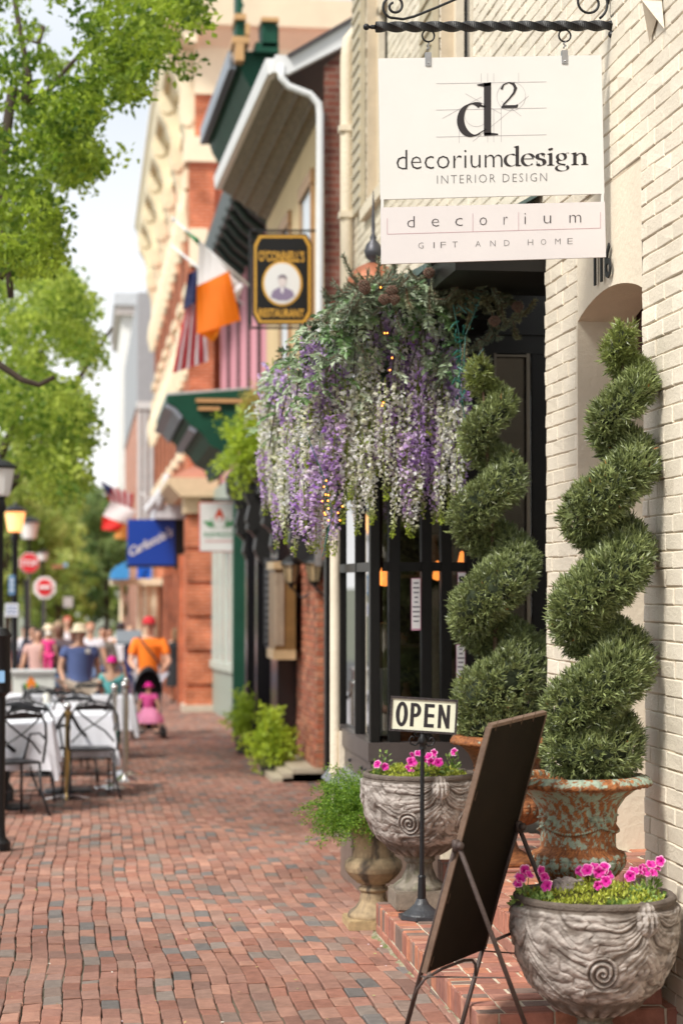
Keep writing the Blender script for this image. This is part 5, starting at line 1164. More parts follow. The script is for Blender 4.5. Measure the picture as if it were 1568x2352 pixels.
fill([(622, 683), (626, 668), (640, 660), (655, 660), (672, 668), (676, 680), (660, 690), (640, 690)], Yb, (.22, .17, .26)); fill(ov(648, 646, 9, 13, 16), Yb-.002, (.62, .54, .52)); fill([(639, 644), (639, 636), (644, 631), (654, 631), (659, 638), (657, 642), (650, 637), (642, 638)], Yb-.004, (.17, .13, .16)); fill([(644, 660), (652, 660), (650, 674), (645, 672)], Yb-.003, (.7, .66, .68))
mb.build('portrait', mk('portrait_paint', (1, 1, 1), .6, attr=True, var=0, bump=0), t)
mb = MB(); Ot = q3(0, 0, Yp-.006); sx = q3(1, 0, Yp)[0]-q3(0, 0, Yp)[0]; zz0 = q3(594, 600, Yp-.006); zz1 = q3(595, 728, Yp-.006)
puttext(mb, "O'CONNELL'S", 0, 108*sx, 0, 26*sx, zz0, (1, 0, 0), (0, 0, 1), off=.02); puttext(mb, "RESTAURANT", 0, 106*sx, 0, 20*sx, zz1, (1, 0, 0), (0, 0, 1), off=.02); mb.build('lettering', M['gold'], t)
mb = MB(); 
for y in (530, 753): a_, b_ = q3(572, y, Yp), q3(722 if y < 600 else 735, y, Yp); mb.tube([a_, b_], .013, 6)
a_ = q3(575, 535, Yp); b_ = q3(575, 748, Yp); mb.tube([a_, b_], .016, 6); mb.tube([q3(722, 530, Yp), (2.37, Yp, q3(722, 530, Yp)[2])], .012, 6); mb.build('iron_arm', M['black'], t)
# ---------------------------------------------------------------- flags
flagm = mk('flag_cloth', (1, 1, 1), .7, attr=True, var=.04, vs=3, bump=0, trans=.35)
def cloth(mb, quadpx, Y0_, col, nu=6, nv=10, amp=.05, ph=0.):
    A_, B_, C_, D_ = [np.array(p, float) for p in quadpx]; V = []
    for i in range(nv+1):
        for j in range(nu+1):
            u, v = j/nu, i/nv; p = (A_*(1-u)+B_*u)*(1-v)+(D_*(1-u)+C_*u)*v; V.append(q3(p[0], p[1], Y0_+amp*math.sin(u*5+v*2+ph)))
    n = nu+1; mb.add(V, [[i*n+j, i*n+j+1, (i+1)*n+j+1, (i+1)*n+j] for i in range(nv) for j in range(nu)], col)
t = T('irish_flag', 'green white and orange flag hanging from a slanted pole on the pink building', 'flag', tuple(q3(570, 655, 26.5)))
mb = MB(); a_, b_ = q3(399, 504, 27.2), q3(574, 658, 26.6); mb.tube([a_, b_], .016, 8); mb.sph(a_, .035, 8, 6); mb.build('pole', M['pipewhite'], t, smooth=True)
mb = MB(); cloth(mb, [(425, 528), (458, 549), (458, 566), (428, 535)], 26.9, (.02, .22, .08)); cloth(mb, [(457, 549), (548, 648), (530, 700), (453, 660)], 26.8, (.78, .77, .76)); cloth(mb, [(543, 640), (560, 655), (545, 690), (520, 655)], 26.75, (.74, .73, .74))
cloth(mb, [(452, 657), (526, 622), (553, 736), (452, 768)], 26.72, (.86, .20, .005)); cloth(mb, [(452, 762), (520, 738), (508, 752), (490, 786)], 26.76, (.88, .26, .01)); mb.build('cloth', flagm, t)
def usflag(label, pole, Yf, quadpx, canton, nst=13):
    t = T('american_flag', label, 'flag', tuple(q3(*pole[1], Yf)), group=None)
    mb = MB(); mb.tube([q3(*pole[0], Yf+.2), q3(*pole[1], Yf-.2)], .018, 8); mb.build('pole', M['pipewhite'], t, smooth=True)
    mb = MB(); A_, B_, C_, D_ = [np.array(p, float) for p in quadpx]
    for i in range(nst):
        u0, u1 = i/nst, (i+1)/nst; cloth(mb, [A_*(1-u0)+B_*u0, A_*(1-u1)+B_*u1, D_*(1-u1)+C_*u1, D_*(1-u0)+C_*u0], Yf, (.50, .02, .03) if i % 2 == 0 else (.78, .74, .76), 2, 8, .04, ph=i*.3)
    cloth(mb, canton, Yf-.06, (.015, .02, .08), 3, 5); mb.build('cloth', flagm, t)
usflag('american flag hanging in folds behind the orange and white flag', ((394, 564), (560, 700)), 28.6, [(426, 704), (470, 650), (478, 830), (396, 858)], [(432, 628), (458, 620), (458, 690), (420, 712)], 8)
# ---------------------------------------------------------------- pink building with green cornices
pk = T('pink_victorian_building', 'pink building with dark green ornate cornices and a grey green shop front', 'building', (2.6, 33, gz(33)))
mb = MB(); mb.box((2.62, 26.65, G(27)), (9, 39.6, 8.4)); w0 = mb.build('wall', mk('pink_paint', (.58, .27, .31), .8, spec=.08, var=.08, vs=1, bump=.05), pk)
for y0, y1 in ((27.2, 27.7), (28.6, 29.1), (30.2, 30.8), (32.2, 32.8), (34.4, 35.), (36.8, 37.5)):
    mb = MB(); mb.box((2.605, y0-.12, 4.6), (2.62, y0, 7.3)); mb.box((2.605, y1, 4.6), (2.62, y1+.12, 7.3)); mb.box((2.59, y0-.1, 7.3), (2.62, y1+.1, 7.45)); f = mb.build('window', MATS['pink_paint'], pk); mb = MB(); mb.box((2.60, y0, 4.6), (2.618, y1, 7.3)); mb.build('pane', mk('slot_dark', (.03, .02, .02), .9, spec=.02), f)
    mb = MB(); mb.tube([(2.6, y0+.2, 4.5), (2.58, y0+.1, 4.2), (2.6, y0+.3, 4.0)], .05, 6); mb.build('scroll', MATS['slot_dark'], f)
# upper green cornice
pr = [(532, 150), (552, 150), (560, 175), (575, 200), (598, 232), (640, 236), (640, 60), (612, 60), (612, 108), (590, 118), (560, 118)]
mb = MB(); P = [q3(x, y, 26.7) for x, y in pr]; mb.prism(P, (-.12, 4.9, 0)); co = mb.build('upper_cornice', M['green'], pk)
for k_, (xa, xb) in enumerate(((531, 536), (541, 546))):
    mb = MB(); a_ = q3(xa, 152, 26.66); mb.box((a_[0]-.035, 26.7, a_[2]-.03), (a_[0], 31.4, a_[2]+.22-.06*k_)); mb.V = [v-np.array([.12, 0, 0])*((v[:, 1:2]-26.7)/4.9) for v in mb.V]; mb.build('moulding', M['greyblue'], co)
for (x0, y0, x1, y1, m_) in ((533, 86, 572, 100, 1), (538, 34, 565, 46, 1), (600, 42, 640, 50, 1), (540, 100, 560, 140, 1), (563, 55, 573, 82, 1)):
    mb = MB(); a_, b_ = q3(x0, y1, 26.5), q3(x1, y0, 26.5); mb.box((a_[0], 26.45, a_[2]), (b_[0], 27.0, b_[2])); mb.build('tan_cap', M['tan'], co)
mb = MB()
for (x0, y0, x1, y1) in ((542, 46, 562, 86), (602, 50, 636, 108), (544, -40, 556, 34), (586, 100, 640, 120)):
    a_, b_ = q3(x0, y1, 26.55), q3(x1, y0, 26.55); mb.box((a_[0], 26.52, a_[2]), (b_[0], 27.1, b_[2]))
mb.sph(q3(552, 12, 26.7), .05, 10, 8); mb.build('finial', M['green'], co)
mb = MB(); mb.box((1.98, 26.8, 7.0), (2.62, 39, 7.5)); mb.build('fascia', mk('green_black', (.008, .022, .016), .5), co)
for k in range(7): mb = MB(); mb.tube([(2.1, 27.1+k*.75, 7.3), (2.0, 27.1+k*.75, 7.05), (2.2, 27.1+k*.75, 6.8), (2.45, 27.1+k*.75, 6.6)], .06, 6); mb.build('bracket', MATS['green_black'], co)
# lower green hood
pr = [(383, 908), (580, 893), (580, 925), (566, 975), (548, 1010), (541, 1060), (520, 1068), (508, 1035), (482, 1022), (468, 1000), (452, 985), (436, 975), (420, 955), (404, 935), (385, 924)]
mb = MB(); P = [q3(x, y, 30) for x, y in pr]; mb.prism(P, (0, 4.4, -.05)); hd = mb.build('shop_hood', M['green'], pk)
mb = MB()
for (xa, ya, xb, yb, m_) in ((383, 926, 404, 937, 0), (404, 937, 420, 957, 0), (438, 977, 454, 987, 0)):
    a_, b_ = q3(xa, ya, 30.02), q3(xb, yb, 30.02); mb.prism([a_, b_, b_+(-.04, 0, -.05), a_+(-.04, 0, -.05)], (0, 4.3, -.05))
mb.build('moulding', M['greyblue'], hd)
mb = MB()
for (x0, y0, x1, y1) in ((450, 917, 575, 924), (455, 935, 505, 942)): a_, b_ = q3(x0, y1, 29.95), q3(x1, y0, 29.95); mb.box((a_[0], 29.93, a_[2]), (b_[0], 30., b_[2]))
mb.build('tan_line', M['tan'], hd)
a_ = q3(382, 908, 30); mb = MB(); mb.prism([q3(383, 908, 30), q3(580, 893, 30), q3(580, 889, 30), q3(383, 902, 30)], (0, 4.4, -.05)); mb.build('lead_top', mk('pale_lead', (.45, .48, .46), .5), hd)
mb = MB(); a_, b_ = q3(497, 1060, 29.9), q3(548, 1000, 29.9); mb.box((2.18, 29.95, gz(30)-.3), (2.45, 30.2, 3.4)); mb.build('green_post', M['green'], pk)
mb = MB(); mb.box((2.45, 30.0, G(30)), (2.62, 39.6, 3.5)); sf = mb.build('shop_front', mk('grey_green_paint', (.30, .35, .29), .5, var=.08), pk)
y = 30.5
while y < 39:
    mb = MB(); mb.box((2.39, y, gz(y)+.85), (2.45, y+.12, 2.55)); mb.box((2.39, y+1.3, gz(y)+.85), (2.45, y+1.42, 2.55)); mb.box((2.39, y+.12, 2.43), (2.45, y+1.3, 2.55)); mb.box((2.39, y+.12, gz(y)+.85), (2.45, y+1.3, gz(y)+.98)); f = mb.build('window', mk('pale_green_frame', (.46, .50, .43), .5), sf)
    mb = MB(); mb.box((2.42, y+.12, gz(y)+.98), (2.44, y+1.3, 2.43)); mb.build('pane', M['panelight'], f); y += 1.55
mb = MB(); a_ = q3(588, 880, 28.5); mb.box((2.3, 27.6, 3.95), (2.62, 29.6, 4.1)); mb.build('sill', M['pipewhite'], pk)
# refresh sign
Yr = 31.5; t = T('flame_logo_sign', 'white hanging sign with a red drop and green leaves over the pavement', 'sign', tuple(q3(503, 1268, Yr)))
plate([(457, 1153), (552, 1153), (552, 1268), (457, 1268)], Yr, .05, 'border', mk('red_edge', (.55, .07, .05), .5), t)
plate([(459.5, 1155.5), (549.5, 1155.5), (549.5, 1265.5), (459.5, 1265.5)], Yr-.012, .01, 'panel', M['white'], t)
mb = MB(); Yq = Yr-.016
fill([(504, 1165), (511, 1178), (515, 1188), (511, 1196), (497, 1196), (493, 1188), (497, 1178)], Yq, (.55, .06, .02)); fill(ov(504, 1191, 6, 5, 14), Yq-.004, (.75, .72, .7))
for s_ in (-1, 1):
    fill([(504+s_*12, 1206), (504+s_*20, 1184), (504+s_*18, 1205)], Yq, (.03, .22, .06)); fill([(504+s_*10, 1207), (504+s_*26, 1196), (504+s_*38, 1198), (504+s_*24, 1208)], Yq, (.03, .22, .06)); fill([(504, 1212), (504+s_*34, 1206), (504+s_*20, 1213)], Yq, (.2, .35, .22))
sx = q3(1, 0, Yq)[0]-q3(0, 0, Yq)[0]; puttext(mb, 'REFRESH', 0, 72*sx, 0, 12*sx, q3(469, 1234, Yq), (1, 0, 0), (0, 0, 1), off=.01, col=(.10, .28, .16)); fill([(471, 1241), (538, 1241), (538, 1245), (471, 1245)], Yq, (.60, .36, .34))
mb.build('logo', MATS['portrait_paint'], t)
mb = MB(); mb.tube([q3(460, 1148, Yr), (2.62, Yr, q3(552, 1148, Yr)[2])], .02, 6); mb.build('arm', M['black'], t)
# ---------------------------------------------------------------- orange brick building
ob = T('orange_brick_building', 'tall orange brick building with a cream bracketed cornice', 'building', (2.2, 45, gz(45)))
mb = MB(); mb.box((2.12, 40, -1.5), (9, 64, 12.6)); w0 = mb.build('wall', M['orangebrick'], ob)
mb = MB(); mb.box((2.0, 39.85, 3.2), (2.5, 40.3, 10.4)); mb.build('pilaster', M['orangebrick'], w0)
mb = MB(); cz = 12.55
prc = [(2.12, 12.4), (1.9, 12.45), (1.75, 12.7), (1.62, 12.75), (1.55, 13.05), (1.48, 13.15), (1.48, 13.3), (2.12, 13.4)]
mb.prism([(x, 39.4, z) for x, z in prc], (0, 25.3, 0)); mb.prism([(1.48, 39.99, 12.45), (1.48, 39.9, 12.45), (1.48, 39.5, 12.7), (1.48, 39.3, 12.75), (1.48, 39.2, 13.3), (1.48, 39.99, 13.4)], (7, 0, 0)); co = mb.build('cornice', M['trimcream'], ob)
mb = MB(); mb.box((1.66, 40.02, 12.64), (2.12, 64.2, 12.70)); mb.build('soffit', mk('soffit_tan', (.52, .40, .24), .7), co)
mb = MB(); mb.box((2.1, 39.9, 11.5), (7, 40., 12.45)); mb.box((2.02, 40.3, 11.4), (2.12, 64, 12.4)); mb.build('frieze', M['trimcream'], ob)
for k in range(6):
    ya = 40.1+k*4.5; mb = MB(); pr = [(2.12, 12.4), (1.62, 12.72), (1.55, 12.5), (1.60, 12.15), (1.74, 11.9), (1.84, 11.6), (1.80, 11.3), (1.86, 10.95), (1.98, 10.6), (2.0, 10.3), (2.12, 10.1)]; mb.prism([(x, ya, z) for x, z in pr], (0, .7, 0)); mb.tube([(1.73, ya-.04, 12.35), (1.73, ya+.74, 12.35)], .16, 12); mb.tube([(1.95, ya-.04, 11.0), (1.95, ya+.74, 11.0)], .12, 12); mb.build('bracket', M['trimcream'], co)
mb = MB(); mb.box((1.9, 39.75, 10.1), (2.6, 40.5, 10.6)); mb.box((2.0, 39.7, 8.0), (2.36, 39.84, 8.75)); mb.build('capital', M['trimcream'], ob)
for row, (z0, z1) in enumerate(((4.6, 7.0), (7.9, 10.0))):
    for k in range(8):
        ya = 41.6+k*2.9; mb = MB(); mb.box((1.99, ya-.15, z1-.1), (2.12, ya+1.25, z1+.35)); mb.tube([(2.02, ya-.1, z1-.2), (1.98, ya-.1, z1-.6), (2.06, ya-.1, z1-1.)], .11, 8); mb.tube([(2.02, ya+1.2, z1-.2), (1.98, ya+1.2, z1-.6), (2.06, ya+1.2, z1-1.)], .11, 8); mb.box((2.0, ya-.15, z0-.2), (2.12, ya+1.25, z0)); f = mb.build('window', M['trimcream'], ob); mb = MB(); mb.box((2.105, ya, z0), (2.118, ya+1.1, z1-.1)); mb.build('pane', mk('brown_pane', (.16, .06, .035), .8, spec=.05), f)
mb = MB(); mb.prism([q3(575, 62, 41), q3(812, 62, 41), q3(812, 4, 41), q3(700, 22, 41)], (0, .4, 0)); mb.prism([q3(575, 62, 41), q3(812, 62, 41), q3(1000, 62, 41), q3(1000, -60, 41), q3(812, 4, 41)], (0, 8, 0)); mb.build('roof', mk('terracotta', (.56, .27, .19), .8, var=.1), ob)
# banded entrance pier with cream entablature
mb = MB(); x0, x1 = q3(427, 1400, 39.3)[0], q3(502, 1400, 39.3)[0]; z = gz(39)-.15; n_ = 0; mb.box((x0+.05, 39.36, z-.2), (x1-.05, 40.02, 3.2))
while z < 3.15:
    mb.box((x0, 39.3, z), (x1, 40.05, min(z+.6, 3.2)), bev=.02); z += .67
pi_ = mb.build('entrance_pier', M['orangebrick'], ob)
mb = MB(); mb.box((x0-.06, 39.2, gz(39)-.2), (x1+.05, 40.04, gz(39)+.12)); mb.build('stone_base', mk('pale_stone', (.55, .46, .36), .8), pi_)
mb = MB(); a_, b_ = q3(386, 1140, 39), q3(502, 1097, 39); mb.prism([(a_[0]+.25, 39, a_[2]), (b_[0], 39, a_[2]), (b_[0], 39, b_[2]), (a_[0], 39, b_[2]), (a_[0], 39, b_[2]-.12)], (0, 5, 0)); mb.box((x0-.05, 39.2, 3.05), (x1+.1, 40, a_[2])); mb.build('entablature', mk('entab_tan', (.62, .48, .30), .7), pi_)
mb = MB(); mb.prism([q3(392, 1097, 39.1), q3(500, 1097, 39.1), q3(485, 1068, 39.1), q3(440, 1072, 39.1)], (0, 3, 0)); mb.build('porch_roof', MATS['terracotta'], pi_)
mb = MB()
for ya in (44, 46.5, 49.5, 52.5): mb.box((2.02, ya, -1.4), (2.12, ya+1.6, 1.9))
mb.build('doorway', mk('brown_dark', (.04, .016, .012), .7, spec=.1), ob)
for ya in (43.6, 45.9, 48.6, 51.6): mb = MB(); mb.box((1.98, ya, -1.4), (2.12, ya+.3, 2.3)); mb.build('brick_pier', M['orangebrick'], w0)
# grey carved cornice piece above the blue sign
mb = MB(); c = q3(345, 1165, 43.5); mb.box((1.45, 43.2, c[2]-.25), (2.1, 47, c[2]+.05)); mb.sph(q3(366, 1150, 43.3), (.14, .2, .25), 12, 8); mb.sph(q3(384, 1118, 43.3), (.11, .15, .3), 12, 8); mb.tube([q3(336, 1175, 43.2), q3(356, 1150, 43.2), q3(384, 1110, 43.2)], .09, 8); mb.build('carved_cornice', mk('grey_carving', (.50, .50, .52), .7, var=.15), ob, smooth=True, auto=40)
# blue box signs
Yb_ = 43.8; t = T('blue_box_sign', 'bright blue box sign with slanted white script lettering', 'sign', tuple(q3(348, 1298, Yb_)))
blue = mk('sign_blue', (.004, .045, .32), .4, var=.03, bump=0)
mb = MB(); a_, b_ = q3(293, 1297, Yb_), q3(402, 1193, Yb_); mb.box((a_[0], Yb_, a_[2]), (b_[0], Yb_+.3, b_[2])); mb.build('box', blue, t)
mb = MB(); mb.box((a_[0]-.04, Yb_, a_[2]-.06), (b_[0], Yb_+.3, a_[2])); mb.box((b_[0], Yb_, a_[2]-.1), (2.1, Yb_+.3, b_[2]+.02)); mb.build('bracket', M['black'], t)
mb = MB(); sx = q3(1, 0, Yb_)[0]-q3(0, 0, Yb_)[0]; an = math.radians(27); puttext(mb, "Carluccio's", 0, 112*sx, 0, 24*sx, q3(300, 1279, Yb_-.01), (math.cos(an), 0, math.sin(an)), (-math.sin(an)*.6, 0, math.cos(an)), off=.02, shear=.3); mb.build('lettering', M['white'], t)
mb = MB(); a_, b_ = q3(316, 1329, 52), q3(348, 1296, 52); mb.box((a_[0], 52, a_[2]), (b_[0], 52.3, b_[2])); mb.quad(q3(312, 1328, 51.95), q3(326, 1328, 51.95), q3(336, 1300, 51.95), q3(326, 1300, 51.95)); o = mb.build('blue_panel_sign', mk('bright_blue', (.0, .11, .60), .5, var=0), origin=tuple(a_)); tag(o, 'small bright blue panel just below the blue box sign', 'sign')
mb = MB(); P = [(0, 1.0), (-.15, .95), (-.35, .75), (-.5, .45), (-.55, 0), (0, 0)]
a_ = q3(297, 1330, 54); mb.prism([(a_[0]+x*.9, 54, a_[2]+z*.95*.5) for x, z in P], (0, 2.5, 0)); o = mb.build('light_blue_awning', mk('awning_blue', (.05, .30, .66), .6, var=.1), origin=tuple(a_)); tag(o, 'light blue rounded awning beyond the blue box sign', 'awning')
# cream portico beyond
po = T('cream_portico', 'cream columned portico farther down the street', 'portico', tuple(q3(320, 1500, 56)))
mb = MB(); a_, b_ = q3(256, 1344, 56), q3(366, 1328, 56); mb.box((a_[0], 56, a_[2]), (2.1, 60, b_[2])); mb.build('entablature', M['trimcream'], po)
for x in (280, 320, 338, 356):
    a_ = q3(x, 1344, 56.3); mb = MB(); mb.tube([(a_[0], 56.3, gz(56)-.1), (a_[0], 56.3, a_[2])], .12 if x > 330 else .06, 12); mb.build('column', M['trimcream'], po, smooth=True, auto=50)
# far slate roofed building
fb = T('slate_roof_building', 'brick building with a tall grey slate roof beyond the cream cornice', 'building', (2, 70, gz(70)))
a_, b_ = q3(316, 922, 66), q3(366, 672, 66); mb = MB(); mb.box((a_[0], 66, a_[2]), (6, 90, b_[2])); mb.build('roof', mk('slate', (.36, .37, .39), .7, var=.08), fb)
mb = MB(); mb.box((a_[0]+.05, 66.2, -3), (6, 90, a_[2])); mb.build('wall', mkbrick('pink_brick', (.55, .26, .19), (.48, .22, .16), (.6, .45, .38)), fb)
mb = MB(); 
for x in (320, 333, 347): p = q3(x, 1150, 66.1); mb.box((p[0]-.06, 66.05, 1.5), (p[0]+.06, 66.2, a_[2]-.2))
mb.box((a_[0]-.03, 66.0, a_[2]-.25), (2.6, 66.2, a_[2])); mb.build('white_trim', M['pipewhite'], fb)
lb = T('pale_corner_building', 'pale building with a grey cornice at the far end of the street', 'building', (1.3, 95, gz(95)))
a_, b_ = q3(264, 1400, 95), q3(330, 725, 95); mb = MB(); mb.box((a_[0]+.25, 95, -3), (7, 110, b_[2])); mb.build('wall', mk('pale_wall', (.78, .76, .72), .8), lb)
mb = MB(); mb.box((a_[0], 94.6, b_[2]), (7, 110, q3(264, 704, 95)[2])); mb.build('band', mk('pinkish_trim', (.68, .60, .56), .7), lb); mb = MB(); mb.box((a_[0]-.1, 94.4, q3(264, 704, 95)[2]), (7, 110, q3(264, 676, 95)[2])); mb.build('cornice', mk('grey_cornice', (.50, .51, .53), .7), lb)
usflag('american flag with a red and white flag beneath it over the far shops', ((395, 1192), (325, 1132)), 48., [(232, 1108), (308, 1135), (302, 1178), (262, 1172)], [(230, 1103), (258, 1118), (252, 1142), (238, 1122)], 9)
t = bpy.data.objects['american_flag.001']; mb = MB(); cloth(mb, [(256, 1150), (312, 1172), (300, 1206), (236, 1186)], 47.7, (.8, .78, .78)); cloth(mb, [(236, 1184), (286, 1206), (272, 1220), (234, 1216)], 47.6, (.72, .02, .015)); mb.build('red_white_cloth', flagm, t)
mb = MB(); cloth(mb, [(268, 1212), (296, 1200), (292, 1240), (262, 1236)], 47.9, (.85, .42, .1)); o = mb.build('orange_pennant', flagm, origin=tuple(q3(280, 1240, 47.9))); tag(o, 'small orange pennant under the red and white flag', 'flag')
# ================================================================ trees
M['bark'] = mk('bark', (.075, .055, .04), .9, var=.35, vs=10, bump=.8, bs=30, stretch=(3, 3, .6))
M['leaf'] = mk('tree_leaf', (1, 1, 1), .5, attr=True, var=0, bump=0, trans=.6)
def gpt(x, y):
    z = -.3
    for _ in range(12): p = PZ(x, y, z); z = gz(p[1])
    return p
def crown(tr, C, per, rad, size, ca, cb_, seed, asp=.62, name='crown'):
    r = np.random.RandomState(seed); C = np.array(C); k = len(C)
    cl = np.repeat(C, per, 0); off = r.normal(size=(k*per, 3)); off /= np.linalg.norm(off, axis=1, keepdims=True); off *= (r.rand(k*per, 1)**.5)*rad*np.repeat(r.uniform(.6, 1.3, (k, 1)), per, 0); off[:, 2] *= .7
    t_ = np.clip(np.repeat(r.uniform(0, .8, k), per)+r.uniform(-.15, .3, k*per), 0, 1)
    V, F = leafcloud(cl+off, r.uniform(.6, 1.25, k*per)*size, r.normal(size=(k*per, 3))+np.array([0, 0, -.3]), asp=asp, fold=.4)
    mb = MB(); mb.add(V, F, leafcols(k*per, ca, cb_, t_)); return mb.build(name, M['leaf'], tr)
yb_ = [-260, -100, 0, 60, 100, 130, 170, 215, 250, 300, 350, 400, 450, 520, 600, 640, 700, 760, 800, 860, 900, 960, 1000, 1060, 1110, 1150, 1180]
xb_ = [400, 440, 470, 470, 430, 360, 345, 340, 250, 205, 235, 228, 180, 150, 140, 165, 215, 228, 230, 222, 200, 205, 212, 178, 196, 120, 60]
r = np.random.RandomState(31)
CA, CB = [], []
for k in range(5200):
    y = r.uniform(-260, 1170); xm = np.interp(y, yb_, xb_); x = xm-abs(r.normal())*110-8 if r.rand() < .55 else r.uniform(-230, xm-10)
    g = math.sin(x*.021+1.3)*math.sin(y*.017)+.6*math.sin(x*.05-y*.033)+.3*math.sin(y*.06+x*.02)
    if g < -.56+.22*(x > xm-60)-.35*(430 < y < 680): continue
    if y > 1090 and x < 95: continue
    if y < 620: CA.append(PY(x, y, r.uniform(12.8, 17.5)))
    else: CB.append(PY(x, y, r.uniform(19, 27)))
for x, y in ((405, 150), (415, 165), (390, 160), (430, 150), (300, 232), (288, 228), (262, 360), (118, 250), (455, 40)):
    CA.append(PY(x, y, 14.5))
tr = T('street_tree', 'leafy street tree arching over the pavement with dark limbs against the sky', 'tree', (-.95, 16.5, gz(16.5)))
CA = [CA[i] for i in r.permutation(len(CA))[:820]]; CB = [CB[i] for i in r.permutation(len(CB))[:640]]
crown(tr, CA, 34, .16, .062, (.07, .15, .015), (.44, .57, .06), 1)
mb = MB(); b0 = np.array([-.95, 16.5, gz(16.5)]); mb.tube([b0, b0+(.0, 0, 1.8), (-.93, 16.4, 3.4), (-.98, 16.2, 5.6), (-1.0, 16, 8.2)], [.15, .12, .11, .09, .05], 12)
for pts, rr2 in (([(-60, 500), (0, 430), (12, 330), (30, 200), (45, 215), (72, 236)], .05), ([(72, 236), (66, 170), (48, 80), (30, -30)], .03), ([(72, 236), (110, 210), (160, 150), (250, 60)], .022), ([(0, 380), (5, 460), (14, 560), (22, 640), (26, 684)], .04), ([(0, 640), (20, 600)], .03), ([(-80, 760), (0, 838), (50, 872), (90, 884), (126, 866)], .03), ([(100, 60), (90, 100), (60, 90)], .02)):
    mb.tube([PY(x, y, 15.2) for x, y in pts], [rr2*(1-.5*i/len(pts)) for i in range(len(pts))], 8)
mb.build('trunk', M['bark'], tr, smooth=True)
tr = T('street_tree', 'second street tree with paler yellow green leaves behind the first', 'tree', (-1.5, 24, gz(24)))
crown(tr, CB, 34, .24, .085, (.11, .21, .02), (.55, .66, .11), 2)
mb = MB(); b0 = np.array([-1.5, 24, gz(24)]); mb.tube([b0, b0+(0, 0, 2.4), b0+(.1, -.1, 4.2), b0+(.2, 0, 6)], [.16, .13, .11, .05], 12)
for a in ((1.4, .2, 1.5), (1.0, -1.5, 1.8), (1.8, 1.2, 2.4), (-1.5, .6, 2)): mb.tube([b0+(0, 0, 2.6), b0+np.array(a)*.5+(0, 0, 2.6), b0+np.array(a)+(0, 0, 2.9)], [.07, .05, .02], 7)
mb.build('trunk', M['bark'], tr, smooth=True)
def bgtree(lab, px, Y, H_, W_, ca, cb_, seed, z0f=.28, n=150, per=26, group='trees at the end of the street'):
    r = np.random.RandomState(seed); X = PY(px, 1300, Y)[0]; g = gz(Y); t = T('background_tree', lab, 'tree', (X, Y, g), group=group)
    C = []
    while len(C) < n:
        d = r.uniform(-1, 1, 3)
        if d@d < 1 and math.sin(d[0]*4+seed)*math.sin(d[2]*5+seed*2) > -.55: C.append((X+d[0]*W_/2, Y+d[1]*W_/2, g+H_*(z0f+(1-z0f)*(d[2]+1)/2)))
    crown(t, C, per, W_*.11, W_*.055+.06, ca, cb_, seed)
    mb = MB(); mb.tube([(X, Y, g-.2), (X+.1, Y, g+H_*.35), (X, Y, g+H_*.75)], [.13, .10, .04], 8)
    for k in range(4): a = r.uniform(0, 6.28); mb.tube([(X, Y, g+H_*(.3+.08*k)), (X+math.cos(a)*W_*.3, Y+math.sin(a)*W_*.3, g+H_*(.5+.08*k))], [.08, .03], 6)
    mb.build('trunk', M['bark'], t)
L1, L2 = (.20, .30, .05), (.62, .70, .22); D1, D2 = (.08, .16, .05), (.34, .45, .16)
bgtree('dark green rounded tree just left of the cream portico', 242, 84, 7.6, 3.6, D1, D2, 51, n=200)
bgtree('low pale green tree beside the blue awning', 282, 92, 5.2, 2.4, L1, L2, 52)
bgtree('yellow green tree behind the stop sign', 70, 78, 8.2, 4.2, L1, L2, 53, n=190)
bgtree('mid green tree in the gap above the crowd', 165, 96, 9.0, 5.0, (.07, .14, .03), (.34, .46, .10), 54, n=220)
bgtree('tall thin leaved tree behind the lit lamp', 14, 68, 8.2, 3.6, L1, L2, 55, n=170)
bgtree('broad pale tree far off down the street', 120, 118, 10.5, 6.0, (.12, .2, .06), (.46, .55, .18), 56, n=200)
bgtree('tree with an open crown beyond the do not enter sign', 128, 74, 5.6, 3., L1, L2, 57, n=100)
bgtree('distant darker tree beyond the portico', 210, 126, 10.5, 6, D1, (.26, .36, .12), 58, n=180)
bgtree('distant pale tree at the left edge beyond the lamps', -20, 100, 12, 7, (.12, .2, .06), (.44, .54, .16), 59, n=200)
mb = MB(); r = np.random.RandomState(5); n = 5000; X_ = r.uniform(-9, 4, n); Y_ = r.uniform(98, 101, n); V, F = leafcloud(np.stack([X_, Y_, gz(100)+r.uniform(0, 1.3, n)], -1), .2, None, asp=.6); mb.add(V, F, leafcols(n, D1, L2)); o = mb.build('hedge', M['leaf'], origin=(0, 100, gz(100))); tag(o, 'low hedge across the far end of the street', 'hedge')
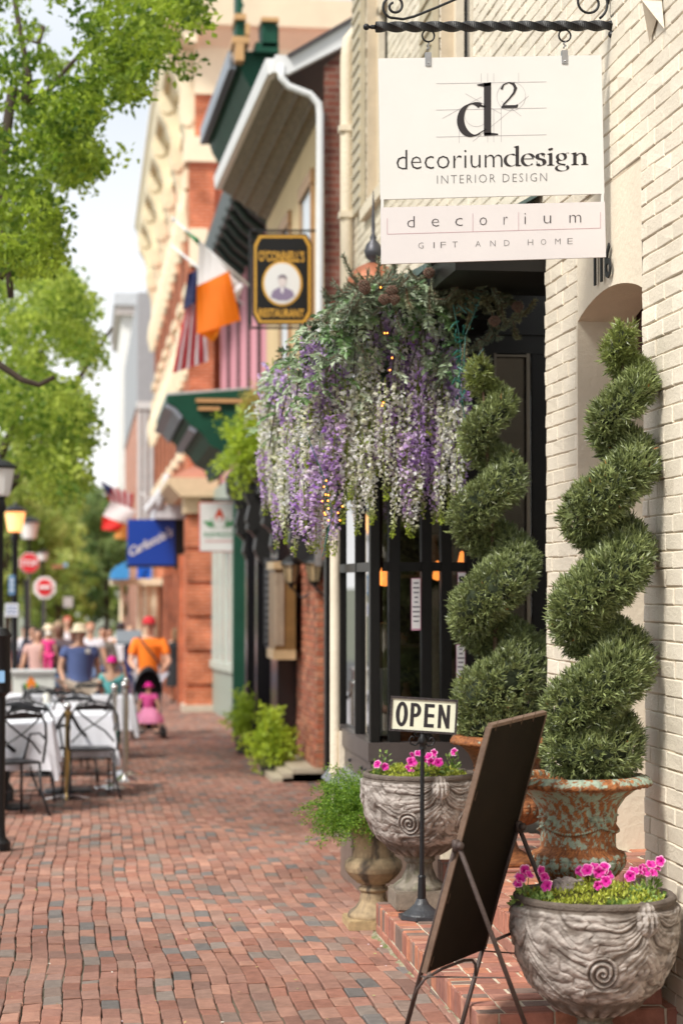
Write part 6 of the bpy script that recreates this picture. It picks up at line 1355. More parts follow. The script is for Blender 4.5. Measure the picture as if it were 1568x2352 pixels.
# ================================================================ street lamps and signs
lampglass = mk('lamp_frost', (.82, .80, .78), .4, var=0, bump=0)
lampglow = mk('lamp_glow', (.9, .6, .35), .4, var=0, bump=0, emit=(1., .42, .12), es=1.15)
def lamp(label, px, ytop, ybot, Y, lit=False, w=.15):
    a, b = q3(px, ytop, Y), q3(px, ybot, Y); h = a[2]-b[2]; g = gz(Y); t = T('street_lamp', label, 'lamp', (a[0], Y, g), group='street lamps along the kerb'); x = a[0]
    mb = MB(); mb.lathe([(.15, 0), (.15, .12), (.11, .18), (.10, .5), (.07, .6), (.05, .65), (.045, b[2]-g-.15), (.07, b[2]-g-.1), (.05, b[2]-g)], (x, Y, g), 14); mb.build('pole', M['black'], t, smooth=True, auto=40)
    mb = MB(); mb.lathe([(w*.62, 0), (w*.72, .02), (w, h*.72), (w*.98, h*.74)], (x, Y, b[2]), 12); gl = mb.build('lantern', lampglow if lit else lampglass, t)
    mb = MB(); mb.lathe([(w*1.15, h*.72), (w*1.2, h*.78), (w*.6, h*.93), (w*.2, h*.96), (.02, h*1.02), (0, h*1.12)], (x, Y, b[2]), 12); mb.build('cap', M['black'], t)
lamp('street lamp with a glowing orange light', 36, 1158, 1222, 30, True)
lamp('unlit white globe lamp just behind the glowing lamp', 68, 1186, 1238, 63, w=.30)
lamp('small far lamp above the do not enter sign', 99, 1262, 1288, 66, w=.19)
lamp('nearest street lamp cut by the left edge of the picture', -2, 1052, 1140, 18, w=.14)
t = T('iron_post', 'thick black iron post at the left edge with a small blue sticker', 'post', tuple(gpt(0, 1952)))
p = t.location; mb = MB(); mb.lathe([(.085, 0), (.085, .05), (.05, .09), (.045, .2), (.045, 1.05), (.075, 1.08), (.075, 1.45), (.085, 1.47), (.06, 1.52), (0, 1.53)], (p[0]-.01, p[1], p[2]), 16); mb.build('post', M['black'], t, smooth=True, auto=40)
mb = MB(); mb.box((p[0]-.03, p[1]-.081, p[2]+1.15), (p[0]+.03, p[1]-.077, p[2]+1.23)); mb.build('sticker', mk('sticker_blue', (.25, .45, .7), .5), t)
def signpole(name, label, cat, px, y0, Y): 
    a = q3(px, y0, Y); t = T(name, label, cat, (a[0], Y, gz(Y))); mb = MB(); mb.tube([(a[0], Y+.02, gz(Y)), (a[0], Y+.02, a[2])], .035, 8); mb.build('pole', mk('galv_post', (.10, .10, .10), .5), t); return t
red = mk('sign_red', (.62, .02, .03), .5, var=.03, bump=0); wht = mk('sign_enamel', (.82, .80, .80), .5, var=.03, bump=0)
t = signpole('stop_sign', 'red octagonal STOP sign beside the glowing lamp', 'sign', 68, 1270, 60)
def octa(cx, cy, R, a0=22.5, n=8): return [(cx+R*math.cos(math.radians(a0+360/n*i)), cy-R*math.sin(math.radians(a0+360/n*i))) for i in range(n)]
def plate2(P, Y_, th, nm, mat, par): mb = MB(); mb.prism([q3(x, y, Y_) for x, y in P], (0, th, 0)); return mb.build(nm, mat, par)
plate2(octa(68, 1293, 25), 59.96, .02, 'rim', wht, t); plate2(octa(68, 1293, 23), 59.93, .02, 'plate', red, t)
mb = MB(); sx = q3(1, 0, 59.9)[0]-q3(0, 0, 59.9)[0]; puttext(mb, 'STOP', 0, 36*sx, 0, 14*sx, q3(50, 1300, 59.91), (1, 0, 0), (0, 0, 1), off=.02); mb.build('lettering', wht, t)
t = signpole('do_not_enter_sign', 'white sign with a red disc and white bar over the crowd', 'sign', 103, 1330, 62)
plate2(octa(103, 1350, 27), 61.96, .02, 'panel', wht, t); plate2(ov(103, 1349, 18, 19, 24), 61.93, .02, 'disc', red, t); plate2([(90, 1345), (116, 1345), (116, 1352), (90, 1352)], 61.9, .02, 'bar', wht, t)
def small_sign(label, x0, x1, y0, y1, Y, c, c2, nm='street_sign'):
    mb = MB(); a, b = q3(x0, y1, Y), q3(x1, y0, Y); mb.box((a[0], Y, a[2]), (b[0], Y+.02, b[2]), c); h = b[2]-a[2]
    for k in range(3): mb.box((a[0]+.02, Y-.004, a[2]+h*(.2+.25*k)), (b[0]-.02, Y, a[2]+h*(.3+.25*k)), c2)
    o = mb.build(nm, MATS['portrait_paint'], origin=tuple(a)); tag(o, label, 'sign')
small_sign('upright blue and white parking sign on the lamp post', 20, 35, 1321, 1366, 29.85, (.12, .25, .42), (.7, .72, .75))
small_sign('white notice with a blue heading lower on the lamp post', 12, 43, 1386, 1416, 29.85, (.72, .74, .80), (.10, .18, .35))
small_sign('small reddish street name sign among the far trees', 120, 146, 1297, 1305, 64, (.6, .25, .15), (.65, .3, .2))
small_sign('blue street name plate beside the reddish one', 146, 156, 1293, 1302, 64.2, (.25, .45, .65), (.3, .5, .7))
small_sign('blank grey board behind the crowd', 146, 168, 1371, 1395, 58, (.45, .42, .40), (.5, .46, .44))
for x, y0, Y, lb in ((61, 1330, 40, 'thin black sign post between the two left lamps'), ):
    a = q3(x, y0, Y); mb = MB(); mb.tube([(a[0], Y, gz(Y)), (a[0], Y, a[2])], .04, 8); o = mb.build('sign_post', M['black'], origin=(a[0], Y, gz(Y))); tag(o, lb, 'post')
# cars waiting at the far crossing
def car(label, px, Y, col, seed, rot=0.):
    X = q3(px, 1400, Y)[0]; t = T('parked_car', label, 'car', (X, Y, gz(Y)), rot, group='cars at the far crossing')
    prof = [(-2.1, .35), (-2.15, .7), (-1.9, .85), (-1.2, .92), (-.7, 1.38), (.7, 1.42), (1.35, .98), (2.0, .85), (2.15, .6), (2.1, .35)]
    mb = MB(); mb.prism([(x, -.85, z) for x, z in prof], (0, 1.7, 0)); mb.build('body', mk('car_paint_%d' % seed, col, .25, coat=.8, var=.03, bump=0), t, local=True)
    for s_ in (-1, 1):
        mb = MB(); mb.add([(-1.05, s_*.86, .93), (1.15, s_*.86, .97), (.62, s_*.86, 1.35), (-.65, s_*.86, 1.32)], [[0, 1, 2, 3]]); mb.build('window', M['panedark'], t, local=True)
    for x in (-1.35, 1.35):
        for s_ in (-1, 1): mb = MB(); mb.tube([(x, s_*.88, .32), (x, s_*.68, .32)], .32, 18); mb.build('wheel', M['black'], t, local=True)
    mb = MB(); mb.add([(-1.18, -.7, .95), (-1.18, .7, .95), (-.72, .6, 1.36), (-.72, -.6, 1.36)], [[0, 1, 2, 3]]); mb.build('windscreen', M['panedark'], t, local=True)
car('white car crossing behind the crowd', 150, 86, (.75, .75, .75), 1); car('silver car nearer the portico beyond the crowd', 235, 89, (.5, .52, .55), 2); car('dark red car at the left of the far crossing', 40, 84, (.25, .03, .03), 3)
# ================================================================ people
SKIN = mk('skin_fair', (.58, .33, .22), .55, var=.05, bump=0); SKIN2 = mk('skin_brown', (.16, .075, .045), .5, var=.05, bump=0)
def skinmesh(name, J, E, mat, parent, lev=2):
    keys = list(J); ix = {k: i for i, k in enumerate(keys)}
    me = bpy.data.meshes.new(name); me.from_pydata([J[k][:3] for k in keys], [(ix[a], ix[b]) for a, b in E], []); o = bpy.data.objects.new(name, me); COL.objects.link(o)
    m = o.modifiers.new('s', 'SKIN'); m.use_smooth_shade = True; m.branch_smoothing = .4
    sv = me.skin_vertices[0].data
    for k in keys:
        rr_ = J[k][3]; sv[ix[k]].radius = rr_ if isinstance(rr_, tuple) else (rr_, rr_); sv[ix[k]].use_root = (ix[k] == 0)
    ss = o.modifiers.new('u', 'SUBSURF'); ss.levels = lev; ss.render_levels = lev
    dg = bpy.context.evaluated_depsgraph_get(); m2 = bpy.data.meshes.new_from_object(o.evaluated_get(dg)); bpy.data.objects.remove(o)
    m2.name = name; m2.materials.clear(); m2.materials.append(mat); o = bpy.data.objects.new(name, m2); COL.objects.link(o)
    if parent is not None: o.parent = parent
    return o
def person(label, px, Y, h, skin=None, rot=0., wide=1., arms=((.16, .02, .62), (.19, .0, .47), (.16, .02, .62), (.19, .0, .47)), stride=.08, shirt=None, sleeve=.5, bottom=None, blen=.9, hair=None, hairlen=0, hat=None, hatm=None, shoes=None, cat='person', skirt=False, x=None, seat=False, z=None, group=None):
    """arms: (elbowR xyz-ish, wristR, elbowL, wristL) as fractions (side, forward, up)"""
    skin = skin or SKIN; X = q3(px, 1450, Y)[0] if x is None else x; g = gz(Y) if z is None else z
    t = T('person', label, cat, (X, Y, g), rot, group=group); w = wide
    J = {'pel': (0, 0, .52*h, .078*h*w), 'spn': (0, -.01*h, .64*h, .072*h*w), 'cst': (0, 0, .76*h, (.092*h*w, .066*h*w)), 'nk': (0, 0, .845*h, .032*h), 'jaw': (0, -.012*h, .885*h, .036*h), 'hd': (0, -.012*h, .93*h, (.046*h, .054*h)), 'tp': (0, 0, .975*h, .034*h)}
    E = [('pel', 'spn'), ('spn', 'cst'), ('cst', 'nk'), ('nk', 'jaw'), ('jaw', 'hd'), ('hd', 'tp')]
    for s_, tag_, ae, aw in ((-1, 'R', arms[0], arms[1]), (1, 'L', arms[2], arms[3])):
        J['sh'+tag_] = (s_*.108*h*w**.5, 0, .805*h, .036*h); J['el'+tag_] = (s_*ae[0]*h, -ae[1]*h, ae[2]*h, .025*h); J['wr'+tag_] = (s_*aw[0]*h, -aw[1]*h, aw[2]*h, .017*h)
        e = np.array(J['el'+tag_][:3]); q = np.array(J['wr'+tag_][:3]); d = (q-e)/np.linalg.norm(q-e); hp = q+d*.045*h; J['pm'+tag_] = (*hp, (.022*h, .013*h))
        E += [('cst', 'sh'+tag_), ('sh'+tag_, 'el'+tag_), ('el'+tag_, 'wr'+tag_), ('wr'+tag_, 'pm'+tag_)]
        sd = np.cross(d, (0, 1., 0)); sd = sd/(np.linalg.norm(sd)+1e-6)
        for f_ in range(4):
            tip = hp+d*(.045-.006*abs(f_-1.3))*h+sd*(f_-1.5)*.011*h+np.array([0, -.012*h, 0]); J['f%d%s' % (f_, tag_)] = (*(hp+d*.02*h+sd*(f_-1.5)*.009*h), .0052*h); J['g%d%s' % (f_, tag_)] = (*tip, .004*h); E += [('pm'+tag_, 'f%d%s' % (f_, tag_)), ('f%d%s' % (f_, tag_), 'g%d%s' % (f_, tag_))]
        th_ = q+d*.02*h-sd*.022*h*s_+np.array([0, -.015*h, 0]); J['th'+tag_] = (*th_, .005*h); E.append(('wr'+tag_, 'th'+tag_))
        st_ = stride*s_*h
        if seat: J['hp'+tag_] = (s_*.05*h, -.03*h, .5*h, .05*h); J['kn'+tag_] = (s_*.07*h, -.24*h, .5*h, .036*h); J['an'+tag_] = (s_*.07*h, -.28*h, .29*h, .024*h); J['to'+tag_] = (s_*.075*h, -.37*h, .28*h, .02*h)
        else: J['hp'+tag_] = (s_*.052*h*w, 0, .47*h, .052*h*w**.5); J['kn'+tag_] = (s_*.058*h, -st_*.6-.01*h, .275*h, .034*h); J['an'+tag_] = (s_*.06*h, -st_*(1.) if st_ > 0 else -st_*.9, .045*h, .022*h); a_ = J['an'+tag_]; J['to'+tag_] = (a_[0], a_[1]-.09*h, .022*h, .02*h)
        E += [('pel', 'hp'+tag_), ('hp'+tag_, 'kn'+tag_), ('kn'+tag_, 'an'+tag_), ('an'+tag_, 'to'+tag_)]
    body = skinmesh('body', J, E, skin, t)
    mb = MB()
    for s_ in (-1, 1): mb.sph((s_*.017*h, -.058*h, .932*h), (.007*h, .004*h, .004*h), 8, 6); mb.sph((s_*.047*h, -.005*h, .925*h), (.006*h, .012*h, .018*h), 8, 6)
    mb.sph((0, -.068*h, .918*h), (.007*h, .010*h, .014*h), 8, 6); mb.sph((0, -.058*h, .897*h), (.015*h, .004*h, .004*h), 8, 6); mb.build('face', mk('face_dark', (.30, .13, .09), .5, var=0, bump=0), t, local=True)
    def grow(k, f, add=.0): v = J[k]; r_ = v[3]; r_ = (r_, r_) if not isinstance(r_, tuple) else r_; return (*v[:3], (r_[0]*f+add, r_[1]*f+add))
    if shirt:
        K = {'spn': grow('spn', 1.34), 'pel': grow('pel', 1.26), 'cst': grow('cst', 1.28), 'nk': (*J['nk'][:2], .825*h, .04*h)}; EE = [('spn', 'pel'), ('spn', 'cst'), ('cst', 'nk')]
        for tg in 'RL':
            K['sh'+tg] = grow('sh'+tg, 1.38); a_, b_ = np.array(J['sh'+tg][:3]), np.array(J['el'+tg][:3]); m_ = a_+(b_-a_)*min(sleeve, 1); K['sl'+tg] = (*m_, .040*h if sleeve <= 1 else .032*h); EE += [('cst', 'sh'+tg), ('sh'+tg, 'sl'+tg)]
            if sleeve > 1: c_ = np.array(J['wr'+tg][:3]); K['sw'+tg] = (*c_, .025*h); EE.append(('sl'+tg, 'sw'+tg))
        skinmesh('shirt', K, EE, shirt, t)
    if bottom and not skirt:
        K = {'pel': grow('pel', 1.34)}; EE = []
        for tg in 'RL':
            K['hp'+tg] = grow('hp'+tg, 1.36); K['kn'+tg] = grow('kn'+tg, 1.5) if blen >= .9 else (*(np.array(J['hp'+tg][:3])*(1-blen)+np.array(J['kn'+tg][:3])*blen), .055*h); EE += [('pel', 'hp'+tg), ('hp'+tg, 'kn'+tg)]
            if blen > 1: K['an'+tg] = grow('an'+tg, 1.5); EE.append(('kn'+tg, 'an'+tg))
        skinmesh('shorts' if blen <= 1 else 'trousers', K, EE, bottom, t)
    if skirt:
        mb = MB(); mb.lathe([(.07*h*w, .60*h), (.085*h*w, .5*h), (.10*h*w, .38*h), (.115*h*w, (1-blen)*.5*h+.1*h)], (0, 0, 0), 20, disp=lambda U, Z, R: .006*h*np.sin(U*8)*(1-Z/h)); mb.build('skirt', bottom, t, local=True, smooth=True)
    if hair: mb = MB(); mb.sph((0, .014*h, .945*h), (.055*h, .056*h, .056*h), 16, 10); (hairlen and mb.sph((0, .03*h, .90*h), (.058*h, .035*h, .05*h+hairlen*h), 14, 10)); mb.build('hair', hair, t, local=True, smooth=True)
    if hat == 'cap': mb = MB(); mb.lathe([(.056*h, .945*h), (.057*h, .965*h), (.045*h, .995*h), (.02*h, 1.01*h), (0, 1.012*h)], (0, 0, 0), 20); mb.sph((0, -.065*h, .95*h), (.042*h, .045*h, .006*h), 14, 6); mb.build('cap', hatm, t, local=True, smooth=True)
    if hat == 'brim': mb = MB(); mb.lathe([(.058*h, .95*h), (.10*h, .945*h), (.105*h, .952*h), (.06*h, .962*h), (.055*h, .99*h), (.045*h, 1.015*h), (0, 1.02*h)], (0, 0, 0), 24); mb.build('hat', hatm, t, local=True, smooth=True)
    if shoes and not seat:
        for tg in 'RL': a_ = J['an'+tg]; mb = MB(); mb.sph((a_[0], a_[1]-.035*h, .025*h), (.028*h, .075*h, .024*h), 12, 8); mb.build('shoe', shoes, t, local=True, smooth=True)
    return t
def cm(name, c, rough=.8): return mk(name, c, rough, var=.08, vs=8, bump=.1, bs=40)
dk = cm('hair_dark', (.03, .018, .012)); br2 = cm('hair_brown', (.22, .12, .06)); bl2 = cm('hair_curly', (.30, .20, .12)); shoe = cm('shoe_dark', (.05, .045, .04)); shoew = cm('shoe_white', (.6, .58, .55))
hm = person('man in a straw hat, blue polo shirt and khaki shorts walking past the tables', 184, 28., 1.62, wide=1.28, shirt=cm('polo_blue', (.09, .13, .30)), bottom=cm('khaki', (.52, .44, .35)), blen=.95, hair=dk, hat='brim', hatm=cm('straw', (.78, .66, .46)), shoes=shoew, arms=((.17, .0, .63), (.145, .10, .50), (.17, -.05, .63), (.20, -.04, .48)), rot=math.radians(14))
mb = MB(); mb.box((.03, -.20, 1.24), (.10, -.19, 1.31)); mb.build('name_tag', M['white'], hm, local=True)
om = person('man in a bright orange shirt and red cap pushing the stroller', 343, 30.1, 1.75, wide=1.12, shirt=cm('shirt_orange', (.85, .20, .01)), sleeve=.75, bottom=cm('shorts_grey', (.35, .35, .40)), blen=.95, hair=dk, hat='cap', hatm=cm('cap_red', (.50, .02, .03)), shoes=shoe, arms=((.165, .06, .62), (.12, .23, .56), (.165, .06, .62), (.10, .23, .56)), rot=math.radians(3))
mb = MB(); mb.tube([(-.16, -.06, 1.47), (-.07, -.19, 1.33), (.1, -.215, 1.12), (.2, -.15, .97)], .016, 6); mb.build('strap', cm('strap_brown', (.10, .05, .03)), om, local=True)
person('small girl in a bright pink hat and teal outfit beside the posts', 258, 26.2, 1.2, shirt=cm('teal', (.12, .42, .42)), bottom=cm('teal_dark', (.04, .30, .26)), blen=1.3, hair=dk, hat='cap', hatm=cm('hat_pink', (.75, .01, .28)), shoes=shoe, arms=((.15, .04, .64), (.14, .16, .66), (.17, .02, .70), (.13, .05, .88)))
person('woman in a short black dress with her hand to her hair by the brick doorway', 404, 44.5, 1.66, shirt=cm('black_cloth', (.010, .010, .012)), sleeve=.3, bottom=cm('black_cloth', (.01, .01, .012)), skirt=True, blen=.75, hair=br2, hairlen=.05, shoes=shoe, arms=((.19, .05, .78), (.08, .06, .93), (.16, 0, .63), (.17, .02, .48)), wide=1.25, rot=math.radians(170))
person('man in a long white shirt and dark cap walking away', 277, 42, 1.75, shirt=cm('white_cloth', (.72, .72, .76)), sleeve=1.4, bottom=cm('navy_cloth', (.03, .04, .08)), blen=1.3, hair=dk, hat='cap', hatm=cm('cap_navy', (.01, .015, .04)), shoes=shoe, rot=math.radians(160))
person('woman with curly light brown hair in denim shorts carrying a bundle', 135, 33.5, 1.72, skin=SKIN2, wide=1.1, shirt=cm('top_dark', (.10, .07, .08)), bottom=cm('denim', (.14, .22, .36)), blen=.55, hair=bl2, hairlen=.06, shoes=shoew, arms=((.16, .05, .62), (.04, .16, .66), (.16, .05, .62), (.02, .16, .62)))
person('baby in a white and yellow hat held against the curly haired woman', 112, 33.2, .72, z=gz(33)+.82, shirt=cm('pink_cloth', (.70, .04, .22)), bottom=cm('pink_cloth', (.7, .04, .22)), blen=1.2, hair=None, hat='brim', hatm=cm('hat_white', (.78, .72, .62)))
person('woman in a dark green patterned skirt behind the white box sign', 88, 35.5, 1.62, skin=SKIN, wide=1.1, shirt=cm('pale_pink', (.55, .34, .30)), bottom=mk('green_pattern', (.05, .13, .06), .8, col2=(.35, .25, .08), s2=14), skirt=True, blen=.95, hair=dk, hairlen=.03, shoes=shoe)
person('man in a red and white top at the back of the crowd with head raised', 156, 47, 1.95, shirt=cm('white_cloth2', (.75, .7, .72)), bottom=cm('denim2', (.1, .14, .24)), blen=1.3, hair=cm('hair_red', (.42, .08, .05)), shoes=shoe)
person('man with a pink face in a pale shirt behind the straw hat', 208, 38.5, 1.74, shirt=cm('pale_shirt', (.66, .62, .66)), bottom=cm('denim2', (.1, .14, .24)), blen=1.2, hair=cm('hair_ginger', (.45, .20, .12)), shoes=shoe)
person('person in a grey brown jacket behind the small girl', 236, 40.5, 1.68, shirt=cm('greybrown', (.14, .12, .10)), bottom=cm('navy_cloth', (.03, .04, .08)), blen=1.3, hair=dk, shoes=shoe, sleeve=1.4)
person('person in a light blue shirt right of the man in white', 300, 46, 1.72, shirt=cm('light_blue', (.50, .55, .66)), bottom=cm('navy_cloth', (.03, .04, .08)), blen=1.3, hair=cm('hair_sandy', (.45, .28, .18)), shoes=shoe)
person('person in a pink striped shirt among the far crowd', 252, 52, 1.7, shirt=cm('dusty_pink', (.48, .30, .28)), bottom=cm('denim', (.14, .22, .36)), blen=1.2, hair=dk, shoes=shoe)
person('person in white at the left of the far crowd', 58, 50, 1.75, shirt=cm('white_cloth', (.72, .72, .76)), bottom=cm('greybrown', (.14, .12, .10)), blen=1.3, hair=dk, shoes=shoe)
person('person in a dark jacket left of the green skirt', 76, 46, 1.72, shirt=cm('navy_cloth', (.03, .04, .08)), bottom=cm('navy_cloth', (.03, .04, .08)), blen=1.3, hair=dk, shoes=shoe, sleeve=1.4)
person('person in a cream hat in the middle of the crowd', 112, 48, 1.74, shirt=cm('dusty_pink', (.48, .30, .28)), bottom=cm('khaki', (.52, .44, .35)), blen=1.2, hair=dk, hat='brim', hatm=cm('straw', (.78, .66, .46)), shoes=shoe)
person('person in a brown top half hidden by the straw hat', 168, 42, 1.66, skin=SKIN2, shirt=cm('brown_top', (.20, .10, .06)), bottom=cm('navy_cloth', (.03, .04, .08)), blen=1.2, hair=dk, shoes=shoe)
# ---------------------------------------------------------------- stroller with toddler
sx_, sy_ = q3(341, 1600, 28.9)[0], 28.9; sg = gz(28.9)
t = T('stroller', 'black stroller with a large hood facing down the pavement', 'stroller', (sx_, sy_, sg))
blk_ = M['black']; fab = cm('stroller_fabric', (.008, .008, .010))
mb = MB(); 
for s_ in (-1, 1): mb.tube([(s_*.2, -.28, .1), (s_*.17, .05, .5), (s_*.17, .38, 1.0), (s_*.15, .45, 1.03)], .011, 6); mb.tube([(s_*.2, .3, .1), (s_*.17, .0, .55)], .011, 6)
mb.tube([(-.2, -.28, .12), (.2, -.28, .12)], .01, 6); mb.tube([(-.2, .3, .12), (.2, .3, .12)], .01, 6); mb.build('frame', MATS['zinc_steel'], t, local=True)
for s_ in (-1, 1):
    for y in (-.28, .3):
        for d in (-.025, .025): mb = MB(); mb.tube([(s_*.215+d-.012, y, .085), (s_*.215+d+.012, y, .085)], .085, 16); mb.build('wheel', blk_, t, local=True)
mb = MB(); K = 12; V = []
for i in range(K+1):
    a = math.radians(48+120*i/K)
    for j in range(K+1):
        b = PI*j/K; V.append((.215*math.cos(b)*(1-.12*math.sin(max(a, 0))), .12-.30*math.sin(b)*math.cos(a)*1.0, .64+.36*math.sin(b)*math.sin(a+.15)+.04))
mb.add(V, [[i*(K+1)+j, i*(K+1)+j+1, (i+1)*(K+1)+j+1, (i+1)*(K+1)+j] for i in range(K) for j in range(K)]); mb.build('hood', fab, t, local=True, smooth=True)
mb = MB(); mb.sph((0, .16, .66), (.205, .05, .34), 16, 10); mb.sph((0, -.02, .38), (.18, .2, .05), 14, 8); mb.sph((0, -.22, .2), (.14, .06, .05), 10, 6); mb.build('seat', fab, t, local=True, smooth=True)
td = person('toddler in a pink dress and bright pink sun hat sitting in the stroller', 0, sy_-.10, .84, x=sx_, z=sg-.04, seat=True, shirt=cm('dress_pink', (.75, .10, .35)), sleeve=.5, hair=dk, hat='brim', hatm=cm('hat_pink', (.75, .01, .28)), arms=((.17, .08, .62), (.16, .2, .56), (.17, .08, .62), (.16, .2, .56)))
mb = MB(); mb.lathe([(.06, .50), (.15, .44), (.21, .36), (.22, .29)], (0, -.12, 0), 20, disp=lambda U, Z, R: .012*np.sin(U*7)); mb.build('skirt', cm('skirt_pink', (.85, .30, .50)), td, local=True, smooth=True)
# navy stand behind
a = q3(293, 1480, 36); t = T('menu_stand', 'navy blue stand with a slanted grey top between the crowd and the stroller', 'stand', (a[0], 36, gz(36))); g = gz(36)
mb = MB(); mb.box((a[0]-.06, 36, g), (a[0]+.06, 36.1, a[2])); mb.box((a[0]-.1, 35.85, g), (a[0]+.12, 36.2, g+.05)); mb.build('post', cm('navy_enamel', (.008, .02, .13), .4), t); mb = MB(); mb.prism([(a[0]-.2, 35.8, a[2]), (a[0]+.25, 35.8, a[2]), (a[0]+.25, 36.2, a[2]+.2), (a[0]-.2, 36.2, a[2]+.2)], (0, 0, .05)); mb.build('top', cm('grey_top', (.16, .18, .2), .4), t)
# ================================================================ cafe tables, chairs, posts
clothm = mk('tablecloth_white', (.74, .74, .79), .75, var=.04, vs=3, bump=.1, bs=20)
def table(label, px, Y, w=.8, drop=.38, cl=None):
    X = q3(px, 1620, Y)[0]; g = gz(Y); t = T('cafe_table', label.replace('cloth over', 'table under').replace('white', 'square', 1), 'table', (X, Y, g), group='cafe tables on the pavement')
    mb = MB(); mb.box((-w/2+.03, -w/2+.03, .70), (w/2-.03, w/2-.03, .735)); mb.build('top', M['brownwood'], t, local=True); mb = MB(); mb.tube([(0, 0, .03), (0, 0, .7)], .035, 10); mb.lathe([(.24, 0), (.22, .03), (.04, .05)], (0, 0, 0), 16); mb.build('base', M['black'], t, local=True)
    mb = MB(); n = 96; V = []; per = []
    for i in range(n):
        s_ = i/n*4; k = int(s_); f_ = s_-k; h = w/2; c = [(-h, -h), (h, -h), (h, h), (-h, h)]; a, b = c[k], c[(k+1) % 4]; per.append((a[0]+(b[0]-a[0])*f_, a[1]+(b[1]-a[1])*f_, min(f_, 1-f_)))
    rows = 9
    for j in range(rows):
        v = j/(rows-1)
        for i, (x, y, e) in enumerate(per):
            fl = 1+.10*v*(1 if e > .12 else 1.9)+.035*v*math.sin(i*1.05+Y)+.02*v*math.sin(i*.41); V.append((x*fl, y*fl, .745-drop*v*(1+(.22 if e < .08 else 0))-.0))
    V.append((0, 0, .747)); F = [[j*n+i, (j+1)*n+i, (j+1)*n+(i+1) % n, j*n+(i+1) % n] for j in range(rows-1) for i in range(n)]+[[i, (i+1) % n, n*rows] for i in range(n)]
    mb.add(V, F); o = mb.build('tablecloth', clothm, None, local=True, smooth=True, auto=50); o.location = (X, Y, g); tag(o, label, 'tablecloth', 'white cloths on the cafe tables')
    return X, Y, g
tabs = [table('white cloth over the table nearest the brass post', 158, 19.1, .80), table('white cloth over the table cut by the left edge', 12, 17.3, .8), table('white cloth over the table with the candle jar', 104, 21.4, .72), table('white cloth over the far left table below the box sign', 55, 25.2, .8), table('white cloth over the far right table behind the tall posts', 228, 24.4, .8)]
X, Y, g = tabs[2]; mb = MB(); mb.lathe([(.0, 0), (.035, 0), (.035, .1), (.028, .11), (.028, .13)], (X+.02, Y-.2, g+.752), 14); o = mb.build('candle_jar', mk('jar_wax', (.75, .74, .66), .3), origin=(X+.02, Y-.2, g+.752), smooth=True); tag(o, 'small pale candle jar on the middle tablecloth', 'jar')
X, Y, g = tabs[0]; mb = MB(); mb.lathe([(0, 0), (.03, 0), (.035, .07), (.03, .08)], (X-.2, Y+.1, g+.752), 12); o = mb.build('drinking_glass', mk('glass_pale', (.6, .65, .66), .1, var=0, bump=0), origin=(X-.2, Y+.1, g+.752), smooth=True); tag(o, 'small glass on the table nearest the brass post', 'glass')
def chair_proto():
    t = T('cafe_chair', 'x', 'chair', (0, 0, 0)); ir = M['chair_iron']
    mb = MB(); mb.box((-.21, -.2, .435), (.21, .2, .455), bev=.008); 
    mb.build('seat', ir, t, local=True)
    mb = MB(); W_ = .22; pts = [(-W_, -.21, .44), (-W_-.01, -.25, .62), (-W_+.01, -.28, .76), (-.15, -.30, .86), (0, -.31, .89), (.15, -.30, .86), (W_-.01, -.28, .76), (W_+.01, -.25, .62), (W_, -.21, .44)]; mb.tube(pts, .011, 7)
    mb.tube([(-.19, -.23, .52), (-.1, -.26, .62), (0, -.28, .68), (.1, -.29, .76), (.17, -.29, .83)], .009, 6); mb.tube([(.19, -.23, .52), (.1, -.26, .62), (0, -.28, .68), (-.1, -.29, .76), (-.17, -.29, .83)], .009, 6)
    for z in (.80,): mb.prism([(-.17, -.297, z+.01), (.17, -.297, z+.01), (.15, -.303, z+.045), (0, -.306, z+.065), (-.15, -.303, z+.045)], (0, .008, 0))
    mb.build('backrest', ir, t, local=True, smooth=True, auto=40)
    for s_ in (-1, 1):
        mb = MB(); mb.tube([(s_*.22, -.25, .64), (s_*.26, -.05, .67), (s_*.26, .14, .65), (s_*.22, .18, .44)], .010, 6); mb.build('armrest', ir, t, local=True, smooth=True)
        mb = MB(); mb.tube([(s_*.2, .18, .44), (s_*.21, .2, .2), (s_*.22, .22, 0)], .011, 6); mb.build('leg', ir, t, local=True, smooth=True)
        mb = MB(); mb.tube([(s_*.2, -.19, .44), (s_*.2, -.22, .22), (s_*.24, -.32, 0)], .011, 6); mb.build('leg', ir, t, local=True, smooth=True)
    mb = MB(); mb.tube([(-.2, 0, .40), (-.19, -.19, .22), (.19, -.19, .22), (.2, 0, .40)], .007, 5); mb.build('stretcher', ir, t, local=True); return t
M['chair_iron'] = mk('chair_iron', (.02, .02, .023), .4, metal=.2, var=.1, bump=.05)
cp = chair_proto(); first = True
for px, Y, rt_, lab in ((206, 18.5, 8, 'black metal cafe chair pushed up to the table nearest the brass post'), (88, 18.4, -14, 'black metal cafe chair with its seat showing left of the brass post'), (18, 16.6, 25, 'black metal cafe chair nearest the left edge in front of the tablecloth'), (172, 20.1, 180, 'black metal cafe chair facing the camera across the nearest table'), (0, 18.5, 150, 'black metal cafe chair behind the table at the left edge'), (85, 22.6, 175, 'black metal cafe chair beyond the table with the candle jar'), (150, 22.3, 190, 'black metal cafe chair between the candle table and the far right table'), (205, 25.4, 180, 'black metal cafe chair behind the far right table'), (12, 23.8, 90, 'black metal cafe chair left of the far left table'), (112, 24.3, -90, 'black metal cafe chair between the two far tables')):
    o = cp if first else copy_tree(cp); first = False
    o.location = (q3(px, 1700, Y)[0], Y, gz(Y)); o.rotation_euler = (0, 0, math.radians(rt_)); o['label'] = lab; o['group'] = 'black metal cafe chairs around the tables'
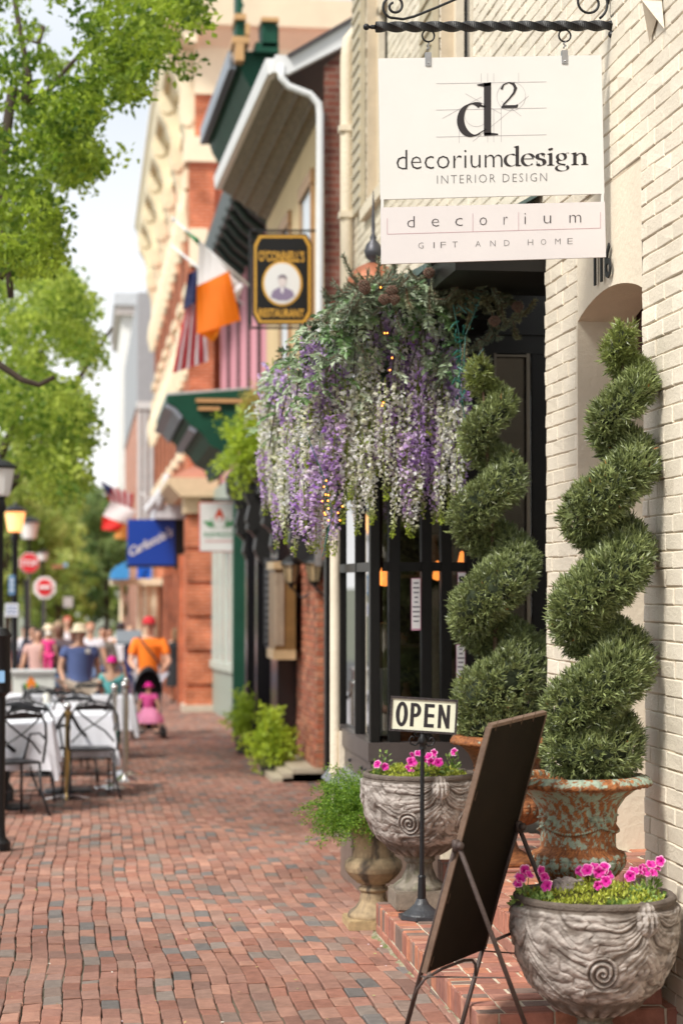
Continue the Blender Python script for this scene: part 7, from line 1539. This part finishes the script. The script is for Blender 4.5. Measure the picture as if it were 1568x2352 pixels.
chrome = mk('chrome', (.62, .60, .58), .16, metal=1., var=.05, bump=0); brass = mk('worn_brass', (.50, .34, .13), .3, metal=1., var=.15, bump=0)
tops = []
for bx, by, h, m_, lab in ((155, 1836, .84, brass, 'brass coloured rope post with a round base'), (262, 1811, .98, chrome, 'chrome rope post with the widest flat base at the edge of the tables'), (286, 1795, .98, chrome, 'chrome rope post with a bright domed base'), (290, 1778, 1.0, chrome, 'chrome rope post farthest along the row'), (258, 1690, .98, chrome, 'chrome rope post beside the small girl')):
    p = gpt(bx, by); t = T('rope_post', lab, 'post', tuple(p), group='rope posts around the cafe')
    mb = MB(); dome = .05 if 'domed' in lab else .02; mb.lathe([(.20, 0), (.20, .012), (.15, .02), (.05, .02+dome), (.03, .03+dome)], tuple(p), 28); mb.build('base', chrome, t, smooth=True, auto=40)
    mb = MB(); mb.lathe([(.023, .03), (.023, h-.1), (.035, h-.09), (.035, h-.05), (.02, h-.04)], tuple(p), 16); mb.build('pole', m_, t, smooth=True, auto=40)
    mb = MB(); mb.lathe([(.0, h-.045), (.03, h-.03), (.036, h-.005), (.03, h+.02), (0, h+.03)], tuple(p), 14); mb.build('cap', chrome, t, smooth=True); tops.append(p+np.array([0, 0, h-.07]))
def rope(a, b, sag, lab):
    mb = MB(); a, b = np.array(a), np.array(b); mb.tube([a+(b-a)*i/14+np.array([0, 0, -sag*math.sin(PI*i/14)]) for i in range(15)], .017, 8); o = mb.build('barrier_rope', cm('rope_black', (.02, .018, .02)), origin=tuple((a+b)/2), smooth=True); tag(o, lab, 'rope')
rope(tops[0]+(-.03, 0, 0), (-.75, 16.3, gz(16.3)+.75), .30, 'black rope sagging from the brass post to the left edge'); rope(tops[0]+(.03, 0, 0), tops[1]+(-.03, 0, 0), .30, 'black rope sagging between the brass post and the chrome posts'); rope(tops[2], tops[3], .12, 'short black rope between the two far chrome posts')
# white box sign with flame
Yw = 24.9; t = T('box_sign', 'white box sign with an orange flame standing behind the tables', 'sign', tuple(q3(76, 1640, Yw)))
a, b = q3(29, 1640, 26.2), q3(126, 1544, 26.2); mb = MB(); mb.box((a[0], 26.2, gz(26.2)), (b[0], 26.45, b[2])); mb.build('box', mk('box_white', (.66, .67, .62), .6), t)
mb = MB(); mb.box((a[0]-.02, 26.15, b[2]), (b[0]+.02, 26.5, b[2]+.03)); mb.build('lid', M['pipewhite'], t)
mb = MB(); fill([(72, 1552), (80, 1564), (84, 1574), (80, 1581), (64, 1581), (60, 1574), (65, 1562)], 26.19, (.80, .22, .02)); fill([(52, 1580), (60, 1566), (64, 1582)], 26.188, (.12, .35, .06)); fill([(92, 1580), (84, 1566), (80, 1582)], 26.188, (.12, .35, .06)); mb.build('flame_logo', MATS['portrait_paint'], t)
